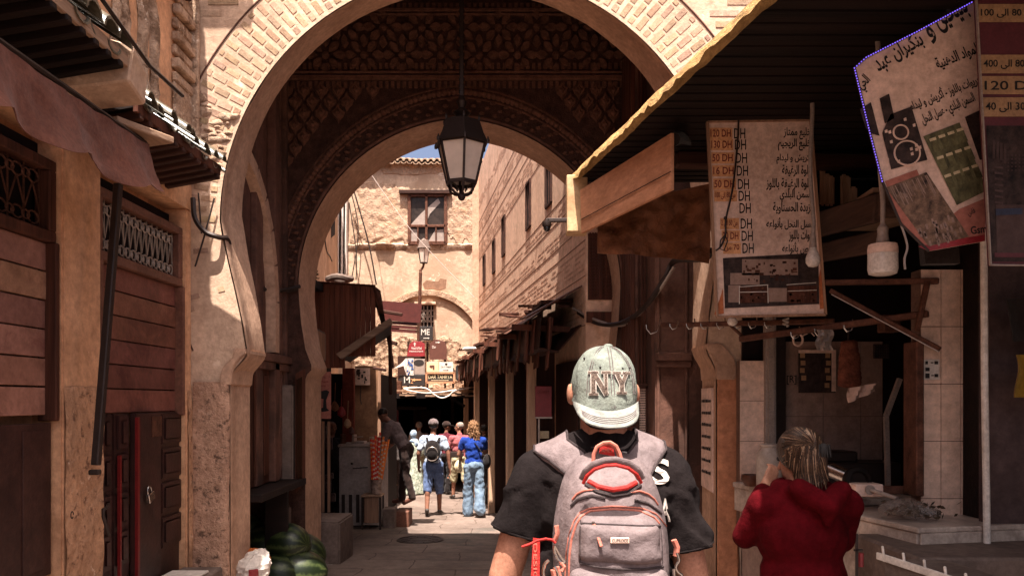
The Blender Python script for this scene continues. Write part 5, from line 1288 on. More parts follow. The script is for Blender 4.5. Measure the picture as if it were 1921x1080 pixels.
for j in range(19):
    v = j / 18; row = []
    for i in range(41):
        u = i / 40; Y = lerp(6.05, 5.65, u); px = lerp(1122, 1332, u); pt = lerp(385, 345, u); pb = 472 + 20 * u + 3 * sin(u * 9)
        p = P(px, lerp(pt, pb, v), Y); p.y += .05 * sin(u * 11 + v * 2) * (.3 + v) + .03 * nz((u * 6, v * 4, 2), 1.5); row.append(p)
    g_.append(row)
cv.grid(g_, .006, (0, 1, 0)); tag(cv.build('tarpaulin', M['canvas'], smooth=60), 'brown leathery tarpaulin hanging under the canopy by the arch', 'tarpaulin')

# walls: rear tile wall, dark door opening, near tiled return
b = MB()
b.box(1.86, 4.2, 6.44, 6.485, -.4, 3.4)                # near-black back above and behind, deep shade put into its colour
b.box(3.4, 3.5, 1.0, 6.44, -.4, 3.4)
b.build('shade_black_wall', M['void'], stall, smooth=0)
def tiled(px0, px1, py0, py1, Y, th, name, m, tw, hh, z0=None):
    b = MB(); x0, x1 = X(px0, Y), X(px1, Y); zb, zt = (Z(py1, Y) if z0 is None else z0), Z(py0, Y)
    b.box(x0, x1, Y + .008, Y + th, zb, zt); o = b.build('tile_backing', M['grout'], stall, smooth=0)
    b = MB(); z = zt; 
    while z > zb + .01:
        x = x0
        while x < x1 - .005:
            b.box(x + .0022, min(x + tw, x1) - .0022, Y, Y + .0075, max(z - hh, zb) + .0022, z - .0022); x += tw
        z -= hh
    b.build(name, m, stall, smooth=0)
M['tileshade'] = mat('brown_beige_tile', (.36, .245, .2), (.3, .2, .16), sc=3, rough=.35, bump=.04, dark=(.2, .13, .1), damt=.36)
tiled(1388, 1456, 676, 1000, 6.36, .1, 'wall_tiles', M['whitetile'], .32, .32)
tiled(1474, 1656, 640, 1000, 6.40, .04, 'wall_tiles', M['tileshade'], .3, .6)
tiled(1728, 1834, 505, 1010, 4.75, .12, 'wall_tiles', M['whitetile'], .118, .34)
b = MB(); b.box(X(1456, 6.33), X(1474, 6.33), 6.33, 6.4, -.3, Z(590, 6.33)); b.build('gap_shade_strip', M['tarpblack'], stall, smooth=0)  # black strip standing in for the dark gap between the tiles
b = MB(); b.box(X(1436, 6.32), X(1456, 6.32), 6.3, 6.4, -.3, Z(590, 6.32)); b.build('corner_post', M['pipe'], stall, smooth=0, bevel=.02, seg=2)
b = MB(); b.box(X(1716, 4.72), X(1731, 4.72), 4.7, 4.86, Z(930, 4.72), Z(640, 4.72)); b.box(X(1640, 4.9), X(1731, 4.9), 4.86, 4.9, Z(925, 4.9), Z(910, 4.9)); build_each(b, 'door_frame', M['rust'], stall, smooth=0, bevel=.006)
b = MB(); b.bar(P(1688, 710, 5.6), P(1662, 780, 5.6), .03, .03); b.bar(P(1662, 780, 5.6), P(1666, 925, 5.6), .03, .03, (0, 1, 0)); b.build('vent_pipe', M['pipe'], stall)
b = MB(); b.box(X(1834, 4.6), X(1842, 4.6), 4.55, 4.9, -.3, 3.3); b.build('dark_post', M['blackwood'], stall, smooth=0)
b = MB(); b.tube([P(1852, 1040, 4.3), P(1847, 700, 4.3), P(1844, 150, 4.3)], .018, 10); b.build('white_pipe', M['white'], stall)
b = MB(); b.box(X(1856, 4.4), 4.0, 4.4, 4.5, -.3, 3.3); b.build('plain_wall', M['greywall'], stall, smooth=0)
# kiosk roof boards and stakes
b = MB(); 
q = [P(1538, 432, 5.6), P(1650, 385, 4.6), P(1640, 378, 6.2), P(1540, 384, 6.3)]
q = [(1.95, 6.3, 2.95), (2.14, 5.55, 2.82), (2.05, 4.55, 2.8), (2.9, 4.55, 2.8), (2.9, 6.3, 2.95)]
b.loft([Vector(p) for p in q], [Vector(p) + Vector((0, 0, .03)) for p in q]); b.build('shelf_boards', M['palewood'], stall, smooth=0, bevel=.005)
b = MB(); b.bar((1.93, 6.3, 2.86), (2.06, 4.5, 2.7), .05, .16); b.bar((1.95, 6.3, 2.68), (2.1, 4.5, 2.52), .05, .12); b.bar((2.06, 4.52, 2.72), (2.9, 4.52, 2.74), .06, .14); build_each(b, 'shelf_fascia', M['blackwood'] if False else wood('dark_board', (.11, .06, .042), (.05, .027, .02), axis=1), stall, smooth=0, bevel=.008)
b = MB(); rr = random.Random(41)
for k, (px, py) in enumerate(((1543, 308), (1552, 326), (1560, 330), (1583, 327), (1590, 330), (1601, 350), (1622, 380), (1628, 382))):
    Y = 5.9 - k * .08; b = MB(); b.bar(P(px, 386, Y), P(px, py, Y), .04 + .01 * (k % 2), .03, (0, 1, 0)); b.build('wooden_stake', M['postwood'], stall, smooth=0, bevel=.012, seg=2)
# marble counter
ct = thing('marble_counter', 'marble fronted counter of the food stall behind the woman in red', 'counter', (2.1, 5.3, G(5)))
c0, c1 = Vector((X(1374, 6.3), 6.3, 0)), Vector((X(1722, 4.25), 4.25, 0)); cd = (c1 - c0).normalized(); cn = Vector((cd.y, -cd.x, 0))
if cn.x > 0: cn = -cn
def cpt(t, o, z): p = c0 + (c1 - c0) * t + cn * -o; return Vector((p.x, p.y, z))
zt = Z(903, 6.3)
b = MB(); b.loft([cpt(0, 0, zt - .04), cpt(0, .75, zt - .04), cpt(0, .75, zt), cpt(0, 0, zt)], [cpt(.58, 0, zt - .04), cpt(.58, .75, zt - .04), cpt(.58, .75, zt), cpt(.58, 0, zt)]); b.build('worktop', M['marble'], ct, smooth=0, bevel=.006)
b = MB(); b.loft([cpt(0, .015, zt - .22), cpt(0, .05, zt - .22), cpt(0, .05, zt - .041), cpt(0, .015, zt - .041)], [cpt(.58, .015, zt - .22), cpt(.58, .05, zt - .22), cpt(.58, .05, zt - .041), cpt(.58, .015, zt - .041)]); b.build('front_slab', M['marble'], ct, smooth=0, bevel=.004)
z2 = Z(990, 4.25)
b = MB(); b.loft([cpt(.6, 0, z2 - .03), cpt(.6, 1.0, z2 - .03), cpt(.6, 1.0, z2), cpt(.6, 0, z2)], [cpt(1, 0, z2 - .03), cpt(1.0, .7, z2 - .03), cpt(1.0, .7, z2), cpt(1, 0, z2)]); b.build('lower_worktop', M['marble'], ct, smooth=0, bevel=.006)
b = MB(); b.loft([cpt(.6, .01, z2 - .2), cpt(.6, .04, z2 - .2), cpt(.6, .04, z2 - .031), cpt(.6, .01, z2 - .031)], [cpt(.99, .01, z2 - .13), cpt(.99, .04, z2 - .13), cpt(.99, .04, z2 - .031), cpt(.99, .01, z2 - .031)])
b.loft([cpt(.992, .02, z2 - .14), cpt(1, .02, z2 - .14), cpt(1, .02, z2 - .031), cpt(.992, .02, z2 - .031)], [cpt(.992, .7, z2 - .14), cpt(1, .7, z2 - .14), cpt(1, .7, z2 - .031), cpt(.992, .7, z2 - .031)]); b.build('lower_slab', M['marble'], ct, smooth=0, bevel=.004)
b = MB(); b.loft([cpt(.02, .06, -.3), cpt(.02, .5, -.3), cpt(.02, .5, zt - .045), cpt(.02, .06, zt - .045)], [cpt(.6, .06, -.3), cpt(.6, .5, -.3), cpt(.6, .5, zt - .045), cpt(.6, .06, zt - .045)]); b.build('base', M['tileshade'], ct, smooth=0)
b = MB(); b.loft([cpt(.6, .08, -.3), cpt(.6, .9, -.3), cpt(.6, .9, z2 - .035), cpt(.6, .08, z2 - .035)], [cpt(.97, .08, -.3), cpt(.97, .65, -.3), cpt(.97, .65, z2 - .035), cpt(.97, .08, z2 - .035)]); b.build('steel_base', M['marble'], ct, smooth=0, bevel=.006)
b = MB(); b.box(X(1722, 3.9), 3.6, 3.9, 4.6, -.3, Z(1045, 3.9)); b.warp(.008, 3); tag(b.build('stone_platform', M['concrete'], smooth=0, bevel=.015), 'grey stone slab platform at the near end of the marble counter', 'platform')

# goods on the counter
def onc(t, o): return cpt(t, o, zt)
def standing(name, lab, cat, px, Y, prof, m, n=20, zz=None, sx=1):
    b = MB(); c = Vector((X(px, Y), Y, zt if zz is None else zz)); b.lathe(prof, c, n, sx=sx); o = b.build(name, m, smooth=40); return tag(o, lab, cat)
standing('milk_can', 'tall cream milk can with a narrow shoulder on the counter', 'can', 1443, 5.75, [(.02, .0), (.086, .0), (.09, .02), (.09, .23), (.085, .26), (.06, .29), (.055, .305), (.062, .31), (.062, .325), (.05, .33), (.005, .33)], M['pipe'] if False else mat('cream_enamel', (.5, .42, .36), (.4, .33, .28), sc=3, rough=.4, bump=.05))
standing('clay_bowl', 'dark brown clay bowl at the far end of the counter', 'bowl', 1409, 6.0, [(.02, 0), (.045, 0), (.075, .05), (.07, .085), (.06, .085), (.05, .03), (.005, .02)], mat('brown_glaze', (.13, .05, .03), (.07, .026, .016), sc=6, rough=.35))
standing('glass_tumbler', 'small tea glass beside the milk can', 'glass', 1453, 5.35, [(.02, 0), (.026, 0), (.034, .09), (.031, .09), (.024, .01), (.005, .01)], paint('tea_glass', (.55, .48, .42), .1), 16)
lg_ = MB(); a, b_ = P(1556, 880, 5.2), P(1602, 899, 5.05); lg_.tube([a, lerp(a, b_, .03), b_], [.045, .05, .05], 14); o = lg_.build('rolled_foil', M['steel']); tag(o, 'shiny steel roll lying on the counter behind the hoodie', 'roll')
lg_ = MB(); c = P(1606, 902, 5.0); lg_.lathe([(.01, -.02), (.08, -.02), (.09, .02), (.08, .045), (.055, .05), (.05, .03), (.01, .03)], c, 20, M=Matrix.Rotation(R(75), 3, 'X') ); tag(lg_.build('round_grater', M['blackwood']), 'dark round wheel leaning at the end of the steel roll', 'wheel')
b = MB(); c = P(1630, 925, 4.85); b.box(c.x - .08, c.x + .09, c.y, c.y + .2, c.z - .02, c.z + .055); o = b.build('wooden_box', M['paper'], smooth=0, bevel=.006); tag(o, 'pale wooden box with a round knob and handle on the counter', 'box')
b = MB(); b.tube([P(1634, 918, 4.83), P(1682, 934, 4.7)], .012, 8); b.lathe([(.005, -.004), (.03, -.004), (.03, .004), (.005, .004)], P(1632, 918, 4.84), 14, M=Matrix.Rotation(pi / 2, 3, 'X')); b.build('handle', M['pipe'], o)
b = MB(); c = Vector((X(1712, 4.5), 4.5, z2)); b.ball(c + Vector((0, .05, .05)), (.17, .13, .06), 20, 12); b.warp(.05, 9, 3); 
o = b.build('plastic_bag', glass('cloudy_plastic', (.4, .3, .25), .3, .2), smooth=25); tag(o, 'cloudy clear plastic bag of herbs lying on the lower counter', 'bag')
b = MB(); rr = random.Random(19)
for k in range(160):
    p = c + Vector((.05 + rr.gauss(0, .07), rr.gauss(.04, .05), .03 + abs(rr.gauss(0, .03)))); u = Vector((rr.gauss(0, 1), rr.gauss(0, 1), rr.gauss(0, .5))).normalized() * .04; v_ = u.orthogonal().normalized() * .014
    b.add([p, p + u * .5 + v_, p + u, p + u * .5 - v_], [(0, 1, 2, 3)])
tag(b.build('herb_heap', mat('dark_herb', (.07, .045, .025), (.03, .02, .012), sc=18, bump=0), smooth=0), 'heap of dark dried herbs on the lower counter', 'herbs')
b = MB(); b.lathe([(.02, 0), (.09, 0), (.13, .05), (.12, .055), (.08, .01), (.005, .01)], Vector((X(1700, 4.75), 4.72, z2)), 20); tag(b.build('glass_dish', glass('thick_glass', (.5, .4, .34), .5, .1)), 'shallow glass dish behind the plastic bag', 'dish')
# dark gas stove behind the counter
b = MB(); c = P(1590, 870, 5.9); b.box(c.x - .25, c.x + .4, c.y, c.y + .35, zt - .02, zt + .18); b.box(c.x - .2, c.x + .1, c.y + .05, c.y + .3, zt + .181, zt + .26)
tag(b.build('gas_stove', M['iron'], smooth=0, bevel=.012), 'black stove standing at the back of the counter', 'stove')

# hanging goods and back wall posters
b = MB(); c = P(1594, 682, 5.7); n_ = 12
b.lathe([(.02, -.17), (.06, -.165)] + [((.08 + .006 * (k % 2)) * (1 - .3 * (k / 18) ** 2), -.155 + k * .0175) for k in range(19)] + [(.03, .17), (.01, .172)], c, 16, sy=.4); b.warp(.008, 14)
tag(b.build('hanging_meat', mat('dried_meat', (.26, .085, .05), (.11, .035, .022), sc=16, bump=1.0), smooth=40), 'red brown ribbed slab of dried meat hanging by the doorway', 'meat')
b = MB(); g_ = []
for j in range(10):
    row = []
    for i in range(12):
        u, v = i / 11, j / 9; p = P(1592 + u * 52, lerp(728 + 14 * u, 755 - 22 * u, v) - 24 * u * (1 - v), 5.55); p.y += .03 * sin(u * 12 + v * 3); row.append(p)
    g_.append(row)
b.grid(g_, .004, (0, 1, 0)); tag(b.build('hanging_cloth', M['paper']), 'white rag hooked beside the dried meat', 'rag')
b = MB(); b.tube([P(1591, 640, 5.7), P(1592, 612, 5.7)], .006, 5); tag(b.build('cord', M['iron']), 'short cord holding the dried meat', 'cord')
s = sign('poster', 'dark food poster with numbers on the back wall', 1498, 1568, 658, 736, M['photo3'], Y=6.37, thick=.006, cat='poster', words_=[('6', (1502, 1508, 663, 672), M['ink'], False)])
b = MB(); rr = random.Random(51)
for k in range(9):
    xq, yq = (1500 if k < 4 else 1546) + rr.random() * 4, 662 + (k % 5) * 14; b.add([P(xq, yq, 6.362), P(xq + 9, yq, 6.362), P(xq + 9, yq + 9, 6.362), P(xq, yq + 9, 6.362)], [(0, 1, 2, 3)])
b.build('picture', M['gold'], s, smooth=0)
b = MB(); b.box(X(1498, 6.365), X(1568, 6.365), 6.36, 6.366, Z(662, 6.365), Z(656, 6.365)); b.box(X(1560, 6.365), X(1568, 6.365), 6.36, 6.366, Z(734, 6.365), Z(662, 6.365)); b.build('margin', M['paper'], s, smooth=0)
s = sign('notice', 'small paper with a bracketed letter taped to the back wall', 1474, 1495, 702, 723, M['tileshade'], Y=6.385, thick=.004, cat='notice', words_=[('[R]', (1476, 1494, 704, 721), M['ink'], False)])
s = sign('notice', 'small white icon card stuck on the near white tiles', 1733, 1763, 674, 712, M['white'], Y=4.74, thick=.003, cat='notice')
b = MB()
for (xq, yq, w_, h_) in ((1736, 677, 5, 6), (1746, 679, 5, 2), (1753, 677, 7, 6), (1736, 689, 8, 7), (1736, 700, 8, 9), (1747, 703, 5, 2), (1753, 701, 7, 6)):
    b.add([P(xq, yq, 4.735), P(xq + w_, yq, 4.735), P(xq + w_, yq + h_, 4.735), P(xq, yq + h_, 4.735)], [(0, 1, 2, 3)])
b.build('icons', M['ink'], s, smooth=0)
# clutter in the depth of the stall
b = MB(); b.tube([P(1497 + 9 * cos(a), 637 + 11 * sin(a), 5.9) for a in [2 * pi * k / 20 for k in range(21)]], .008, 6); b.tube([P(1505, 630, 5.9), P(1520, 622, 5.9), P(1528, 630, 5.9)], .005, 5); tag(b.build('strainer_ring', M['paper']), 'pale ring strainer hanging before the food poster', 'strainer')
b = MB(); b.box(X(1658, 5.2), X(1690, 5.2), 5.2, 5.3, Z(622, 5.2), Z(590, 5.2)); tag(b.build('switch_box', M['rust'], smooth=0, bevel=.006), 'small rusty switch box above the dark doorway', 'box')
b = MB(); b.box(X(1640, 5.8), X(1668, 5.8), 5.8, 5.82, Z(672, 5.8), Z(645, 5.8))
for k in range(30): 
    xx, yy = 1641 + (k % 6) * 4.4, 647 + (k // 6) * 5; b.box(X(xx, 5.79), X(xx + 2.5, 5.79), 5.785, 5.8, Z(yy + 3, 5.79), Z(yy, 5.79))
tag(b.build('patterned_card', M['photo3'], smooth=0), 'dark patterned card hanging inside the doorway', 'card')
rr = random.Random(91)
for k, (px, Y, h_, r_, m, lab) in enumerate([(1478, 6.2, .1, .035, 'pipe', 'grey tin at the back beside the milk can'), (1500, 6.15, .13, .03, 'rust', 'brown bottle at the back of the counter'), (1575, 6.1, .09, .05, 'pipe', 'grey pot behind the stove'), (1640, 5.5, .07, .05, 'iron', 'black pan beside the wooden box'), (1545, 6.2, .12, .03, 'photo1', 'printed jar behind the woman in red')]):
    standing('kitchen_jar', lab, 'jar', px, Y, [(.01, 0), (r_, 0), (r_ * 1.05, h_ * .6), (r_ * .6, h_ * .85), (r_ * .62, h_), (.005, h_)], M[m], 14)
# hook rails and brackets
hr = thing('hook_rail', 'rusty horizontal meat rail with steel hooks crossing the arch pier', 'rail', tuple(P(1400, 612, 5.6)))
b = MB(); b.bar(P(1240, 610, 5.95), P(1565, 602, 5.2), .035, .035); b.build('bar', M['rust'], hr, smooth=0, bevel=.006)
def hook(mb, p, s=1.0):
    mb.tube([p + Vector((0, 0, .03)) * s, p + Vector((-.004, -.02, -.01)) * s, p + Vector((-.02, -.022, -.045)) * s, p + Vector((-.05, -.022, -.055)) * s, p + Vector((-.07, -.022, -.03)) * s, p + Vector((-.072, -.022, -.01)) * s], .005, 6)
for px in (1238, 1272, 1303, 1330, 1360, 1392, 1420, 1450):
    b = MB(); t = (px - 1240) / 325; hook(b, P(px, 606 - t * 6, lerp(5.95, 5.2, t) - .01), 1.5 if px == 1238 else .9); b.build('hook', M['steel'], hr)
hr2 = thing('hook_rail', 'dark slanting iron rail carried on diagonal wall brackets', 'rail', tuple(P(1560, 620, 5)))
b = MB(); b.bar(P(1388, 636, 5.4), P(1742, 588, 4.7), .05, .04); b.build('bar', M['rust'], hr2, smooth=0, bevel=.006)
b = MB(); b.bar(P(1548, 530, 5.0), P(1762, 527, 4.7), .035, .035); b.bar(P(1740, 528, 4.7), P(1720, 620, 4.7), .03, .03); b.bar(P(1558, 545, 5.0), P(1764, 655, 4.66), .045, .03); b.bar(P(1370, 610, 5.4), P(1395, 632, 5.4), .02, .02); build_each(b, 'bracket', M['rust'], hr2, smooth=0, bevel=.005)
b = MB(); b.bar(P(1560, 552, 4.97), P(1762, 660, 4.64), .012, .006); b.build('bright_edge', M['grille'], hr2, smooth=0)
for px in (1500, 1545, 1600):
    b = MB(); t = (px - 1388) / 354; hook(b, P(px, 636 - 48 * t, lerp(5.4, 4.7, t) - .01), .9); b.build('hook', M['steel'], hr2)
b = MB(); b.ball(P(1374, 603, 5.35), (.035, .035, .03), 12, 8); tag(b.build('onion', M['bulb']), 'small white ball resting on the hook rail', 'ball')
b = MB(); b.tube([P(1474 + 5 * cos(a), 597 + a * 1.1, 5.3 + .02 * sin(a)) for a in [k * .6 for k in range(24)]], .006, 6); tag(b.build('spring_coil', M['white']), 'white coiled cord hanging below the price board', 'coil')
b = MB(); g_ = []
for j in range(8):
    g_.append([P(1532 + i * 6 + 3 * sin(j), 618 + j * 5.5, 4.95 + .03 * sin(i * 2 + j)) for i in range(6)])
b.grid(g_, .003, (0, 1, 0)); tag(b.build('torn_bag', M['pipe']), 'torn grey plastic bag hanging from the slanting rail', 'bag')

# price board
pb = thing('price_board', 'tall hanging price board listing DH prices and Arabic names', 'sign', tuple(P(1436, 592, 5.0)))
Yp = 5.0
b = MB(); q = [(1327, 229), (1520, 226), (1548, 590), (1345, 594)]
def board_at(u, v): return P(lerp(lerp(q[0][0], q[1][0], u), lerp(q[3][0], q[2][0], u), v), lerp(lerp(q[0][1], q[1][1], u), lerp(q[3][1], q[2][1], u), v), Yp)
b.grid([[board_at(i / 8, j / 8) for i in range(9)] for j in range(9)], .012, (0, 1, 0)); b.build('panel', M['paper'], pb, smooth=0)
b = MB()
for k in range(4): b.bar(P(*q[k], Yp), P(*q[(k + 1) % 4], Yp), .014, .03, (0, 1, 0))
b.build('frame', M['palewoodz'], pb, smooth=0)
def uv(x, y):                                          # pixel on the board -> surface
    return P(x, y, Yp - .003)
let = MB(); red = MB(); lab_ = MB()
rowsy = [(250, '120 DH', 'خليع ممتاز', 1470), (271, '130 DH', 'خليع الريجيم', 1459), (296, '50 DH', 'أكريش و ليدام', 1456), (320, '16 DH', 'حلوة الرغيفة', 1466), (345, '50 DH', 'حلوة الرغيفة باللوز', 1436), (367, 'من 80 الى 100', 'السمن البلدي', 1461), (390, '', 'الزبدة الحسناوية', 1448), (419, 'من 50 الى 2', 'عسل النحل بأنواعه', 1435), (442, '70 DH', 'بريوات باللوز', 1477), (465, '70 من', 'القص بأنواعه', 1464)]
up = lambda lift: (lambda u, v: P(u, -v, Yp - lift))
for k, (y, pr, ar_, xl) in enumerate(rowsy):
    sh = (y - 250) * .074
    lettering(let, 'DH', (1377 + sh, 1398 + sh, -(y + 10), -(y - 9)), up(.004), .006)
    lettering(let, ar_, (xl + sh * .2, 1521 + sh * .5, -(y + 12), -(y - 11)), up(.004), .018, True)
    if pr:
        lx0, lx1 = 1331 + sh * (1.0 if k < 7 else 1.6), 1374 + sh
        lab_.add([P(lx0, y + 11, Yp - .003), P(lx1, y + 11, Yp - .003), P(lx1, y - 10, Yp - .003), P(lx0, y - 10, Yp - .003)], [(0, 1, 2, 3)])
        lettering(red, pr, (lx0 + 2, lx1 - 3, -(y + 7), -(y - 7)), up(.006), .012, pr[0] == 'م' or pr[-1] == 'ن')
let.build('lettering', M['ink'], pb, smooth=0); lab_.build('price_sticker', M['orangelabel'], pb, smooth=0); red.build('price_lettering', M['redink'], pb, smooth=0)
b = MB(); pq = [(1356, 484), (1535, 474), (1537, 570), (1360, 578)]
b.add([P(x, y, Yp - .003) for x, y in pq], [(0, 1, 2, 3)]); b.build('shop_picture', M['photo3'], pb, smooth=0)
b = MB(); b2 = MB(); b3 = MB(); rr = random.Random(61)
def blk(mb, x0, y0, x1, y1, l=.005): mb.add([P(x0, y1, Yp - l), P(x1, y1, Yp - l), P(x1, y0, Yp - l), P(x0, y0, Yp - l)], [(0, 1, 2, 3)])
blk(b, 1392, 486, 1497, 516); blk(b, 1366, 535, 1390, 567); blk(b, 1440, 540, 1478, 566); blk(b, 1370, 512, 1425, 534)
for x0, x1 in ((1386, 1441), (1476, 1532)):
    blk(b2, x0, 536, x1, 568, .0055)
    for k in range(26): xx, yy = rr.uniform(x0 + 1, x1 - 5), 538 + rr.randint(0, 4) * 6; blk(b3, xx, yy, xx + rr.uniform(2, 6), yy + 4, .006)
for k in range(40): xx, yy = rr.uniform(1394, 1490), rr.uniform(488, 526); blk(b2 if k % 2 else b3, xx, yy, xx + rr.uniform(2, 9), yy + rr.uniform(2, 6), .0056)
b.build('picture_light', M['gold'] if False else M['tileshade'], pb, smooth=0); b2.build('picture_dark', M['wood'], pb, smooth=0); b3.build('picture_detail', M['rust'], pb, smooth=0)
b = MB(); b.bar(P(1388, 538, Yp - .008), P(1441, 534, Yp - .008), .004, .004); b.bar(P(1476, 534, Yp - .008), P(1531, 530, Yp - .008), .004, .004); b.bar(P(1388, 548, Yp - .008), P(1441, 547, Yp - .008), .004, .004); b.bar(P(1478, 546, Yp - .008), P(1532, 544, Yp - .008), .004, .004); b.bar(P(1387, 570, Yp - .008), P(1387, 536, Yp - .008), .004, .004, (0, 1, 0)); b.bar(P(1441, 568, Yp - .008), P(1440, 534, Yp - .008), .004, .004, (0, 1, 0)); b.build('picture_lines', M['white'], pb, smooth=0)
b = MB(); b.add([P(x, y, Yp - .004) for x, y in ((1340, 590), (1358, 588), (1356, 540), (1352, 555))], [(0, 1, 2, 3)]); b.add([P(x, y, Yp - .004) for x, y in ((1538, 580), (1546, 578), (1540, 500), (1536, 520))], [(0, 1, 2, 3)]); build_each(b, 'flame_border', mat('orange_print', (.5, .17, .07), (.42, .12, .05), sc=5), pb, smooth=0)
wire('cord', [P(1386, 200, 4.96), P(1384, 262, 4.97), P(1375, 350, 4.97), P(1362, 410, 4.97), P(1361, 440, 4.97), P(1352, 462, 4.97), P(1343, 470, 4.97)], .006, M['iron'], 'black cord knotted over the left edge of the price board', 'cord')
b = MB(); b.ball(P(1361, 409, 4.96), .012, 8, 6); b.tube([P(1361, 440, 4.965), P(1352, 450, 4.96), P(1350, 466, 4.96), P(1358, 470, 4.96), P(1365, 452, 4.96), P(1361, 442, 4.96)], .004, 5); tag(b.build('cord_knot', M['iron']), 'black knot of cord on the price board', 'knot')

# lamp bulbs on their cables
def hung_bulb(px0, py0, px1, py1, Y, lab, kind):
    t = thing('hanging_bulb', lab, 'light bulb', tuple(P(px1, py1 + 80, Y)))
    b = MB(); mid = [(lerp(px0, px1, k / 8) + (3 * sin(k) if 0 < k < 8 else 0), lerp(py0, py1, k / 8)) for k in range(9)]
    b.tube([P(x, y, Y) for x, y in mid], .012 if kind else .013, 8); b.build('cable', M['pipe'], t)
    b = MB(); c = P(px1, py1, Y)
    if kind:
        b.lathe([(.012, .02), (.026, .0), (.024, -.03), (.03, -.06), (.03, -.07)], c, 14); b.build('socket', M['pipe'], t)
        b = MB(); b.lathe([(.028, -.071), (.066, -.08), (.07, -.1), (.07, -.125)], c, 24); b.build('collar', M['paper'], t)
        b = MB(); b.lathe([(.069, -.126), (.07, -.2), (.064, -.222), (.04, -.23), (.004, -.231)], c, 24); b.build('diffuser', M['bulb'], t)
    else:
        b.lathe([(.014, .06), (.018, .04), (.02, 0), (.022, -.02)], c, 14); b.build('socket', M['pipe'], t)
        b = MB(); b.lathe([(.018, -.021), (.02, -.03), (.034, -.06), (.042, -.085), (.04, -.11), (.026, -.13), (.004, -.136)], c, 18); b.build('globe', M['bulb'], t)
hung_bulb(1520, 128, 1525, 458, 4.7, 'round clear bulb on a thick cable before the price board', 0)
hung_bulb(1643, 40, 1656, 428, 3.9, 'flat white lamp bulb on a cable before the tilted poster', 1)

# tilted poster with lights round it
Yt = 3.5
tp = thing('shop_poster', 'large tilted Arabic poster with food pictures framed in violet lights', 'poster', tuple(P(1730, 470, Yt)))
o_ = [(1603, 128), (1625, 108), (1720, 60), (1832, 0), (1838, 60), (1843, 200), (1848, 452), (1742, 471), (1690, 420), (1655, 340), (1632, 250)]
b = MB(); A = [P(x, y, Yt) for x, y in o_]; b.loft(A, [p + Vector((0, .012, 0)) for p in A]); b.build('panel', M['paper'], tp, smooth=0)
def rot_at(x0, y0, ang, lift=.004):
    ca, sa = cos(R(ang)), sin(R(ang))
    return lambda u, v: P(x0 + u * ca - v * sa * 0 + v * sa, y0 + u * -sa * 1.0 - v * ca, Yt - lift) if False else P(x0 + u * ca - v * sa, y0 - u * sa - v * ca, Yt - lift)
let = MB()
for txt, x0, y0, L, h, ang in (('بنيحيى', 1768, 66, 66, 46, 30), ('و', 1750, 84, 14, 34, 30), ('بنكيران', 1684, 120, 62, 38, 28), ('عبد', 1652, 142, 30, 30, 28), ('الحي', 1624, 176, 24, 30, 45), ('المواد الدهنية', 1762, 136, 86, 28, 22), ('بريوات باللوز - أكريش و ليدام', 1713, 216, 138, 30, 22), ('السمن البلدي - عسل النحل', 1736, 242, 108, 28, 24), ('فاس', 1819, 408, 15, 14, 28), ('Gsm', 1822, 440, 30, 15, 8)):
    lettering(let, txt, (0, L, 0, h), rot_at(x0, y0, ang), .022, txt != 'Gsm')
let.build('lettering', M['ink'], tp, smooth=0)
def polyp(mb, pts, l=.004): mb.add([P(x, y, Yt - l) for x, y in pts], [list(range(len(pts)))])
b = MB(); polyp(b, [(1660, 340), (1720, 318), (1765, 420), (1800, 392), (1848, 372), (1848, 452), (1742, 471), (1690, 420)], .003); b.build('salmon_field', M['paperred'], tp, smooth=0)
b = MB(); polyp(b, [(1722, 462), (1800, 448), (1848, 440), (1848, 452), (1742, 471)], .0045); b.build('red_border', M['signred'], tp, smooth=0)
b = MB(); polyp(b, [(1662, 352), (1738, 323), (1818, 444), (1742, 462)], .005); b.build('picture_spoons', M['photo1'], tp, smooth=0)
b = MB(); rr = random.Random(71)
for k in range(26):
    t = rr.random(); x, y = lerp(1668, 1738, t), lerp(352, 328, t); L = rr.uniform(12, 40); w_ = rr.uniform(1, 2.4); polyp(b, [(x, y), (x + w_, y - .5), (x + w_ + L * .5, y + L), (x + L * .5, y + L)], .0055)
for k in range(30):
    t, v = rr.random(), rr.uniform(.62, .95); x, y = lerp(lerp(1662, 1738, t), lerp(1742, 1818, t), v), lerp(lerp(352, 323, t), lerp(462, 444, t), v); polyp(b, [(x, y), (x + 4, y - 1), (x + 7, y + 9), (x + 3, y + 10)], .0055)
b.build('picture_highlight', M['tileshade'], tp, smooth=0)
b = MB(); polyp(b, [(1732, 256), (1800, 230), (1846, 342), (1846, 360), (1795, 385)], .005); b.build('picture_jars', M['photo2'], tp, smooth=0)
M['jargreen'] = mat('pickle_jar_print', (.2, .19, .1), (.06, .055, .03), sc=14, bump=0); b = MB(); b2 = MB()
for k in range(4):
    for j in range(3):
        x, y = 1744 + k * 17 + j * 14, 262 - k * 6 + j * 34; polyp(b, [(x, y), (x + 11, y - 4), (x + 21, y + 20), (x + 10, y + 24)], .0055); polyp(b2, [(x - 1, y - 1), (x + 11, y - 5), (x + 13, y), (x + 1, y + 4)], .006)
b.build('picture_jar_detail', M['jargreen'], tp, smooth=0); b2.build('picture_jar_lid', M['cream'], tp, smooth=0)
b = MB(); polyp(b, [(1670, 215), (1710, 200), (1740, 300), (1672, 318), (1655, 250)], .005); polyp(b, [(1613, 205), (1634, 192), (1650, 255), (1632, 250), (1624, 240)], .005); polyp(b, [(1810, 220), (1842, 205), (1845, 300), (1838, 300)], .005); polyp(b, [(1650, 185), (1668, 176), (1678, 222), (1660, 232)], .005); build_each(b, 'picture_trays', M['photo3'], tp, smooth=0)
b = MB()
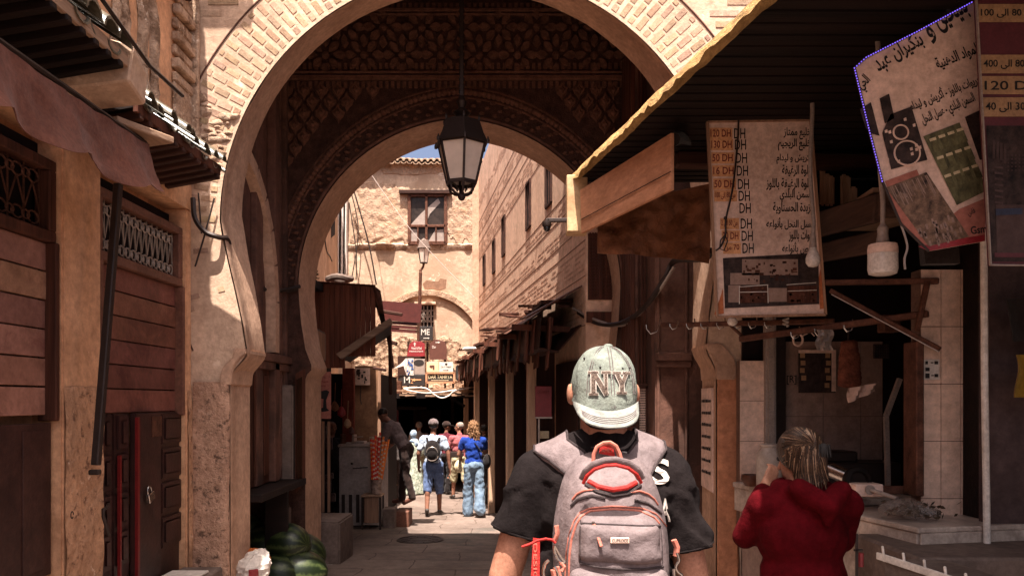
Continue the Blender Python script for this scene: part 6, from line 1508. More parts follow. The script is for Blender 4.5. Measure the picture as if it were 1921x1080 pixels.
for cx_, cy_, r_ in ((1702, 287, 24), (1690, 248, 14)):
    b.tube([P(cx_ + r_ * cos(a), cy_ + r_ * .95 * sin(a), Yt - .006) for a in [2 * pi * k / 24 for k in range(25)]], .004, 5)
for k in range(14): x, y = rr.uniform(1658, 1735), rr.uniform(222, 310); polyp(b, [(x, y), (x + 5, y - 2), (x + 6, y + 4), (x + 1, y + 5)], .0052)
b.build('picture_tray_rim', M['paper'], tp, smooth=0)
led = bpy.data.materials.new('violet_led'); led.use_nodes = True; bs = led.node_tree.nodes['Principled BSDF']; bs.inputs['Emission Color'].default_value = (.22, .12, 1, 1); bs.inputs['Emission Strength'].default_value = .4; bs.inputs['Base Color'].default_value = (.3, .25, .8, 1)
b = MB(); path = [(1742, 471), (1690, 420), (1655, 340), (1632, 250), (1603, 128), (1625, 108), (1720, 60), (1832, 0)]
for (xa, ya), (xb, yb) in zip(path, path[1:]):
    L = sqrt((xb - xa) ** 2 + (yb - ya) ** 2); n_ = int(L / 5)
    for k in range(n_):
        if (ya > 400) or (250 > ya > 120 and k % 9 == 8): continue
        b.ball(P(lerp(xa, xb, k / n_), lerp(ya, yb, k / n_), Yt - .012), .0032, 6, 4)
b.build('light_string', led, tp)
b = MB(); b.tube([P(x, y, Yt - .004) for x, y in path], .006, 6); b.build('light_cable', M['iron'], tp)
wire('wire', [P(1690, 420, 3.5), P(1702, 460, 3.5), P(1697, 485, 3.5), P(1698, 505, 3.5)], .005, M['pipe'], 'loose grey wire hanging from the tilted poster edge', 'wire')
b = MB(); b.box(X(1735, 3.7), X(1800, 3.7), 3.7, 3.75, Z(493, 3.7), Z(455, 3.7)); b.warp(.02, 8); tag(b.build('black_plastic', M['tarpblack']), 'black plastic scrap behind the lower edge of the tilted poster', 'plastic')
M['darkblue'] = paint('faded_blue', (.03, .035, .07), .6)
# maroon price board at the frame edge
Ym = 3.35
mp = thing('menu_board', 'maroon menu board with gold price labels next to the tilted poster', 'sign', tuple(P(1890, 498, Ym)))
b = MB(); q = [(1828, -60), (2080, -60), (2090, 500), (1858, 497)]; A = [P(x, y, Ym) for x, y in q]; b.loft(A, [p + Vector((0, .02, 0)) for p in A]); b.build('panel', M['maroon'], mp, smooth=0)
b = MB(); b.bar(P(1828, -60, Ym - .006), P(1858, 497, Ym - .006), .006, .012, (0, 1, 0)); b.bar(P(1858, 497, Ym - .006), P(2090, 500, Ym - .006), .006, .012, (0, 1, 0)); b.build('frame', M['pipe'], mp, smooth=0)
b = MB(); l2 = MB()
for y0, y1, t_ in ((8, 42, 'من 80 الى 100'), (103, 138, 'من 80 الى 400'), (143, 177, '120 DH'), (183, 219, 'من 30 الى 40')):
    sx_ = (y0) * .05; A = [(1836 + sx_, y1), (2000, y1), (2000, y0), (1835 + sx_, y0)]; b.add([P(x, y, Ym - .004) for x, y in A], [(0, 1, 2, 3)])
    lettering(l2, t_, (1840 + sx_, 1944 + sx_, -(y1 - 8), -(y0 + 9)), lambda u, v: P(u, -v, Ym - .007), .012, t_[0] == 'م')
build_each(b, 'price_label', M['gold'], mp, smooth=0); l2.build('lettering', M['ink'], mp, smooth=0)
b = MB(); A = [(1850, 236), (2080, 236), (2085, 492), (1861, 490)]; b.add([P(x, y, Ym - .004) for x, y in A], [(0, 1, 2, 3)]); b.build('picture', M['photo3'], mp, smooth=0)
b = MB()
for k in range(8): b.add([P(x, y, Ym - .006) for x, y in ((1866, 300 + k * 11), (1882, 302 + k * 11), (1882, 306 + k * 11), (1866, 304 + k * 11))], [(0, 1, 2, 3)])
for k in range(5):
    for j in range(14): b.add([P(1890 + j * 7 + d[0], 290 + k * 7 + d[1], Ym - .006) for d in ((0, 0), (3, 0), (3, 3), (0, 3))], [(0, 1, 2, 3)])
for k in range(4): b.add([P(1862 + k * 7 + d[0], 262 + k * 3 + d[1], Ym - .006) for d in ((0, 0), (5, 0), (5, 36), (0, 36))], [(0, 1, 2, 3)])
b.build('picture_shelf', M['greywall'], mp, smooth=0)
b = MB(); b.add([P(x, y, Ym - .0065) for x, y in ((1868, 384), (2040, 384), (2040, 476), (1870, 474))], [(0, 1, 2, 3)]); b.build('picture_counter', M['greywall'], mp, smooth=0)
b = MB(); b.add([P(x, y, Ym - .008) for x, y in ((1866, 474), (2060, 476), (2060, 484), (1866, 482))], [(0, 1, 2, 3)]); b.build('picture_band', M['maroon'], mp, smooth=0)
b = MB(); b.add([P(x, y, Ym - .008) for x, y in ((1868, 392), (1918, 390), (1918, 402), (1868, 404))], [(0, 1, 2, 3)]); b.build('picture_blue', M['darkblue'], mp, smooth=0)
# clothes at the edge, rack of pegs, rod
b = MB(); g_ = []
for j in range(9):
    v = j / 8; g_.append([P(lerp(1908 + 4 * sin(v * 5), 1990, u), lerp(665, 745, v), 4.1 + .03 * sin(u * 9)) for u in [k / 8 for k in range(9)]])
b.grid(g_, .01, (0, 1, 0)); tag(b.build('hanging_garment', cloth('yellow_cloth', (.32, .19, .025)), smooth=60), 'yellow garment hanging against the mauve wall', 'garment')
b = MB(); g_ = []
for j in range(9):
    v = j / 8; g_.append([P(lerp(1890 + 12 * v, 1990, u), lerp(560, 640, v), 4.15 + .03 * sin(u * 7)) for u in [k / 8 for k in range(9)]])
b.grid(g_, .01, (0, 1, 0)); tag(b.build('hanging_garment', M['tarpblack'], smooth=60), 'black garment hanging above the yellow one', 'garment')
pr_ = thing('peg_rack', 'white plastic rack with upright pegs before the stone platform', 'rack', tuple(P(1720, 1090, 3.6)))
b = MB(); b.bar(P(1645, 1041, 3.9), P(1850, 1108, 3.3), .012, .035); b.build('rail', M['white'], pr_, smooth=0, bevel=.003)
for k in range(5):
    t = .06 + k * .19; b = MB(); px, py, Y = lerp(1645, 1850, t), lerp(1041, 1108, t), lerp(3.9, 3.3, t) - .012; b.bar(P(px + 2, py + 8, Y), P(px - 2, py - 22, Y), .011, .011, (0, 1, 0)); b.build('peg', M['white'], pr_, smooth=0, bevel=.003)
b = MB(); b.loft([P(1660, 1052, 3.86), P(1840, 1112, 3.32), P(1840, 1160, 3.32), P(1660, 1100, 3.86)], [p + Vector((.3, .1, 0)) for p in (P(1660, 1052, 3.86), P(1840, 1112, 3.32), P(1840, 1160, 3.32), P(1660, 1100, 3.86))]); b.build('tray', M['concrete'], pr_, smooth=0)
ir = thing('skewer_rod', 'thin black iron rod with a red grip beside the hoodie', 'rod', tuple(P(1607, 1100, 3.75)))
b = MB(); b.bar(P(1607, 1130, 3.75), P(1607, 1000, 3.75), .01, .01, (0, 1, 0)); b.bar(P(1602, 1031, 3.75), P(1618, 1031, 3.75), .01, .01); b.build('shaft', M['iron'], ir, smooth=0)
b = MB(); b.tube([P(1615, 1036, 3.75), P(1615, 1062, 3.75)], .012, 8); b.build('grip', M['signred'], ir)
# list on the pier reveal
b = MB(); A = [Vector((X(1325, 6.95) , 6.95, Z(914, 6.95))), Vector((X(1346, 6.56), 6.56, Z(930, 6.56))), Vector((X(1346, 6.56), 6.56, Z(722, 6.56))), Vector((X(1325, 6.95), 6.95, Z(730, 6.95)))]
A = [Vector((1.645, 6.95, .88)), Vector((1.645, 6.56, .86)), Vector((1.645, 6.56, 1.72)), Vector((1.645, 6.95, 1.72))]
b.loft(A, [p + Vector((.02, 0, 0)) for p in A]); o = b.build('price_list', M['paper'], smooth=0); tag(o, 'white handwritten price list fixed on the arch pier side', 'notice')
b = MB(); rr = random.Random(88)
for k in range(7):
    z = 1.6 - k * .1; y = 6.92
    while y > 6.62: L = rr.uniform(.02, .05); b.add([Vector((1.641, y, z)), Vector((1.641, y - L, z)), Vector((1.641, y - L, z + .022 + rr.random() * .012)), Vector((1.641, y, z + .02))], [(0, 1, 2, 3)]); y -= L + .012
b.build('lettering', M['ink'], o, smooth=0)
# ------------------------------------------------------------------ people
def hand(mb, wr, d, side, s=1.0, curl=.35, thumb=1):
    """palm, four jointed fingers and a thumb; d = along the hand, side = towards the thumb"""
    wr, d, side = Vector(wr), Vector(d).normalized(), Vector(side)
    side = (side - d * side.dot(d)).normalized(); nrm = d.cross(side) * thumb
    for u in (-.024, -.008, .008, .024): mb.cone(wr + side * u * .7 * s, wr + d * .085 * s + side * u * 1.15 * s, .014 * s, .0125 * s, 8)
    for k, (u, L) in enumerate(((.028, .07), (.0095, .078), (-.0095, .072), (-.028, .056))):
        p = wr + d * .088 * s + side * u * s; q = d.copy()
        for j in range(3):
            a = curl * (.5 + .5 * j) + .05 * k; q = (d * cos(a) + nrm * sin(a)).normalized()
            p2 = p + q * L * s * (.45, .32, .25)[j]; mb.cone(p, p2, .0088 * s, .008 * s, 7); p = p2
            d_ = d; 
    p = wr + d * .03 * s + side * .026 * s; q = (d * .7 + side * .7 + nrm * .2).normalized(); p2 = p + q * .038 * s; mb.cone(p, p2, .012 * s, .01 * s, 8); mb.cone(p2, p2 + (q * .5 + d * .7 + nrm * .3).normalized() * .032 * s, .0098 * s, .0085 * s, 8)

def head_shape(mb, c, s, Mh):
    def q(x, y, z): return Vector(c) + Mh @ Vector((x * s, y * s, z * s))
    Ms = Mh
    mb.ball(q(0, -.012, .03), (.076 * s, .094 * s, .088 * s), 14, 10, Ms)
    mb.ball(q(0, .03, -.045), (.056 * s, .062 * s, .07 * s), 12, 8, Ms)
    mb.cone(q(0, .09, .012), q(0, .112, -.022), .009 * s, .014 * s, 8)
    mb.ball(q(0, .088, -.062), (.024 * s, .012 * s, .012 * s), 8, 6, Ms)
    for e in (-1, 1): mb.ball(q(e * .076, -.008, -.005), (.014 * s, .02 * s, .032 * s), 8, 6, Ms)

def person(label, loc, H, yaw, stride=0.0, lean=0.0, armL=None, armR=None, shirt=None, sleeve=.55, trousers=None, leg=1.0, wide=1.0, hair=None, hairlen=0.0, skin='skin', headyaw=0.0, headpitch=0.0, shoes=None, robe=None, cap=None, scarf=None, hem=.9, group=None):
    k = H / 1.75; t = thing('person', label, 'person', tuple(loc), group)
    B = Matrix.Translation(Vector(loc)) @ Matrix.Rotation(yaw, 4, 'Z') @ Matrix.Scale(k, 4)
    L4 = Matrix.Translation((0, 0, .95)) @ Matrix.Rotation(-lean, 4, 'X') @ Matrix.Translation((0, 0, -.95))
    U = lambda x, y, z: B @ (L4 @ Vector((x, y, z)))
    D = lambda x, y, z: B @ Vector((x, y, z))
    R3 = (B @ L4).to_3x3().normalized()
    Mh = (R3 @ Matrix.Rotation(headyaw, 3, 'Z') @ Matrix.Rotation(-headpitch, 3, 'X'))
    b = MB()
    legs = {}
    for sd, st in ((-1, stride), (1, -stride)):
        lift = .06 if st < -.05 else 0
        hip, kn, an = D(sd * .09, 0, .92), D(sd * .1, st * .55 + .03, .5 + lift * .3), D(sd * .1, st * 1.0 - (.04 if st < 0 else 0), .085 + lift)
        toe = D(sd * .115, st + .16 - (.05 if st < 0 else 0), .03 + lift * .2); legs[sd] = (hip, kn, an, toe)
        b.chain([hip, kn, an], [.085 * k, .056 * k, .038 * k]); b.cone(an, toe, .036 * k, .026 * k)
        b.ball(lerp(kn, an, .3) - R3 @ Vector((0, .012, 0)) * k, (.05 * k, .055 * k, .1 * k), 10, 8)
    S = R3
    b.ball(U(0, 0, .98), (.15 * k, .1 * k, .12 * k), 12, 8, S); b.ball(U(0, 0, 1.14), (.135 * k, .095 * k, .15 * k), 12, 8, S); b.ball(U(0, 0, 1.32), (.16 * k, .105 * k, .15 * k), 12, 8, S)
    b.cone(U(-.15, 0, 1.41), U(.15, 0, 1.41), .055 * k, .055 * k); b.cone(U(0, -.01, 1.42), U(0, .015, 1.56), .056 * k, .05 * k)
    hc = U(0, .03, 1.645)
    head_shape(b, hc, k, Mh)
    arms = {}
    for sd, ar in ((-1, armL), (1, armR)):
        sh = U(sd * .19, 0, 1.405)
        el_, wr_ = ar if ar else ((sd * .245, -.03, 1.13), (sd * .25, .07, .89))
        e2, w2 = U(*el_), U(*wr_); arms[sd] = (sh, e2, w2)
        b.chain([sh, e2, w2], [.052 * k, .041 * k, .029 * k])
        hand(b, w2, (w2 - e2), R3 @ Vector((-sd * .4, .9, 0)), k, .5, thumb=-sd)
    b = blend(b, .0125 * k, 3); body = b.build('body', M[skin], t, smooth=80)
    e = MB()
    for s_ in (-1, 1): e.ball(hc + Mh @ Vector((s_ * .031 * k, .074 * k, .012 * k)), .0115 * k, 8, 6)
    e.build('eyes', M['ink'], t)
    if shirt is not None:
        b = MB(); b.ball(U(0, 0, 1.0), (.17 * k, .12 * k, .13 * k), 12, 8, S); b.ball(U(0, 0, 1.15), (.165 * k, .118 * k, .16 * k), 12, 8, S); b.ball(U(0, 0, 1.31), (.183 * k, .125 * k, .165 * k), 12, 8, S)
        b.cone(U(-.15, 0, 1.405), U(.15, 0, 1.405), .068 * k, .068 * k); b.cone(U(0, -.012, 1.42), U(0, -.005, 1.47), .075 * k, .064 * k)
        for sd in (-1, 1):
            sh, e2, w2 = arms[sd]
            if sleeve <= 1: b.cone(sh, lerp(sh, e2, sleeve), .066 * k, .064 * k)
            else: b.chain([sh, e2, lerp(e2, w2, sleeve - 1)], [.066 * k, .058 * k, .048 * k])
        b = blend(b, .014 * k, 3); b.warp(.012 * k, 9 / k, int(H * 100) % 17); b.warp(.009 * k, 20 / k, 4)
        b.build('shirt', shirt, t, smooth=80)
    if trousers is not None:
        b = MB(); b.ball(D(0, -.01, .95), (.17 * k, .125 * k, .12 * k), 12, 8, B.to_3x3().normalized())
        for sd in (-1, 1):
            hip, kn, an, toe = legs[sd]
            if leg >= 1: b.chain([hip, kn, an], [.098 * k, .072 * k * wide, .062 * k * wide * (wide if wide > 1.2 else 1)])
            else: b.chain([hip, lerp(hip, kn, leg * 1.15)] if leg < .85 else [hip, kn, lerp(kn, an, .12)], [.105 * k, .092 * k] if leg < .85 else [.105 * k, .088 * k, .086 * k])
        b = blend(b, .014 * k, 3); b.warp(.014 * k, 8 / k, int(H * 100) % 13 + 3); b.warp(.01 * k, 18 / k, 2); b.build('trousers', trousers, t, smooth=80)
    if robe is not None:
        b = MB(); prof = [(.02, .03), (.3, .03), (.29, .2), (.25, .6), (.2, .95), (.19, 1.1), (.2, 1.28), (.17, 1.4), (.09, 1.47), (.02, 1.48)]
        RS = []
        for r, z in prof:
            row = []
            for q in range(28):
                a = 2 * pi * q / 28; f_ = 1 + .07 * sin(a * 6 + z * 3) * max(0, 1 - z)
                row.append((U if z > .95 else D)(r * cos(a) * f_, r * sin(a) * .72 * f_, z))
            RS.append(row)
        b.rings(RS)
        for sd in (-1, 1): b.chain(list(arms[sd]), [.085 * k, .08 * k, .075 * k])
        b = blend(b, .016 * k, 2); b.warp(.012, 9, 2); b.build('robe', robe, t, smooth=80)
    if hair is not None:
        b = MB(); b.ball(hc + Mh @ Vector((0, -.03, .04)) * k, (.086 * k, .09 * k, .085 * k), 14, 10, Mh)
        if hairlen: 
            b.ball(hc + Mh @ Vector((0, -.05, -.04)) * k, (.1 * k, .07 * k, .1 * k), 12, 8, Mh); b.ball(hc + Mh @ Vector((.03, -.05, -.04 - hairlen)) * k, (.1 * k, .055 * k, .09 * k), 12, 8, Mh)
        b = blend(b, .012 * k, 2); b.warp(.02 * k if hairlen else .006, 22, 4)
        if hairlen:
            rr = random.Random(5); pts = list(b.v)
            for _ in range(260):
                p = rr.choice(pts); d_ = (p - hc); 
                if (Mh.inverted() @ d_).y > .02: continue
                ph = rr.random() * 6; b.tube([p + d_.normalized() * .006 + Vector((cos(ph + j) * .01, sin(ph + j) * .01, -.014 * j)) for j in range(6)], .0055, 5)
        b.build('hair', hair, t, smooth=60)
    if scarf is not None:
        b = MB(); b.ball(hc + Mh @ Vector((0, -.015, .02)) * k, (.1 * k, .112 * k, .118 * k), 14, 10, Mh); b.ball(U(0, -.03, 1.47), (.12 * k, .1 * k, .08 * k), 12, 8, S); b.ball(U(.03, -.12, 1.4), (.06 * k, .03 * k, .1 * k), 10, 8, S)
        b = blend(b, .012, 2); b.warp(.012, 12, 3); b.build('headscarf', scarf, t, smooth=80)
    if cap is not None:
        b = MB(); b.lathe([(.092, 0), (.094, .03), (.085, .07), (.055, .105), (.01, .118)], (0, 0, 0), 18, sy=1.12); b.box(-.07, .07, .07, .17, -.004, .008); 
        Mx = Matrix.Translation(hc + Mh @ Vector((0, -.012, .025)) * k) @ Mh.to_4x4() @ Matrix.Scale(k, 4); b.xf(Mx); b.build('cap', cap, t, smooth=50, bevel=.004)
    if shoes is not None:
        for sd in (-1, 1):
            hip, kn, an, toe = legs[sd]; b = MB(); b.cone(lerp(an, toe, -.12) - Vector((0, 0, .03 * k)), toe - Vector((0, 0, .002)), .04 * k, .034 * k, 10)
            for p in b.v: p.z = max(p.z, loc[2] + .004) if False else p.z
            b.build('shoe', shoes, t, smooth=60)
    return t, U, D, arms, k

def street(px, Y): return (X(px, Y), Y, G(Y))
M['jeans'] = cloth('pale_denim', (.23, .31, .4), (.11, .17, .26), sc=7); M['bluetee'] = cloth('blue_jersey', (.02, .06, .34), (.012, .035, .2)); M['pinktee'] = cloth('pink_jersey', (.42, .13, .14), (.33, .09, .1)); M['palecotton'] = cloth('white_cotton', (.66, .64, .62), (.5, .5, .52), sc=4)
M['skyshirt'] = cloth('pale_blue_print', (.6, .66, .74), (.28, .36, .5), sc=9); M['denimshort'] = cloth('blue_shorts', (.14, .2, .36), (.07, .1, .2)); M['beige'] = cloth('beige_cotton', (.5, .44, .28), (.36, .31, .19)); M['blackcloth'] = cloth('black_cotton', (.025, .02, .02), (.014, .011, .011)); M['greyshirt'] = cloth('mauve_grey_cotton', (.17, .13, .13), (.12, .09, .09)); M['darktrousers'] = cloth('dark_brown_cotton', (.045, .028, .024), (.028, .017, .015)); M['maroonshirt'] = cloth('maroon_cotton', (.12, .02, .03))
M['robe'] = mat('leafy_print_cotton', (.62, .64, .54), (.1, .17, .11), sc=22, rough=.95, bump=.2, bsc=40); M['scarf'] = mat('blue_white_scarf', (.5, .58, .64), (.06, .14, .28), sc=16, rough=.9, bump=.3)
M['hairdark'] = mat('dark_hair', (.03, .018, .012), (.012, .008, .006), sc=30, rough=.5, bump=.5, bsc=80); M['hairgrey'] = mat('grey_hair', (.36, .31, .27), (.2, .16, .14), sc=30, rough=.6, bump=.5, bsc=80); M['hairbrown'] = mat('curly_fair_hair', (.36, .2, .1), (.2, .1, .05), sc=26, rough=.5, bump=.6, bsc=80); M['shoe'] = paint('dark_shoe', (.04, .028, .022), .6); M['whiteshoe'] = paint('pale_shoe', (.6, .55, .5), .6)

# man with the black backpack
t, U, D, arms, k = person('man in cap with black backpack, pale shirt and knee length shorts walking away', street(813, 14.8), 1.76, .02, stride=-.16, shirt=M['skyshirt'], sleeve=.6, trousers=M['denimshort'], leg=.9, hair=M['hairdark'], skin='skindark', cap=M['greyshirt'], shoes=M['shoe'], armL=((-.27, -.02, 1.14), (-.28, .1, .92)), armR=((.27, -.02, 1.14), (.3, .0, .88)))
def small_pack(U, lab, c, m, m2):
    b = MB(); b.ball(c, (.15, .085, .21), 16, 12); b.ball(c + Vector((0, -.05, -.05)), (.12, .06, .12), 14, 10); b = blend(b, .012, 3); b.warp(.01, 9, 1); o = b.build('backpack', m, smooth=70); tag(o, lab, 'backpack')
    b = MB()
    for s in (-1, 1):
        b.tube([c + Vector((s * .09, .04, .17)), c + Vector((s * .11, .1, .235)), c + Vector((s * .13, .18, .24)), c + Vector((s * .14, .24, .15))], .02, 6, .5); b.tube([c + Vector((s * .1, -.07, .12)), c + Vector((s * .11, -.1, -.02)), c + Vector((s * .07, -.12, -.14))], .008, 5)
    b.build('strap', m, o)
    b = MB(); b.tube([c + Vector((.1 * cos(a), -.1 - .01 * sin(a), -.02 + .1 * sin(a))) for a in [pi * q / 10 for q in range(11)]], .006, 5); b.tube([c + Vector((.11 * cos(a), -.1, -.08 - .09 * sin(a))) for a in [pi * q / 10 for q in range(11)]], .008, 5); b.build('zip', m2, o)
small_pack(U, 'small black backpack on the man in shorts', U(0, -.19, 1.2), M['blackcloth'], M['grille'])
# woman in blue
t, U, D, arms, k = person('woman with curly fair hair, blue T-shirt and wide pale jeans', street(889, 14.6), 1.74, .12, stride=.1, shirt=M['bluetee'], sleeve=.5, trousers=M['jeans'], wide=1.3, hair=M['hairbrown'], hairlen=.08, shoes=M['whiteshoe'], armL=((-.27, .05, 1.14), (-.24, .27, 1.08)), armR=((.22, .1, 1.16), (.1, .28, 1.1)), headpitch=.1, headyaw=-.3)
b = MB(); c = U(-.29, .38, 1.1); b.box(c.x - .14, c.x + .12, c.y - .1, c.y + .14, c.z - .03, c.z + .07); o = b.build('folded_goods', M['darktrousers'], smooth=0, bevel=.02, seg=2); tag(o, 'stack of dark folded goods in the arms of the woman in blue', 'bundle')
b = MB(); c = U(-.26, .3, .9); b.ball(c, (.09, .06, .12), 12, 8); b.warp(.03, 11); tag(b.build('carrier_bag', M['cream']), 'yellowish carrier bag hanging from the hand of the woman in blue', 'bag')
b = MB(); c = U(.2, -.02, 1.1); b.tube([U(-.12, .1, 1.44), U(.02, -.13, 1.35), U(.2, -.1, 1.1)], .012, 6, .5); b.ball(c + Vector((.04, 0, -.08)), (.07, .12, .14), 12, 8); tag(b.build('shoulder_bag', M['blackcloth']), 'black shoulder bag on the right side of the woman in blue', 'bag')
# pink man
t, U, D, arms, k = person('man in pink T-shirt, glasses and beige shorts glancing left', street(862, 18.2), 1.74, .35, stride=.17, shirt=M['pinktee'], sleeve=.6, trousers=M['beige'], leg=.9, hair=M['hairgrey'], headyaw=.9, shoes=M['shoe'], armL=((-.25, .05, 1.14), (-.18, .25, 1.05)))
b = MB(); hc = U(0, .03, 1.645)
Mg = Matrix.Rotation(1.25, 3, 'Z')
for s in (-1, 1): b.tube([hc + Mg @ Vector((s * .033 + .022 * cos(a), .096, .012 + .018 * sin(a))) for a in [2 * pi * q / 12 for q in range(13)]], .003, 5); b.tube([hc + Mg @ Vector((s * .055, .094, .014)), hc + Mg @ Vector((s * .082, 0, .012))], .003, 5)
b.build('glasses', M['iron'], t)
# others further on
person('dark figure in black clothes close behind the woman in blue', street(908, 16.4), 1.68, -.1, stride=.08, shirt=M['blackcloth'], sleeve=1.7, trousers=M['blackcloth'], hair=M['hairdark'], skin='skindark', shoes=M['shoe'])
person('person in maroon top and dark cap facing right in the shade', street(837, 19.6), 1.76, -.6, stride=.05, shirt=M['maroonshirt'], sleeve=1.6, trousers=M['blackcloth'], hair=M['hairdark'], skin='skindark', cap=M['darktrousers'], headyaw=-.5, shoes=M['shoe'])
person('woman in leafy print robe and blue white headscarf', street(776, 19.4), 1.55, .5, robe=M['robe'], scarf=M['scarf'], skin='skin', armL=((-.25, .05, 1.12), (-.16, .24, 1.05)), armR=((.25, .05, 1.12), (.16, .24, 1.05)), shoes=M['signred'])
person('grey haired man in plain white shirt seen from behind', street(786, 21.0), 1.78, 0, stride=.06, shirt=M['palecotton'], sleeve=.9, trousers=M['beige'], hair=M['hairgrey'], shoes=M['shoe'])
person('bald man in white shirt beside the bending man', street(737, 17.4), 1.68, -.2, stride=.05, shirt=M['palecotton'], sleeve=1.5, trousers=M['darktrousers'], shoes=M['shoe'])
# man bending over the snack stand
gz = Z(944, 13.3)
t, U, D, arms, k = person('man in grey shirt and dark trousers bending over the snack sticks', (X(762, 13.35), 13.35, gz - .02), 1.72, 1.3, stride=-.12, lean=.6, shirt=M['greyshirt'], sleeve=.9, trousers=M['darktrousers'], hair=M['hairdark'], headpitch=.35, skin='skindark', shoes=M['signbrown'], armL=((-.22, .22, 1.2), (-.12, .42, 1.14)), armR=((.2, .24, 1.2), (.1, .44, 1.16)))
b = MB(); b.box(X(741, 13.2), X(772, 13.2) + .1, 13.1, 13.75, G(13.4), gz - .03)
# vendor in the dark
person('vendor in dark clothes standing behind the freezer in the shade', street(622, 14.0), 1.72, -2.6, shirt=M['blackcloth'], sleeve=1.8, trousers=M['blackcloth'], hair=M['hairdark'], skin='skindark', shoes=M['shoe'])
# goods hung at the sunny left of the passage
rr = random.Random(15)
for i, (px, py, w_, h_, m, lab) in enumerate([(724, 752, 12, 22, M['white'], 'white cloth hung highest at the sunny passage side'), (733, 788, 18, 22, M['white'], 'white folded shirt hung below the beam at the passage side'), (743, 782, 9, 26, M['maroonshirt'], 'maroon scarf hung beside the white shirt'), (721, 790, 8, 30, M['cream'], 'cream cloth nearest the tan pillar')]):
    b = MB(); g_ = [[P(px - w_ / 2 + w_ * a / 6, py - h_ / 2 + h_ * c / 6, 20.8 + .05 * i) + Vector((0, .05 * sin(a * 2 + i), 0)) for a in range(7)] for c in range(7)]
    b.grid(g_, .02, (0, 1, 0)); tag(b.build('hung_cloth', m, smooth=60), lab, 'cloth', 'cloths hung at the passage mouth')

# ------------------------------------------------------------------ foreground man
MX, MY = .275, 2.40
man = thing('person', 'broad man in black T-shirt and backward grey cap walking away in front', 'person', (MX, MY, 0))
def V(*a): return Vector(a)
b = MB()                                                # body
head_shape(b, (MX, MY + .005, 1.645), 1.12, Matrix.Rotation(0, 3, 'Z'))
b.cone((MX, MY - .005, 1.42), (MX, MY + .0, 1.58), .074, .07, 16)
for sd in (-1, 1): b.ball((MX + sd * .1, MY + .01, 1.638), (.012, .022, .036), 10, 8); b.cone((MX + sd * .07, MY + .01, 1.63), (MX + sd * .098, MY + .01, 1.635), .02, .012, 8)
b.ball((MX, MY, 1.3), (.19, .12, .17)); b.ball((MX, MY, 1.1), (.17, .12, .18)); b.ball((MX, MY, .93), (.17, .12, .13))
b.cone((MX - .16, MY, 1.4), (MX + .16, MY, 1.4), .07, .07)
SL, EL, WL = V(.065, MY - .0, 1.385), V(-.022, MY + .01, 1.09), V(-.03, MY + .16, .87)
SR, ER, WR = V(.475, MY + .0, 1.385), V(.548, MY + .01, 1.07), V(.55, MY + .16, .85)
for a_, e_, w_, sd in ((SL, EL, WL, -1), (SR, ER, WR, 1)):
    b.chain([a_, lerp(a_, e_, .5), e_, lerp(e_, w_, .3), w_], [.054, .052, .05, .052, .034], 16); hand(b, w_, w_ - e_, V(-sd * .4, .9, .1), 1.1, .6, thumb=-sd)
for sd in (-1, 1):
    b.chain([(MX + sd * .1, MY, .9), (MX + sd * .11, MY + sd * .12, .49), (MX + sd * .11, MY + sd * .16 - .03, .09)], [.1, .065, .045]); b.cone((MX + sd * .11, MY + sd * .16 - .03, .06), (MX + sd * .13, MY + sd * .16 + .15, .035), .045, .032)
b = blend(b, .0085, 4); b.build('body', M['skin'], man, smooth=80)
e = MB()
for s_ in (-1, 1): e.ball((MX + s_ * .035, MY + .09, 1.66), .013, 10, 8)
e.build('eyes', M['ink'], man)
M['blacktee'] = cloth('washed_black_jersey', (.015, .0115, .0118), (.0085, .0068, .007), bump=.35, sc=4, wrinkle=7, sheen=0)
b = MB()                                                # T-shirt
b.ball((MX, MY, 1.31), (.225, .145, .2), 20, 14); b.ball((MX, MY, 1.12), (.205, .14, .2), 20, 14); b.ball((MX, MY, .97), (.2, .14, .14), 20, 14)
b.cone((MX - .17, MY, 1.4), (MX + .17, MY, 1.4), .076, .076, 16); b.cone((MX - .07, MY - .01, 1.44), (MX + .07, MY - .01, 1.44), .075, .075, 14); b.cone((MX, MY - .01, 1.43), (MX, MY - .004, 1.478), .1, .084, 18)
for sd in (-1, 1): b.cone((MX + sd * .06, MY - .01, 1.475), (MX + sd * .195, MY - .0, 1.405), .06, .07, 16)
def sleeve(a_, h_, r0, r1):
    d = (h_ - a_).normalized(); b.cone(a_ + V(0, 0, -.012), lerp(a_, h_, .45), r0, lerp(r0, r1, .5), 18)
    u = d.orthogonal().normalized(); v_ = d.cross(u); RS = []
    for t_ in (0, .3, .6, .9, 1.0):
        c = lerp(a_, h_, .25 + .75 * t_); r = lerp(r0, r1, t_); RS.append([c + (u * cos(q) + v_ * sin(q)) * r * (1 + .06 * t_ * sin(q * 3)) for q in [2 * pi * j / 24 for j in range(24)]])
    b.rings(RS)
sleeve(SL, lerp(SL, EL, .56), .074, .079); sleeve(SR, lerp(SR, ER, .66), .072, .082)
b = blend(b, .0085, 3)
for i, p in enumerate(b.v):                             # creases of the cloth
    d = 0
    f = nz(p, 9, 3) * .012 + nz((p.x * 1.0, p.y, p.z * .45), 22, 5) * .008 + (abs(nz((p.x * .8 + p.z * .5, p.y, p.z * .5 - p.x * .6), 17, 8)) - .2) * .007
    ax = abs(p.x - MX)
    if ax > .17 and p.z < 1.36: f += sin((p.z * 1.0 + (p.x - MX) * .9 * (1 if p.x > MX else -1)) * 75 + 5 * nz(p, 7, 1)) * .006
    if abs(ax - .175) < .03 and p.z < 1.38: f -= .010 * (1 - abs(ax - .175) / .03)
    out = V(p.x - MX, (p.y - MY) * 1.5, 0); out = out.normalized() if out.length > .01 else out
    b.v[i] = p + out * f
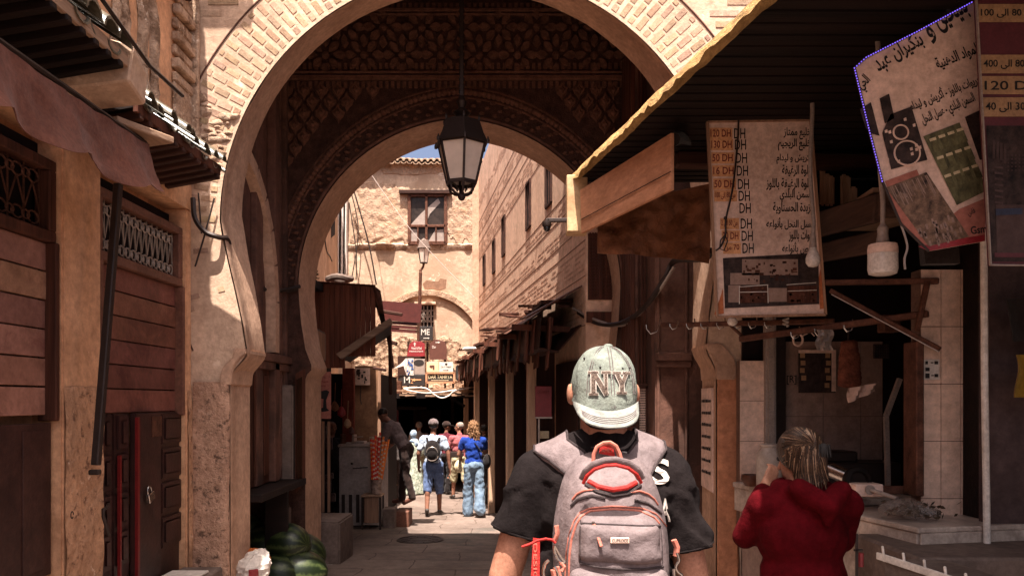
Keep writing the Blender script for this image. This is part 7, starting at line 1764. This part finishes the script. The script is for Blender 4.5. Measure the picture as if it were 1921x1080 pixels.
tee_mb = b; tee = b.build('shirt', M['blacktee'], man, smooth=80); tee_t = bvh(b)
CAMP = V(0, 0, ZC)
def hit(trees, px, py, lift=.004):
    d = (P(px, py, 1.0) - CAMP).normalized(); best = None
    for tr in trees:
        h = tr.ray_cast(CAMP, d)
        if h[0] is not None and (best is None or h[3] < best[1]): best = (h[0], h[3])
    return best[0] - d * lift if best else None
b = MB(); b.tube([V(MX + .083 * cos(q), MY - .006 + .083 * sin(q) * 1.0, 1.478 - .012 * sin(q + pi)) for q in [2 * pi * j / 40 for j in range(41)]], .009, 8, .8); b.build('collar', M['blacktee'], tee)
b = MB()                                                # cuffs stitched
for a_, h_, r in ((SL, lerp(SL, EL, .535), .0795), (SR, lerp(SR, ER, .635), .0835)):
    d = (h_ - a_).normalized(); u = d.orthogonal().normalized(); v_ = d.cross(u); b.tube([h_ + (u * cos(q) + v_ * sin(q)) * r * (1 + .055 * sin(q * 3)) for q in [2 * pi * j / 40 for j in range(41)]], .003, 5)
build_each(b, 'hem', M['blacktee'], tee)
b = MB()                                                # white print on the back
for s_, x0, x1, y0, y1 in (('S', 1222, 1256, 860, 908), ('A', 1238, 1258, 934, 978), ('AC', 1118, 1180, 846, 874)):
    vs, fs = glyphs(s_, .02); xa, xb = min(p[0] for p in vs), max(p[0] for p in vs); ya, yb = min(p[1] for p in vs), max(p[1] for p in vs)
    pts = [hit([tee_t], lerp(x0, x1, (p[0] - xa) / (xb - xa)), lerp(y1, y0, (p[1] - ya) / (yb - ya)), .006) for p in vs]
    if all(p is not None for p in pts): b.add(pts, fs)
b.build('print', M['white'], tee, smooth=0)
b = MB(); b.ball((MX, MY, .93), (.19, .14, .12), 14, 10)
for sd in (-1, 1): b.chain([(MX + sd * .1, MY, .9), (MX + sd * .11, MY + sd * .12, .5), (MX + sd * .11, MY + sd * .16 - .03, .14)], [.11, .085, .07])
b = blend(b, .014, 3); b.build('trousers', M['beige'], man, smooth=80)
for sd in (-1, 1): b = MB(); b.cone((MX + sd * .11, MY + sd * .16 - .05, .04), (MX + sd * .13, MY + sd * .16 + .16, .035), .05, .04); b.build('shoe', M['shoe'], man)
b = MB(); b.ball((MX, MY - .028, 1.655), (.088, .092, .098), 18, 12); b.ball((MX, MY - .05, 1.575), (.07, .045, .05), 14, 10); b = blend(b, .01, 2); b.build('hair', M['hairdark'], man)

# cap, worn backward: the front panel with the letters faces the camera
cap = thing('baseball_cap', 'washed grey green baseball cap with NY letters worn backward', 'cap', (MX, MY, 1.6))
crx, cry, crz, cz0, pp = .0975, .118, .164, 1.617, 2.55
M['capcloth'] = mat('washed_grey_canvas', (.25, .285, .245), (.14, .16, .14), sc=7, rough=.95, bump=.5, bsc=70, dark=(.11, .112, .1), damt=.34, dsc=12)
M['brimcloth'] = mat('bleached_brim_canvas', (.24, .255, .235), (.19, .2, .185), sc=8, rough=.95, bump=.4, bsc=90)
M['capedge'] = mat('cream_stitch', (.5, .45, .4), sc=40)
def cap_pt(x, z, lift=0.0):                             # point on the crown facing the camera
    zz = max(z, 0); t_ = max(1 - abs(x / crx) ** pp - (zz / crz) ** pp, 1e-4); y = -cry * t_ ** (1 / pp)
    n_ = V(math.copysign(abs(x / crx) ** (pp - 1) / crx, x), -abs(y / cry) ** (pp - 1) / cry, (zz / crz) ** (pp - 1) / crz).normalized()
    return V(MX + x, MY - .005 + y, cz0 + z) + n_ * lift
b = MB(); RS = []
for j in range(19):
    th = pi / 2 * j / 18; zz = crz * sin(th) ** (2 / pp) if j else 0; rr_ = max(1e-3, 1 - (zz / crz) ** pp) ** (1 / pp); row = []
    for q in range(48):
        a = 2 * pi * q / 48; ca, sa = cos(a), sin(a); r = (abs(ca) ** pp + abs(sa) ** pp) ** (-1 / pp)
        sag = -.03 * max(0, -sa) ** 2 * (1 - j / 18) if j < 6 else 0
        row.append(V(MX + crx * r * ca * rr_, MY - .005 + cry * r * sa * rr_, cz0 + zz + (sag if j == 0 else sag * (1 - j / 6.0))))
    RS.append(row)
b.rings(RS, caps=True)
for i, p in enumerate(b.v): b.v[i] = p + V(p.x - MX, p.y - MY, 0) * (nz(p, 16, 2) * .05 + (.05 * nz(p, 30, 4)))
cr = b.build('crown', M['capcloth'], cap, smooth=70); crown_t = bvh(b)
b = MB(); g_ = []
for j in range(13):
    t_ = j / 12; row = []
    for i in range(33):
        s_ = -1 + 2 * i / 32; Ls = max(0, 1 - abs(s_) ** 5) ** .5
        c = cap_pt(s_ * .0955, -.0, .001); zi = cz0 - .03 * (1 - s_ * s_) + .002
        q_ = t_ * (0.25 + .75 * Ls)
        x = c.x + (MX - c.x) * (.05 * q_); y = c.y - .075 * q_ - .006; z = zi - (.036 * q_ + .008 * q_ * q_) - .012 * s_ * s_ * q_
        row.append(V(x, y, z))
    g_.append(row)
b.grid(g_, .004, (0, .3, -1)); br = b.build('brim', M['brimcloth'], cap, smooth=60); brim_t = bvh(b)
b = MB()
def on_cap(pts, lift=.0015): return [cap_pt(*p, lift) for p in pts]
sx_ = lambda px: (px - 1140.5) * .001523
sz_ = lambda py: Z(py, 2.30) - cz0
for x in (.004, .012): b.tube(on_cap([(x + .006 * (k / 12) , lerp(.155, -.02, k / 12)) for k in range(13)]), .0011, 5)
for x0 in (-1, 1):
    for o in (0, .006): b.tube(on_cap([(x0 * lerp(.012, .06 if x0 < 0 else .075, sin(k / 12 * pi / 2)) + o, lerp(.158, .02, (k / 12) ** 1.5)) for k in range(13)]), .001, 5)
b.build('seam', M['greyshirt'], cr)
b = MB()
for k in range(4):
    L_ = []
    for i in range(29):
        s_ = -.82 + 1.64 * i / 28; t_ = .52 + k * .1; Ls = max(0, 1 - abs(s_) ** 5) ** .5; c = cap_pt(s_ * .0955, 0, .001); q_ = t_ * (.25 + .75 * Ls) * (1 - .25 * abs(s_) ** 4); zi = cz0 - .03 * (1 - s_ * s_) + .002
        L_.append(V(c.x + (MX - c.x) * .05 * q_, c.y - .075 * q_ - .006, zi - (.036 * q_ + .008 * q_ * q_) - .012 * s_ * s_ * q_ + .0012))
    b.tube(L_, .0009, 4)
b.build('stitching', M['greyshirt'], br)
b = MB(); b.ball(V(MX + .012, MY - .012, cz0 + crz), (.014, .014, .007), 12, 8); b.build('button', M['capcloth'], cap)
b = MB()
for px, py in ((1126, 689), (1168, 691), (1099, 671), (1182, 690)):
    c = cap_pt(sx_(px), sz_(py), .001); b.ball(c, (.0035, .003, .0035), 10, 6)
build_each(b, 'eyelet', M['ink'], cap)
def letter(mb, strokes, x0, x1, z0, z1, wd, lift, th):
    for (ua, va), (ub, vb), f in strokes:
        A = V(lerp(x0, x1, ua), 0, lerp(z0, z1, va)); B_ = V(lerp(x0, x1, ub), 0, lerp(z0, z1, vb)); d = (B_ - A); L = d.length; d.normalize(); s_ = V(-d.z, 0, d.x) * wd * f / 2; A = A - d * wd * .32; B_ = B_ + d * wd * .32
        RS = []
        for k in range(7):
            c = lerp(A, B_, k / 6); a0, a1 = c - s_, c + s_
            RS.append([cap_pt(a0.x, a0.z, lift), cap_pt(a1.x, a1.z, lift), cap_pt(a1.x * 1.0, a1.z, lift + th), cap_pt(a0.x, a0.z, lift + th)])
        mb.rings(RS)
NS = [((.2, 0), (.2, 1), 1.25), ((.04, 0), (.36, 0), .7), ((.02, 1), (.4, 1), .7), ((.22, .98), (.8, .02), 1.3), ((.8, 0), (.8, 1), .95), ((.64, 1), (1, 1), .7)]
YSK = [((.2, 1), (.5, .42), 1.2), ((.8, 1), (.5, .42), 1.0), ((.5, .45), (.5, 0), 1.25), ((.02, 1), (.4, 1), .7), ((.62, 1), (.98, 1), .7), ((.26, 0), (.74, 0), .7)]
for strokes, px0, px1, py0, py1 in ((NS, 1106, 1143, 699, 739), (YSK, 1150, 1180, 700, 737)):
    b = MB(); letter(b, strokes, sx_(px0), sx_(px1), sz_(py1), sz_(py0), .0125, .0005, .0035); lo = b.build('letter', M['capedge'], cap, smooth=0)
    b = MB(); letter(b, strokes, sx_(px0), sx_(px1), sz_(py1), sz_(py0), .0085, .0036, .0012); b.build('letter_fill', mat('brown_sequin', (.2, .15, .12), (.03, .02, .017), sc=180, bump=.5, bsc=200), lo, smooth=0)

# ------------------------------------------------------------------ foreground backpack
M['pack'] = mat('mauve_grey_nylon', (.19, .148, .15), (.13, .1, .104), sc=5, rough=.75, bump=.45, bsc=36, spec=.25, bdist=.012)
M['packdark'] = mat('dark_mesh', (.06, .045, .046), (.035, .026, .027), sc=40, bump=.6, bsc=200, rough=.9)
M['coral'] = mat('coral_piping', (.52, .19, .14), (.42, .13, .095), sc=20, rough=.6, bump=.2); M['redweb'] = mat('red_webbing', (.46, .03, .025), (.36, .02, .018), sc=30, rough=.7, bump=.4, bsc=120)
bp_ = thing('backpack', 'mauve grey backpack with coral piping on the man in front', 'backpack', (X(1155, 2.18), 2.18, .95))
def smooth_loop(pts, n=96):
    pts = [Vector((a, 0, c)) for a, c in pts]; out = []; m_ = len(pts); per = n // m_ + 1
    for i in range(m_):
        p0, p1, p2, p3 = pts[i - 1], pts[i], pts[(i + 1) % m_], pts[(i + 2) % m_]
        for j in range(per):
            t = j / per; out.append(.5 * ((2 * p1) + (p2 - p0) * t + (2 * p0 - 5 * p1 + 4 * p2 - p3) * t * t + (3 * p1 - p0 - 3 * p2 + p3) * t ** 3))
    return out
def pillow(outline, Yb, Yf, dome, seed, amp, edge=5.0):
    L = smooth_loop(outline); c = sum(L, Vector()) / len(L); n_ = len(L); mb = MB(); RS = [[Vector((p.x, Yb, p.z)) for p in L]]
    for j in range(15):
        r = 1 - (j / 14) ** 1.25 * .985; row = []
        for p in L:
            q = c + (p - c) * r; y = Yf + (Yb - Yf) * (r ** edge) * .96 - dome * (1 - r * r)
            q = Vector((q.x, y, q.z)); y += (nz(q, 13, seed) * amp + nz((q.x * .6, 0, q.z), 30, seed + 3) * amp * .6) * (1 - r ** 8)
            row.append(Vector((q.x, y, q.z)))
        RS.append(row)
    mb.rings(RS); return mb
def wpx(pts, Y): return [(X(a, Y), Z(c, Y)) for a, c in pts]
ob = wpx([(1043, 1090), (1041, 1020), (1050, 950), (1066, 895), (1092, 862), (1150, 848), (1204, 862), (1232, 890), (1255, 945), (1268, 1010), (1272, 1090), (1270, 1220), (1220, 1262), (1090, 1262), (1046, 1220)], 2.16)
b = pillow(ob, 2.285, 2.15, .016, 1, .011); b.build('main_bag', M['pack'], bp_, smooth=80); t_main = bvh(b)
of = wpx([(1066, 1090), (1068, 1030), (1078, 985), (1096, 960), (1150, 953), (1204, 958), (1234, 972), (1252, 1005), (1260, 1050), (1262, 1110), (1258, 1200), (1215, 1235), (1095, 1235), (1068, 1195)], 2.1)
b = pillow(of, 2.16, 2.098, .012, 5, .009); b.build('front_compartment', M['pack'], bp_, smooth=80); t_front = bvh(b)
opk = wpx([(1090, 985), (1120, 984), (1200, 988), (1238, 991), (1242, 1030), (1243, 1056), (1200, 1063), (1130, 1060), (1090, 1052), (1088, 1020)], 2.08)
b = pillow(opk, 2.108, 2.078, .006, 9, .007, 9.0); b.build('zip_pocket', M['pack'], bp_, smooth=80); t_pk = bvh(b)
opk2 = wpx([(1074, 1075), (1130, 1072), (1200, 1076), (1254, 1077), (1256, 1150), (1200, 1200), (1100, 1200), (1072, 1140)], 2.08)
b = pillow(opk2, 2.108, 2.08, .006, 12, .005, 9.0); b.build('lower_pocket', M['pack'], bp_, smooth=80); t_p2 = bvh(b)
TR = [t_main, t_front, t_pk, t_p2]
def drape(mb, pts, r, lift=.003, trees=None, sub=8, flat=1.0):
    out = []
    for (a, c), (a2, c2) in zip(pts, pts[1:]):
        for k in range(sub):
            h = hit(trees or TR, lerp(a, a2, k / sub), lerp(c, c2, k / sub), lift)
            if h is not None: out.append(h)
    h = hit(trees or TR, *pts[-1], lift)
    if h is not None: out.append(h)
    sm = [out[0]] + [(out[i - 1] + out[i] * 2 + out[i + 1]) / 4 for i in range(1, len(out) - 1)] + [out[-1]]
    if len(sm) > 2: mb.tube(sm, r, 7, flat)
b = MB(); drape(b, [(1067, 1090), (1068, 1045), (1072, 1012), (1080, 986), (1090, 968), (1106, 958), (1150, 954), (1200, 957), (1228, 970), (1245, 992), (1255, 1022), (1260, 1052), (1261, 1095)], .0034, .0016, [t_front])
drape(b, [(1060, 1090), (1062, 1040), (1067, 1005), (1076, 978), (1088, 961), (1106, 953), (1150, 949), (1202, 952), (1231, 963), (1250, 986), (1261, 1018), (1266, 1050), (1268, 1090)], .0025, .0015, [t_main, t_front]); b.build('piping', M['coral'], bp_)
b = MB(); drape(b, [(1074, 936), (1082, 926), (1096, 919), (1124, 917)], .003, .003); drape(b, [(1183, 923), (1200, 920), (1216, 926), (1228, 936), (1234, 946)], .003, .003); build_each(b, 'zip_trim', M['coral'], bp_)
b = MB(); drape(b, [(1090, 981), (1130, 983), (1200, 986), (1238, 986)], .0035, .001); drape(b, [(1089, 1056), (1120, 1063), (1165, 1067), (1210, 1067), (1244, 1062)], .0035, .001); drape(b, [(1089, 975), (1088, 1010), (1088, 1056)], .0016, .0015); drape(b, [(1239, 986), (1242, 1020), (1243, 1056)], .0016, .0015)
drape(b, [(1072, 948), (1085, 936), (1110, 929), (1135, 934)], .005, .0); drape(b, [(1190, 938), (1215, 944), (1240, 962)], .005, .0); b.build('zip_line', M['packdark'], bp_)
b = MB(); a0, a1 = hit(TR, 1113, 981, .008), hit(TR, 1127, 1021, .009); b.bar(a0, a1 + (a1 - a0) * .1, .0085, .005, (0, 1, 0)); b.build('zip_pull', M['coral'], bp_, smooth=0, bevel=.0015)
b = MB(); b.ball(a0, (.005, .005, .006), 8, 6); b.build('slider', M['iron'], bp_)
b = MB(); h0 = hit(TR, 1163, 1013, .004); b.box(h0.x - .0245, h0.x + .0245, h0.y - .001, h0.y + .004, h0.z - .0075, h0.z + .0075); tg = b.build('name_tag', M['paper'], bp_, smooth=0, bevel=.0015)
b = MB(); lettering(b, 'CUPROCE', (h0.x - .021, h0.x + .021, h0.z - .0045, h0.z + .0045), lambda u, v: V(u, h0.y - .0022, v), .02); b.build('lettering', M['ink'], tg, smooth=0)
# padded handle, red lining and haul loop
b = MB(); hp = [P(x, y, 2.12 - d) for x, y, d in ((1094, 897, 0), (1100, 884, .015), (1115, 871, .03), (1135, 864, .036), (1155, 863, .036), (1178, 869, .032), (1194, 881, .018), (1202, 896, 0))]
b.tube([lerp(hp[i], hp[i + 1], k / 4) for i in range(len(hp) - 1) for k in range(4)] + [hp[-1]], .0125, 12, .7); b.build('carry_handle', M['pack'], bp_)
b = MB(); hp2 = [p + V(0, -.006, -.0115) for p in hp]; b.tube([lerp(hp2[i], hp2[i + 1], k / 4) for i in range(len(hp2) - 1) for k in range(4)] + [hp2[-1]], .005, 8); b.build('handle_lining', M['redweb'], bp_)
b = MB(); q = [hit(TR, x, y, .006) for x, y in ((1104, 902), (1122, 912), (1150, 918), (1176, 914), (1194, 904))]; b.tube([lerp(q[i], q[i + 1], k / 4) for i in range(4) for k in range(4)] + [q[-1]], .007, 8); b.build('handle_base', M['redweb'], bp_)
b = MB(); drape(b, [(1100, 908), (1120, 922), (1150, 930), (1180, 925), (1200, 910)], .008, -.002); b.build('painted_handle_shadow', M['packdark'], bp_)  # dark tube laid in as the shadow beneath the handle
def ribbon(pairs, th, Yof=0):
    mb = MB(); RS = []
    for a_, c_ in pairs: RS.append([a_, c_, c_ + V(0, th * .3, -th), a_ + V(0, th * .3, -th)])
    mb.rings(RS); return mb
b = MB(); lp = [(1113, 868), (1114, 852), (1120, 838), (1132, 831), (1144, 830), (1155, 837), (1161, 850), (1165, 864)]
b.tube([P(*lp[i], 2.2) * (1 - k / 4) + P(*lp[i + 1], 2.2) * (k / 4) for i in range(7) for k in range(4)] + [P(*lp[-1], 2.2)], .0058, 8, 1.6); b.build('top_loop', M['coral'], bp_)
b = MB(); q = [P(x, y, 2.215) for x, y in ((1124, 850), (1125, 838), (1138, 833), (1150, 838), (1154, 856))]; b.loft(q, [p + V(0, .004, 0) for p in q]); lr = b.build('loop_lining', M['redweb'], bp_, smooth=0)
b = MB(); lettering(b, 'AHET', (1128, 1150, -848, -840), lambda u, v: P(u, -v, 2.211), .01); b.build('lettering', M['coral'], lr, smooth=0)
# shoulder straps lying on the shirt
def over(p, dy):
    h = tee_t.ray_cast(V(p.x, p.y + dy, 2.0), V(0, 0, -1))[0]; return h + V(0, 0, .011) if h is not None else p + V(0, dy, -.02)
def strap(rows, name):
    mb = MB(); G0 = []
    for (xa, ya), (xb, yb) in rows:
        row = []
        for k in range(9):
            u = k / 8; h = hit([tee_t], lerp(xa, xb, u), lerp(ya, yb, u), .017 - .006 * abs(2 * u - 1) ** 3)
            row.append(h)
        G0.append(row)
    G0 = [r for r in G0 if all(p is not None for p in r)]
    if len(G0) > 1:
        top = G0[0]; extra = []
        for k in range(1, 5): extra.append([over(p, .026 * k) for p in top])
        G0 = extra[::-1] + G0
        mb.grid(G0, .014, (0, .5, -.8)); mb.warp(.002, 20)
        o = mb.build(name, M['pack'], bp_, smooth=60)
        e = MB()
        for side in (0, -1): e.tube([r[side] for r in G0], .0038, 6)
        e.build('strap_edge', M['packdark'], o)
def rows_between(A, B_, n): 
    return [((lerp(A[0][0], B_[0][0], k / n), lerp(A[0][1], B_[0][1], k / n)), (lerp(A[1][0], B_[1][0], k / n), lerp(A[1][1], B_[1][1], k / n))) for k in range(n + 1)]
strap(rows_between(((996, 842), (1058, 820)), ((1030, 862), (1092, 843)), 5)[:-1] + rows_between(((1030, 862), (1092, 843)), ((1082, 905), (1130, 880)), 5), 'shoulder_strap')
strap(rows_between(((1250, 842), (1196, 826)), ((1230, 872), (1178, 850)), 5)[:-1] + rows_between(((1230, 872), (1178, 850)), ((1214, 905), (1160, 882)), 5), 'shoulder_strap')
# side webbing and clips
b = MB(); b.tube([P(x, y, 2.14) for x, y in ((1042, 1018), (1036, 1012), (1024, 1010), (1008, 1013), (994, 1020), (979, 1025))], .006, 8, .6); b.build('loose_strap', M['redweb'], bp_)
b = MB(); b.tube([P(x, y, 2.15) for x, y in ((1040, 1016), (1046, 1000), (1044, 985))], .009, 8, .5); b.tube([P(x, y, 2.14) for x, y in ((1264, 1012), (1270, 1025), (1268, 1042))], .011, 8, .6); b.tube([P(x, y, 2.13) for x, y in ((1052, 1055), (1058, 1062), (1054, 1070))], .008, 8, .7); b.tube([P(x, y, 2.12) for x, y in ((1037, 1068), (1042, 1095))], .009, 8, .6); b.tube([P(x, y, 2.12) for x, y in ((1046, 1062), (1053, 1090))], .007, 8, .6); build_each(b, 'webbing_tab', M['coral'], bp_)
def clip(pts, name, r=.004): 
    b = MB(); pts = [Vector(p) for p in pts]; out = []
    m_ = len(pts)
    for i in range(m_ - 1):
        p0, p1, p2, p3 = pts[max(i - 1, 0)], pts[i], pts[i + 1], pts[min(i + 2, m_ - 1)]
        for k in range(6):
            t = k / 6; out.append(.5 * ((2 * p1) + (p2 - p0) * t + (2 * p0 - 5 * p1 + 4 * p2 - p3) * t * t + (3 * p1 - p0 - 3 * p2 + p3) * t ** 3))
    out.append(pts[-1]); b.tube(out, r, 8); b.build('metal_clip', M['steel'], bp_)
clip([P(x, y, 2.13) for x, y in ((1041, 1022), (1048, 1036), (1056, 1048), (1060, 1052), (1056, 1056), (1046, 1046), (1040, 1030), (1041, 1022))], '')
clip([P(x, y, 2.12) for x, y in ((1030, 1050), (1022, 1058), (1020, 1078), (1030, 1100), (1046, 1096), (1048, 1075), (1040, 1062))], '', .0045)
clip([P(x, y, 2.12) for x, y in ((1270, 1036), (1274, 1050), (1268, 1062), (1272, 1072), (1280, 1080), (1276, 1095), (1266, 1085), (1264, 1066))], '')
# lanyard
b = MB(); q = [P(1000, 1008, 2.2), P(1013, 1010, 2.2), P(1012, 1130, 2.19), P(993, 1130, 2.19)]; b.loft(q, [p + V(0, .003, 0) for p in q]); ly = b.build('lanyard', M['redweb'], smooth=0); tag(ly, 'red lanyard with DESIGO lettering hanging beside the backpack', 'lanyard')
b = MB(); o3 = P(1000, 1110, 2.196); 
lettering(b, 'DESIGO', (0, .135, 0, .0105), lambda u, v: P(1000.5 + v / 2.19 * 1500 * 1.0, 1018 + u / 2.19 * 1500, 2.1935 - .0005), .0)
b.build('lettering', M['coral'], ly, smooth=0)

# ------------------------------------------------------------------ woman in the red hoodie
WY = 3.4
wo = thing('person', 'fair haired woman in a red hoodie standing at the stall', 'person', (1.225, WY, 0))
def W(px, py, dy=0.0): return P(px, py, WY) + V(0, dy, 0)
b = MB(); Mh = Matrix.Rotation(.5, 3, 'Z') @ Matrix.Rotation(-.3, 3, 'X')
hc = W(1503, 858, .04)
head_shape(b, hc, 1.0, Mh); b.cone(W(1502, 935, 0), W(1502, 885, .02), .055, .05, 14)
b.ball(W(1505, 990), (.16, .1, .15)); b.ball(W(1508, 1090), (.15, .1, .18)); b.ball(W(1508, 1180), (.17, .11, .12))
sl, el_, wl = W(1431, 948), W(1410, 1010, .08), W(1470, 922, .24)
sr, er, wr_ = W(1588, 946), W(1598, 1020, .12), W(1535, 985, .3)
b.chain([sl, el_, wl], [.05, .04, .029]); b.chain([sr, er, wr_], [.05, .04, .029])
hand(b, wl, V(.05, .03, .075), V(1, .3, 0), .9, .9, thumb=1); hand(b, wr_, V(-.1, .06, .02), V(0, 0, 1), .95, .6, thumb=1)
for sd in (-1, 1): b.chain([(1.24 + sd * .09, WY, .8), (1.24 + sd * .09, WY + .03, .43), (1.24 + sd * .09, WY, .08)], [.09, .06, .04]); b.cone((1.24 + sd * .09, WY, .05), (1.23 + sd * .1, WY + .15, .03), .04, .03)
b = blend(b, .009, 3); b.build('body', M['skin'], wo, smooth=80)
e = MB()
for s_ in (-1, 1): e.ball(hc + Mh @ V(s_ * .031, .076, .012), .0115, 8, 6)
e.build('eyes', M['ink'], wo)
M['hoodie'] = cloth('red_fleece', (.085, .003, .006), (.045, .0015, .003), bump=.5, sc=4, wrinkle=5, sheen=0)
b = MB(); b.ball(W(1505, 1000), (.2, .135, .18), 18, 12); b.ball(W(1508, 1090), (.19, .135, .2), 18, 12); b.ball(W(1510, 1160), (.19, .14, .14), 18, 12)
b.cone(sl, sr, .074, .074, 14); b.cone(W(1470, 925), W(1540, 925), .062, .062, 14)
b.chain([sl, el_, lerp(el_, wl, .86)], [.07, .058, .044], 14); b.chain([sr, er, lerp(er, wr_, .9)], [.07, .06, .046], 14)
for k in range(16):                                     # collar ring of the hood
    a = 2 * pi * k / 16; a2 = 2 * pi * (k + 1) / 16; c = W(1503, 915, .02)
    b.cone(c + V(cos(a) * .09, sin(a) * .085, .012 * sin(a)), c + V(cos(a2) * .09, sin(a2) * .085, .012 * sin(a2)), .03, .03, 8)
hp = W(1528, 940, -.155); b.cone(W(1486, 912, -.085), hp, .045, .045); b.cone(W(1560, 916, -.085), hp, .045, .045); b.cone(hp, W(1526, 972, -.15), .045, .016); b.cone(W(1500, 930, -.09), W(1545, 940, -.1), .045, .045)
b = blend(b, .0095, 3)
for i, p in enumerate(b.v):
    f = nz(p, 8, 5) * .012 + nz((p.x, p.y, p.z * .5), 20, 2) * .006; out = V(p.x - 1.23, (p.y - WY) * 1.4, 0); out = out.normalized() if out.length > .01 else out
    b.v[i] = p + out * f
b.build('hoodie', M['hoodie'], wo, smooth=80)
b = MB(); b.ball((1.24, WY, .86), (.18, .13, .12), 14, 10)
for sd in (-1, 1): b.chain([(1.24 + sd * .09, WY, .82), (1.24 + sd * .09, WY + .03, .43), (1.24 + sd * .09, WY, .1)], [.1, .075, .06])
b = blend(b, .014, 3); b.build('trousers', M['blackcloth'], wo, smooth=80)
# hair: half gathered with a clip, the rest loose on the neck
M['blonde'] = mat('ash_blond_hair', (.05, .025, .014), (.015, .008, .005), sc=9, rough=.42, bump=.5, bsc=60, stretch=(6, 6, .8), spec=.5)
b = MB(); b.ball(hc + V(.0, -.03, .035), (.098, .1, .098), 20, 14); b.ball(W(1512, 866, -.03), (.08, .065, .08), 16, 12); b.ball(W(1516, 886, -.045), (.072, .04, .045), 16, 12)
b = blend(b, .009, 3); rr = random.Random(33); ht = bvh(b); clipc = W(1532, 842, -.075)
hw = b.build('hair', M['blonde'], wo, smooth=70)
for nm, mt_, n1, n2 in (('dark_strands', mat('brown_strand', (.05, .026, .015), (.02, .01, .006), sc=30, rough=.5, bump=0, spec=.2), 190, 170), ('mid_strands', mat('fair_strand', (.12, .066, .038), (.07, .036, .021), sc=30, rough=.5, bump=0, spec=.2), 100, 90), ('highlight_strands', mat('blond_strand', (.34, .22, .14), (.2, .12, .075), sc=20, rough=.45, bump=0, spec=.25), 45, 40)):
    b = MB()
    for k in range(n1):                                 # swept to the clip
        px, py = rr.uniform(1466, 1531), rr.uniform(796, 874); pts = []; of_ = rr.uniform(.001, .005)
        for q_ in range(10):
            t_ = q_ / 9; h = hit([ht], lerp(px, 1531, t_), lerp(py, 842, t_) - 11 * sin(t_ * pi) * (1 if py > 835 else .4), of_ * (1 - .4 * t_))
            if h is not None: pts.append(h)
        if len(pts) > 3: b.tube(pts, [.0028 * (1 - .8 * (i / len(pts)) ** 3) for i in range(len(pts))], 4)
    for k in range(n2):                                 # loose down the back, tips uneven
        px = rr.gauss(1514, 17); x1 = px + rr.gauss(0, 5) + (px - 1512) * .35; pts = []; y0, y1 = rr.uniform(836, 860), rr.uniform(888, 918); of_ = rr.uniform(.001, .008); w_ = rr.gauss(0, 2)
        for q_ in range(10):
            t_ = q_ / 9; x_ = lerp(px, x1, t_) + w_ * sin(t_ * 3.1); y_ = lerp(y0, y1, t_); h = hit([ht], min(max(x_, 1474), 1556), min(y_, 888), of_)
            if h is not None: pts.append(V(h.x, h.y - max(0, y_ - 888) * .0005, Z(y_, h.y)))
        if len(pts) > 3: b.tube(pts, [.003 * (1 - .9 * (i / len(pts)) ** 2) for i in range(len(pts))], 4)
    for k in range(n1 // 3):                            # right side of the crown
        px, py = rr.uniform(1531, 1554), rr.uniform(802, 860); pts = []; of_ = rr.uniform(.002, .008)
        for q_ in range(8):
            t_ = q_ / 7; h = hit([ht], lerp(px, 1534, t_), lerp(py, 842, t_) - 4 * sin(t_ * pi), of_)
            if h is not None: pts.append(h)
        if len(pts) > 3: b.tube(pts, .0019, 4)
    b.build(nm, mt_, hw, smooth=60)
b = MB(); b.ball(clipc, (.022, .018, .03), 12, 8)
for k in range(5): b.cone(clipc + V(-.02 + k * .01, -.008, .02), clipc + V(-.024 + k * .012, -.016, -.025), .005, .003, 6)
b.build('hair_clip', M['ink'], wo)
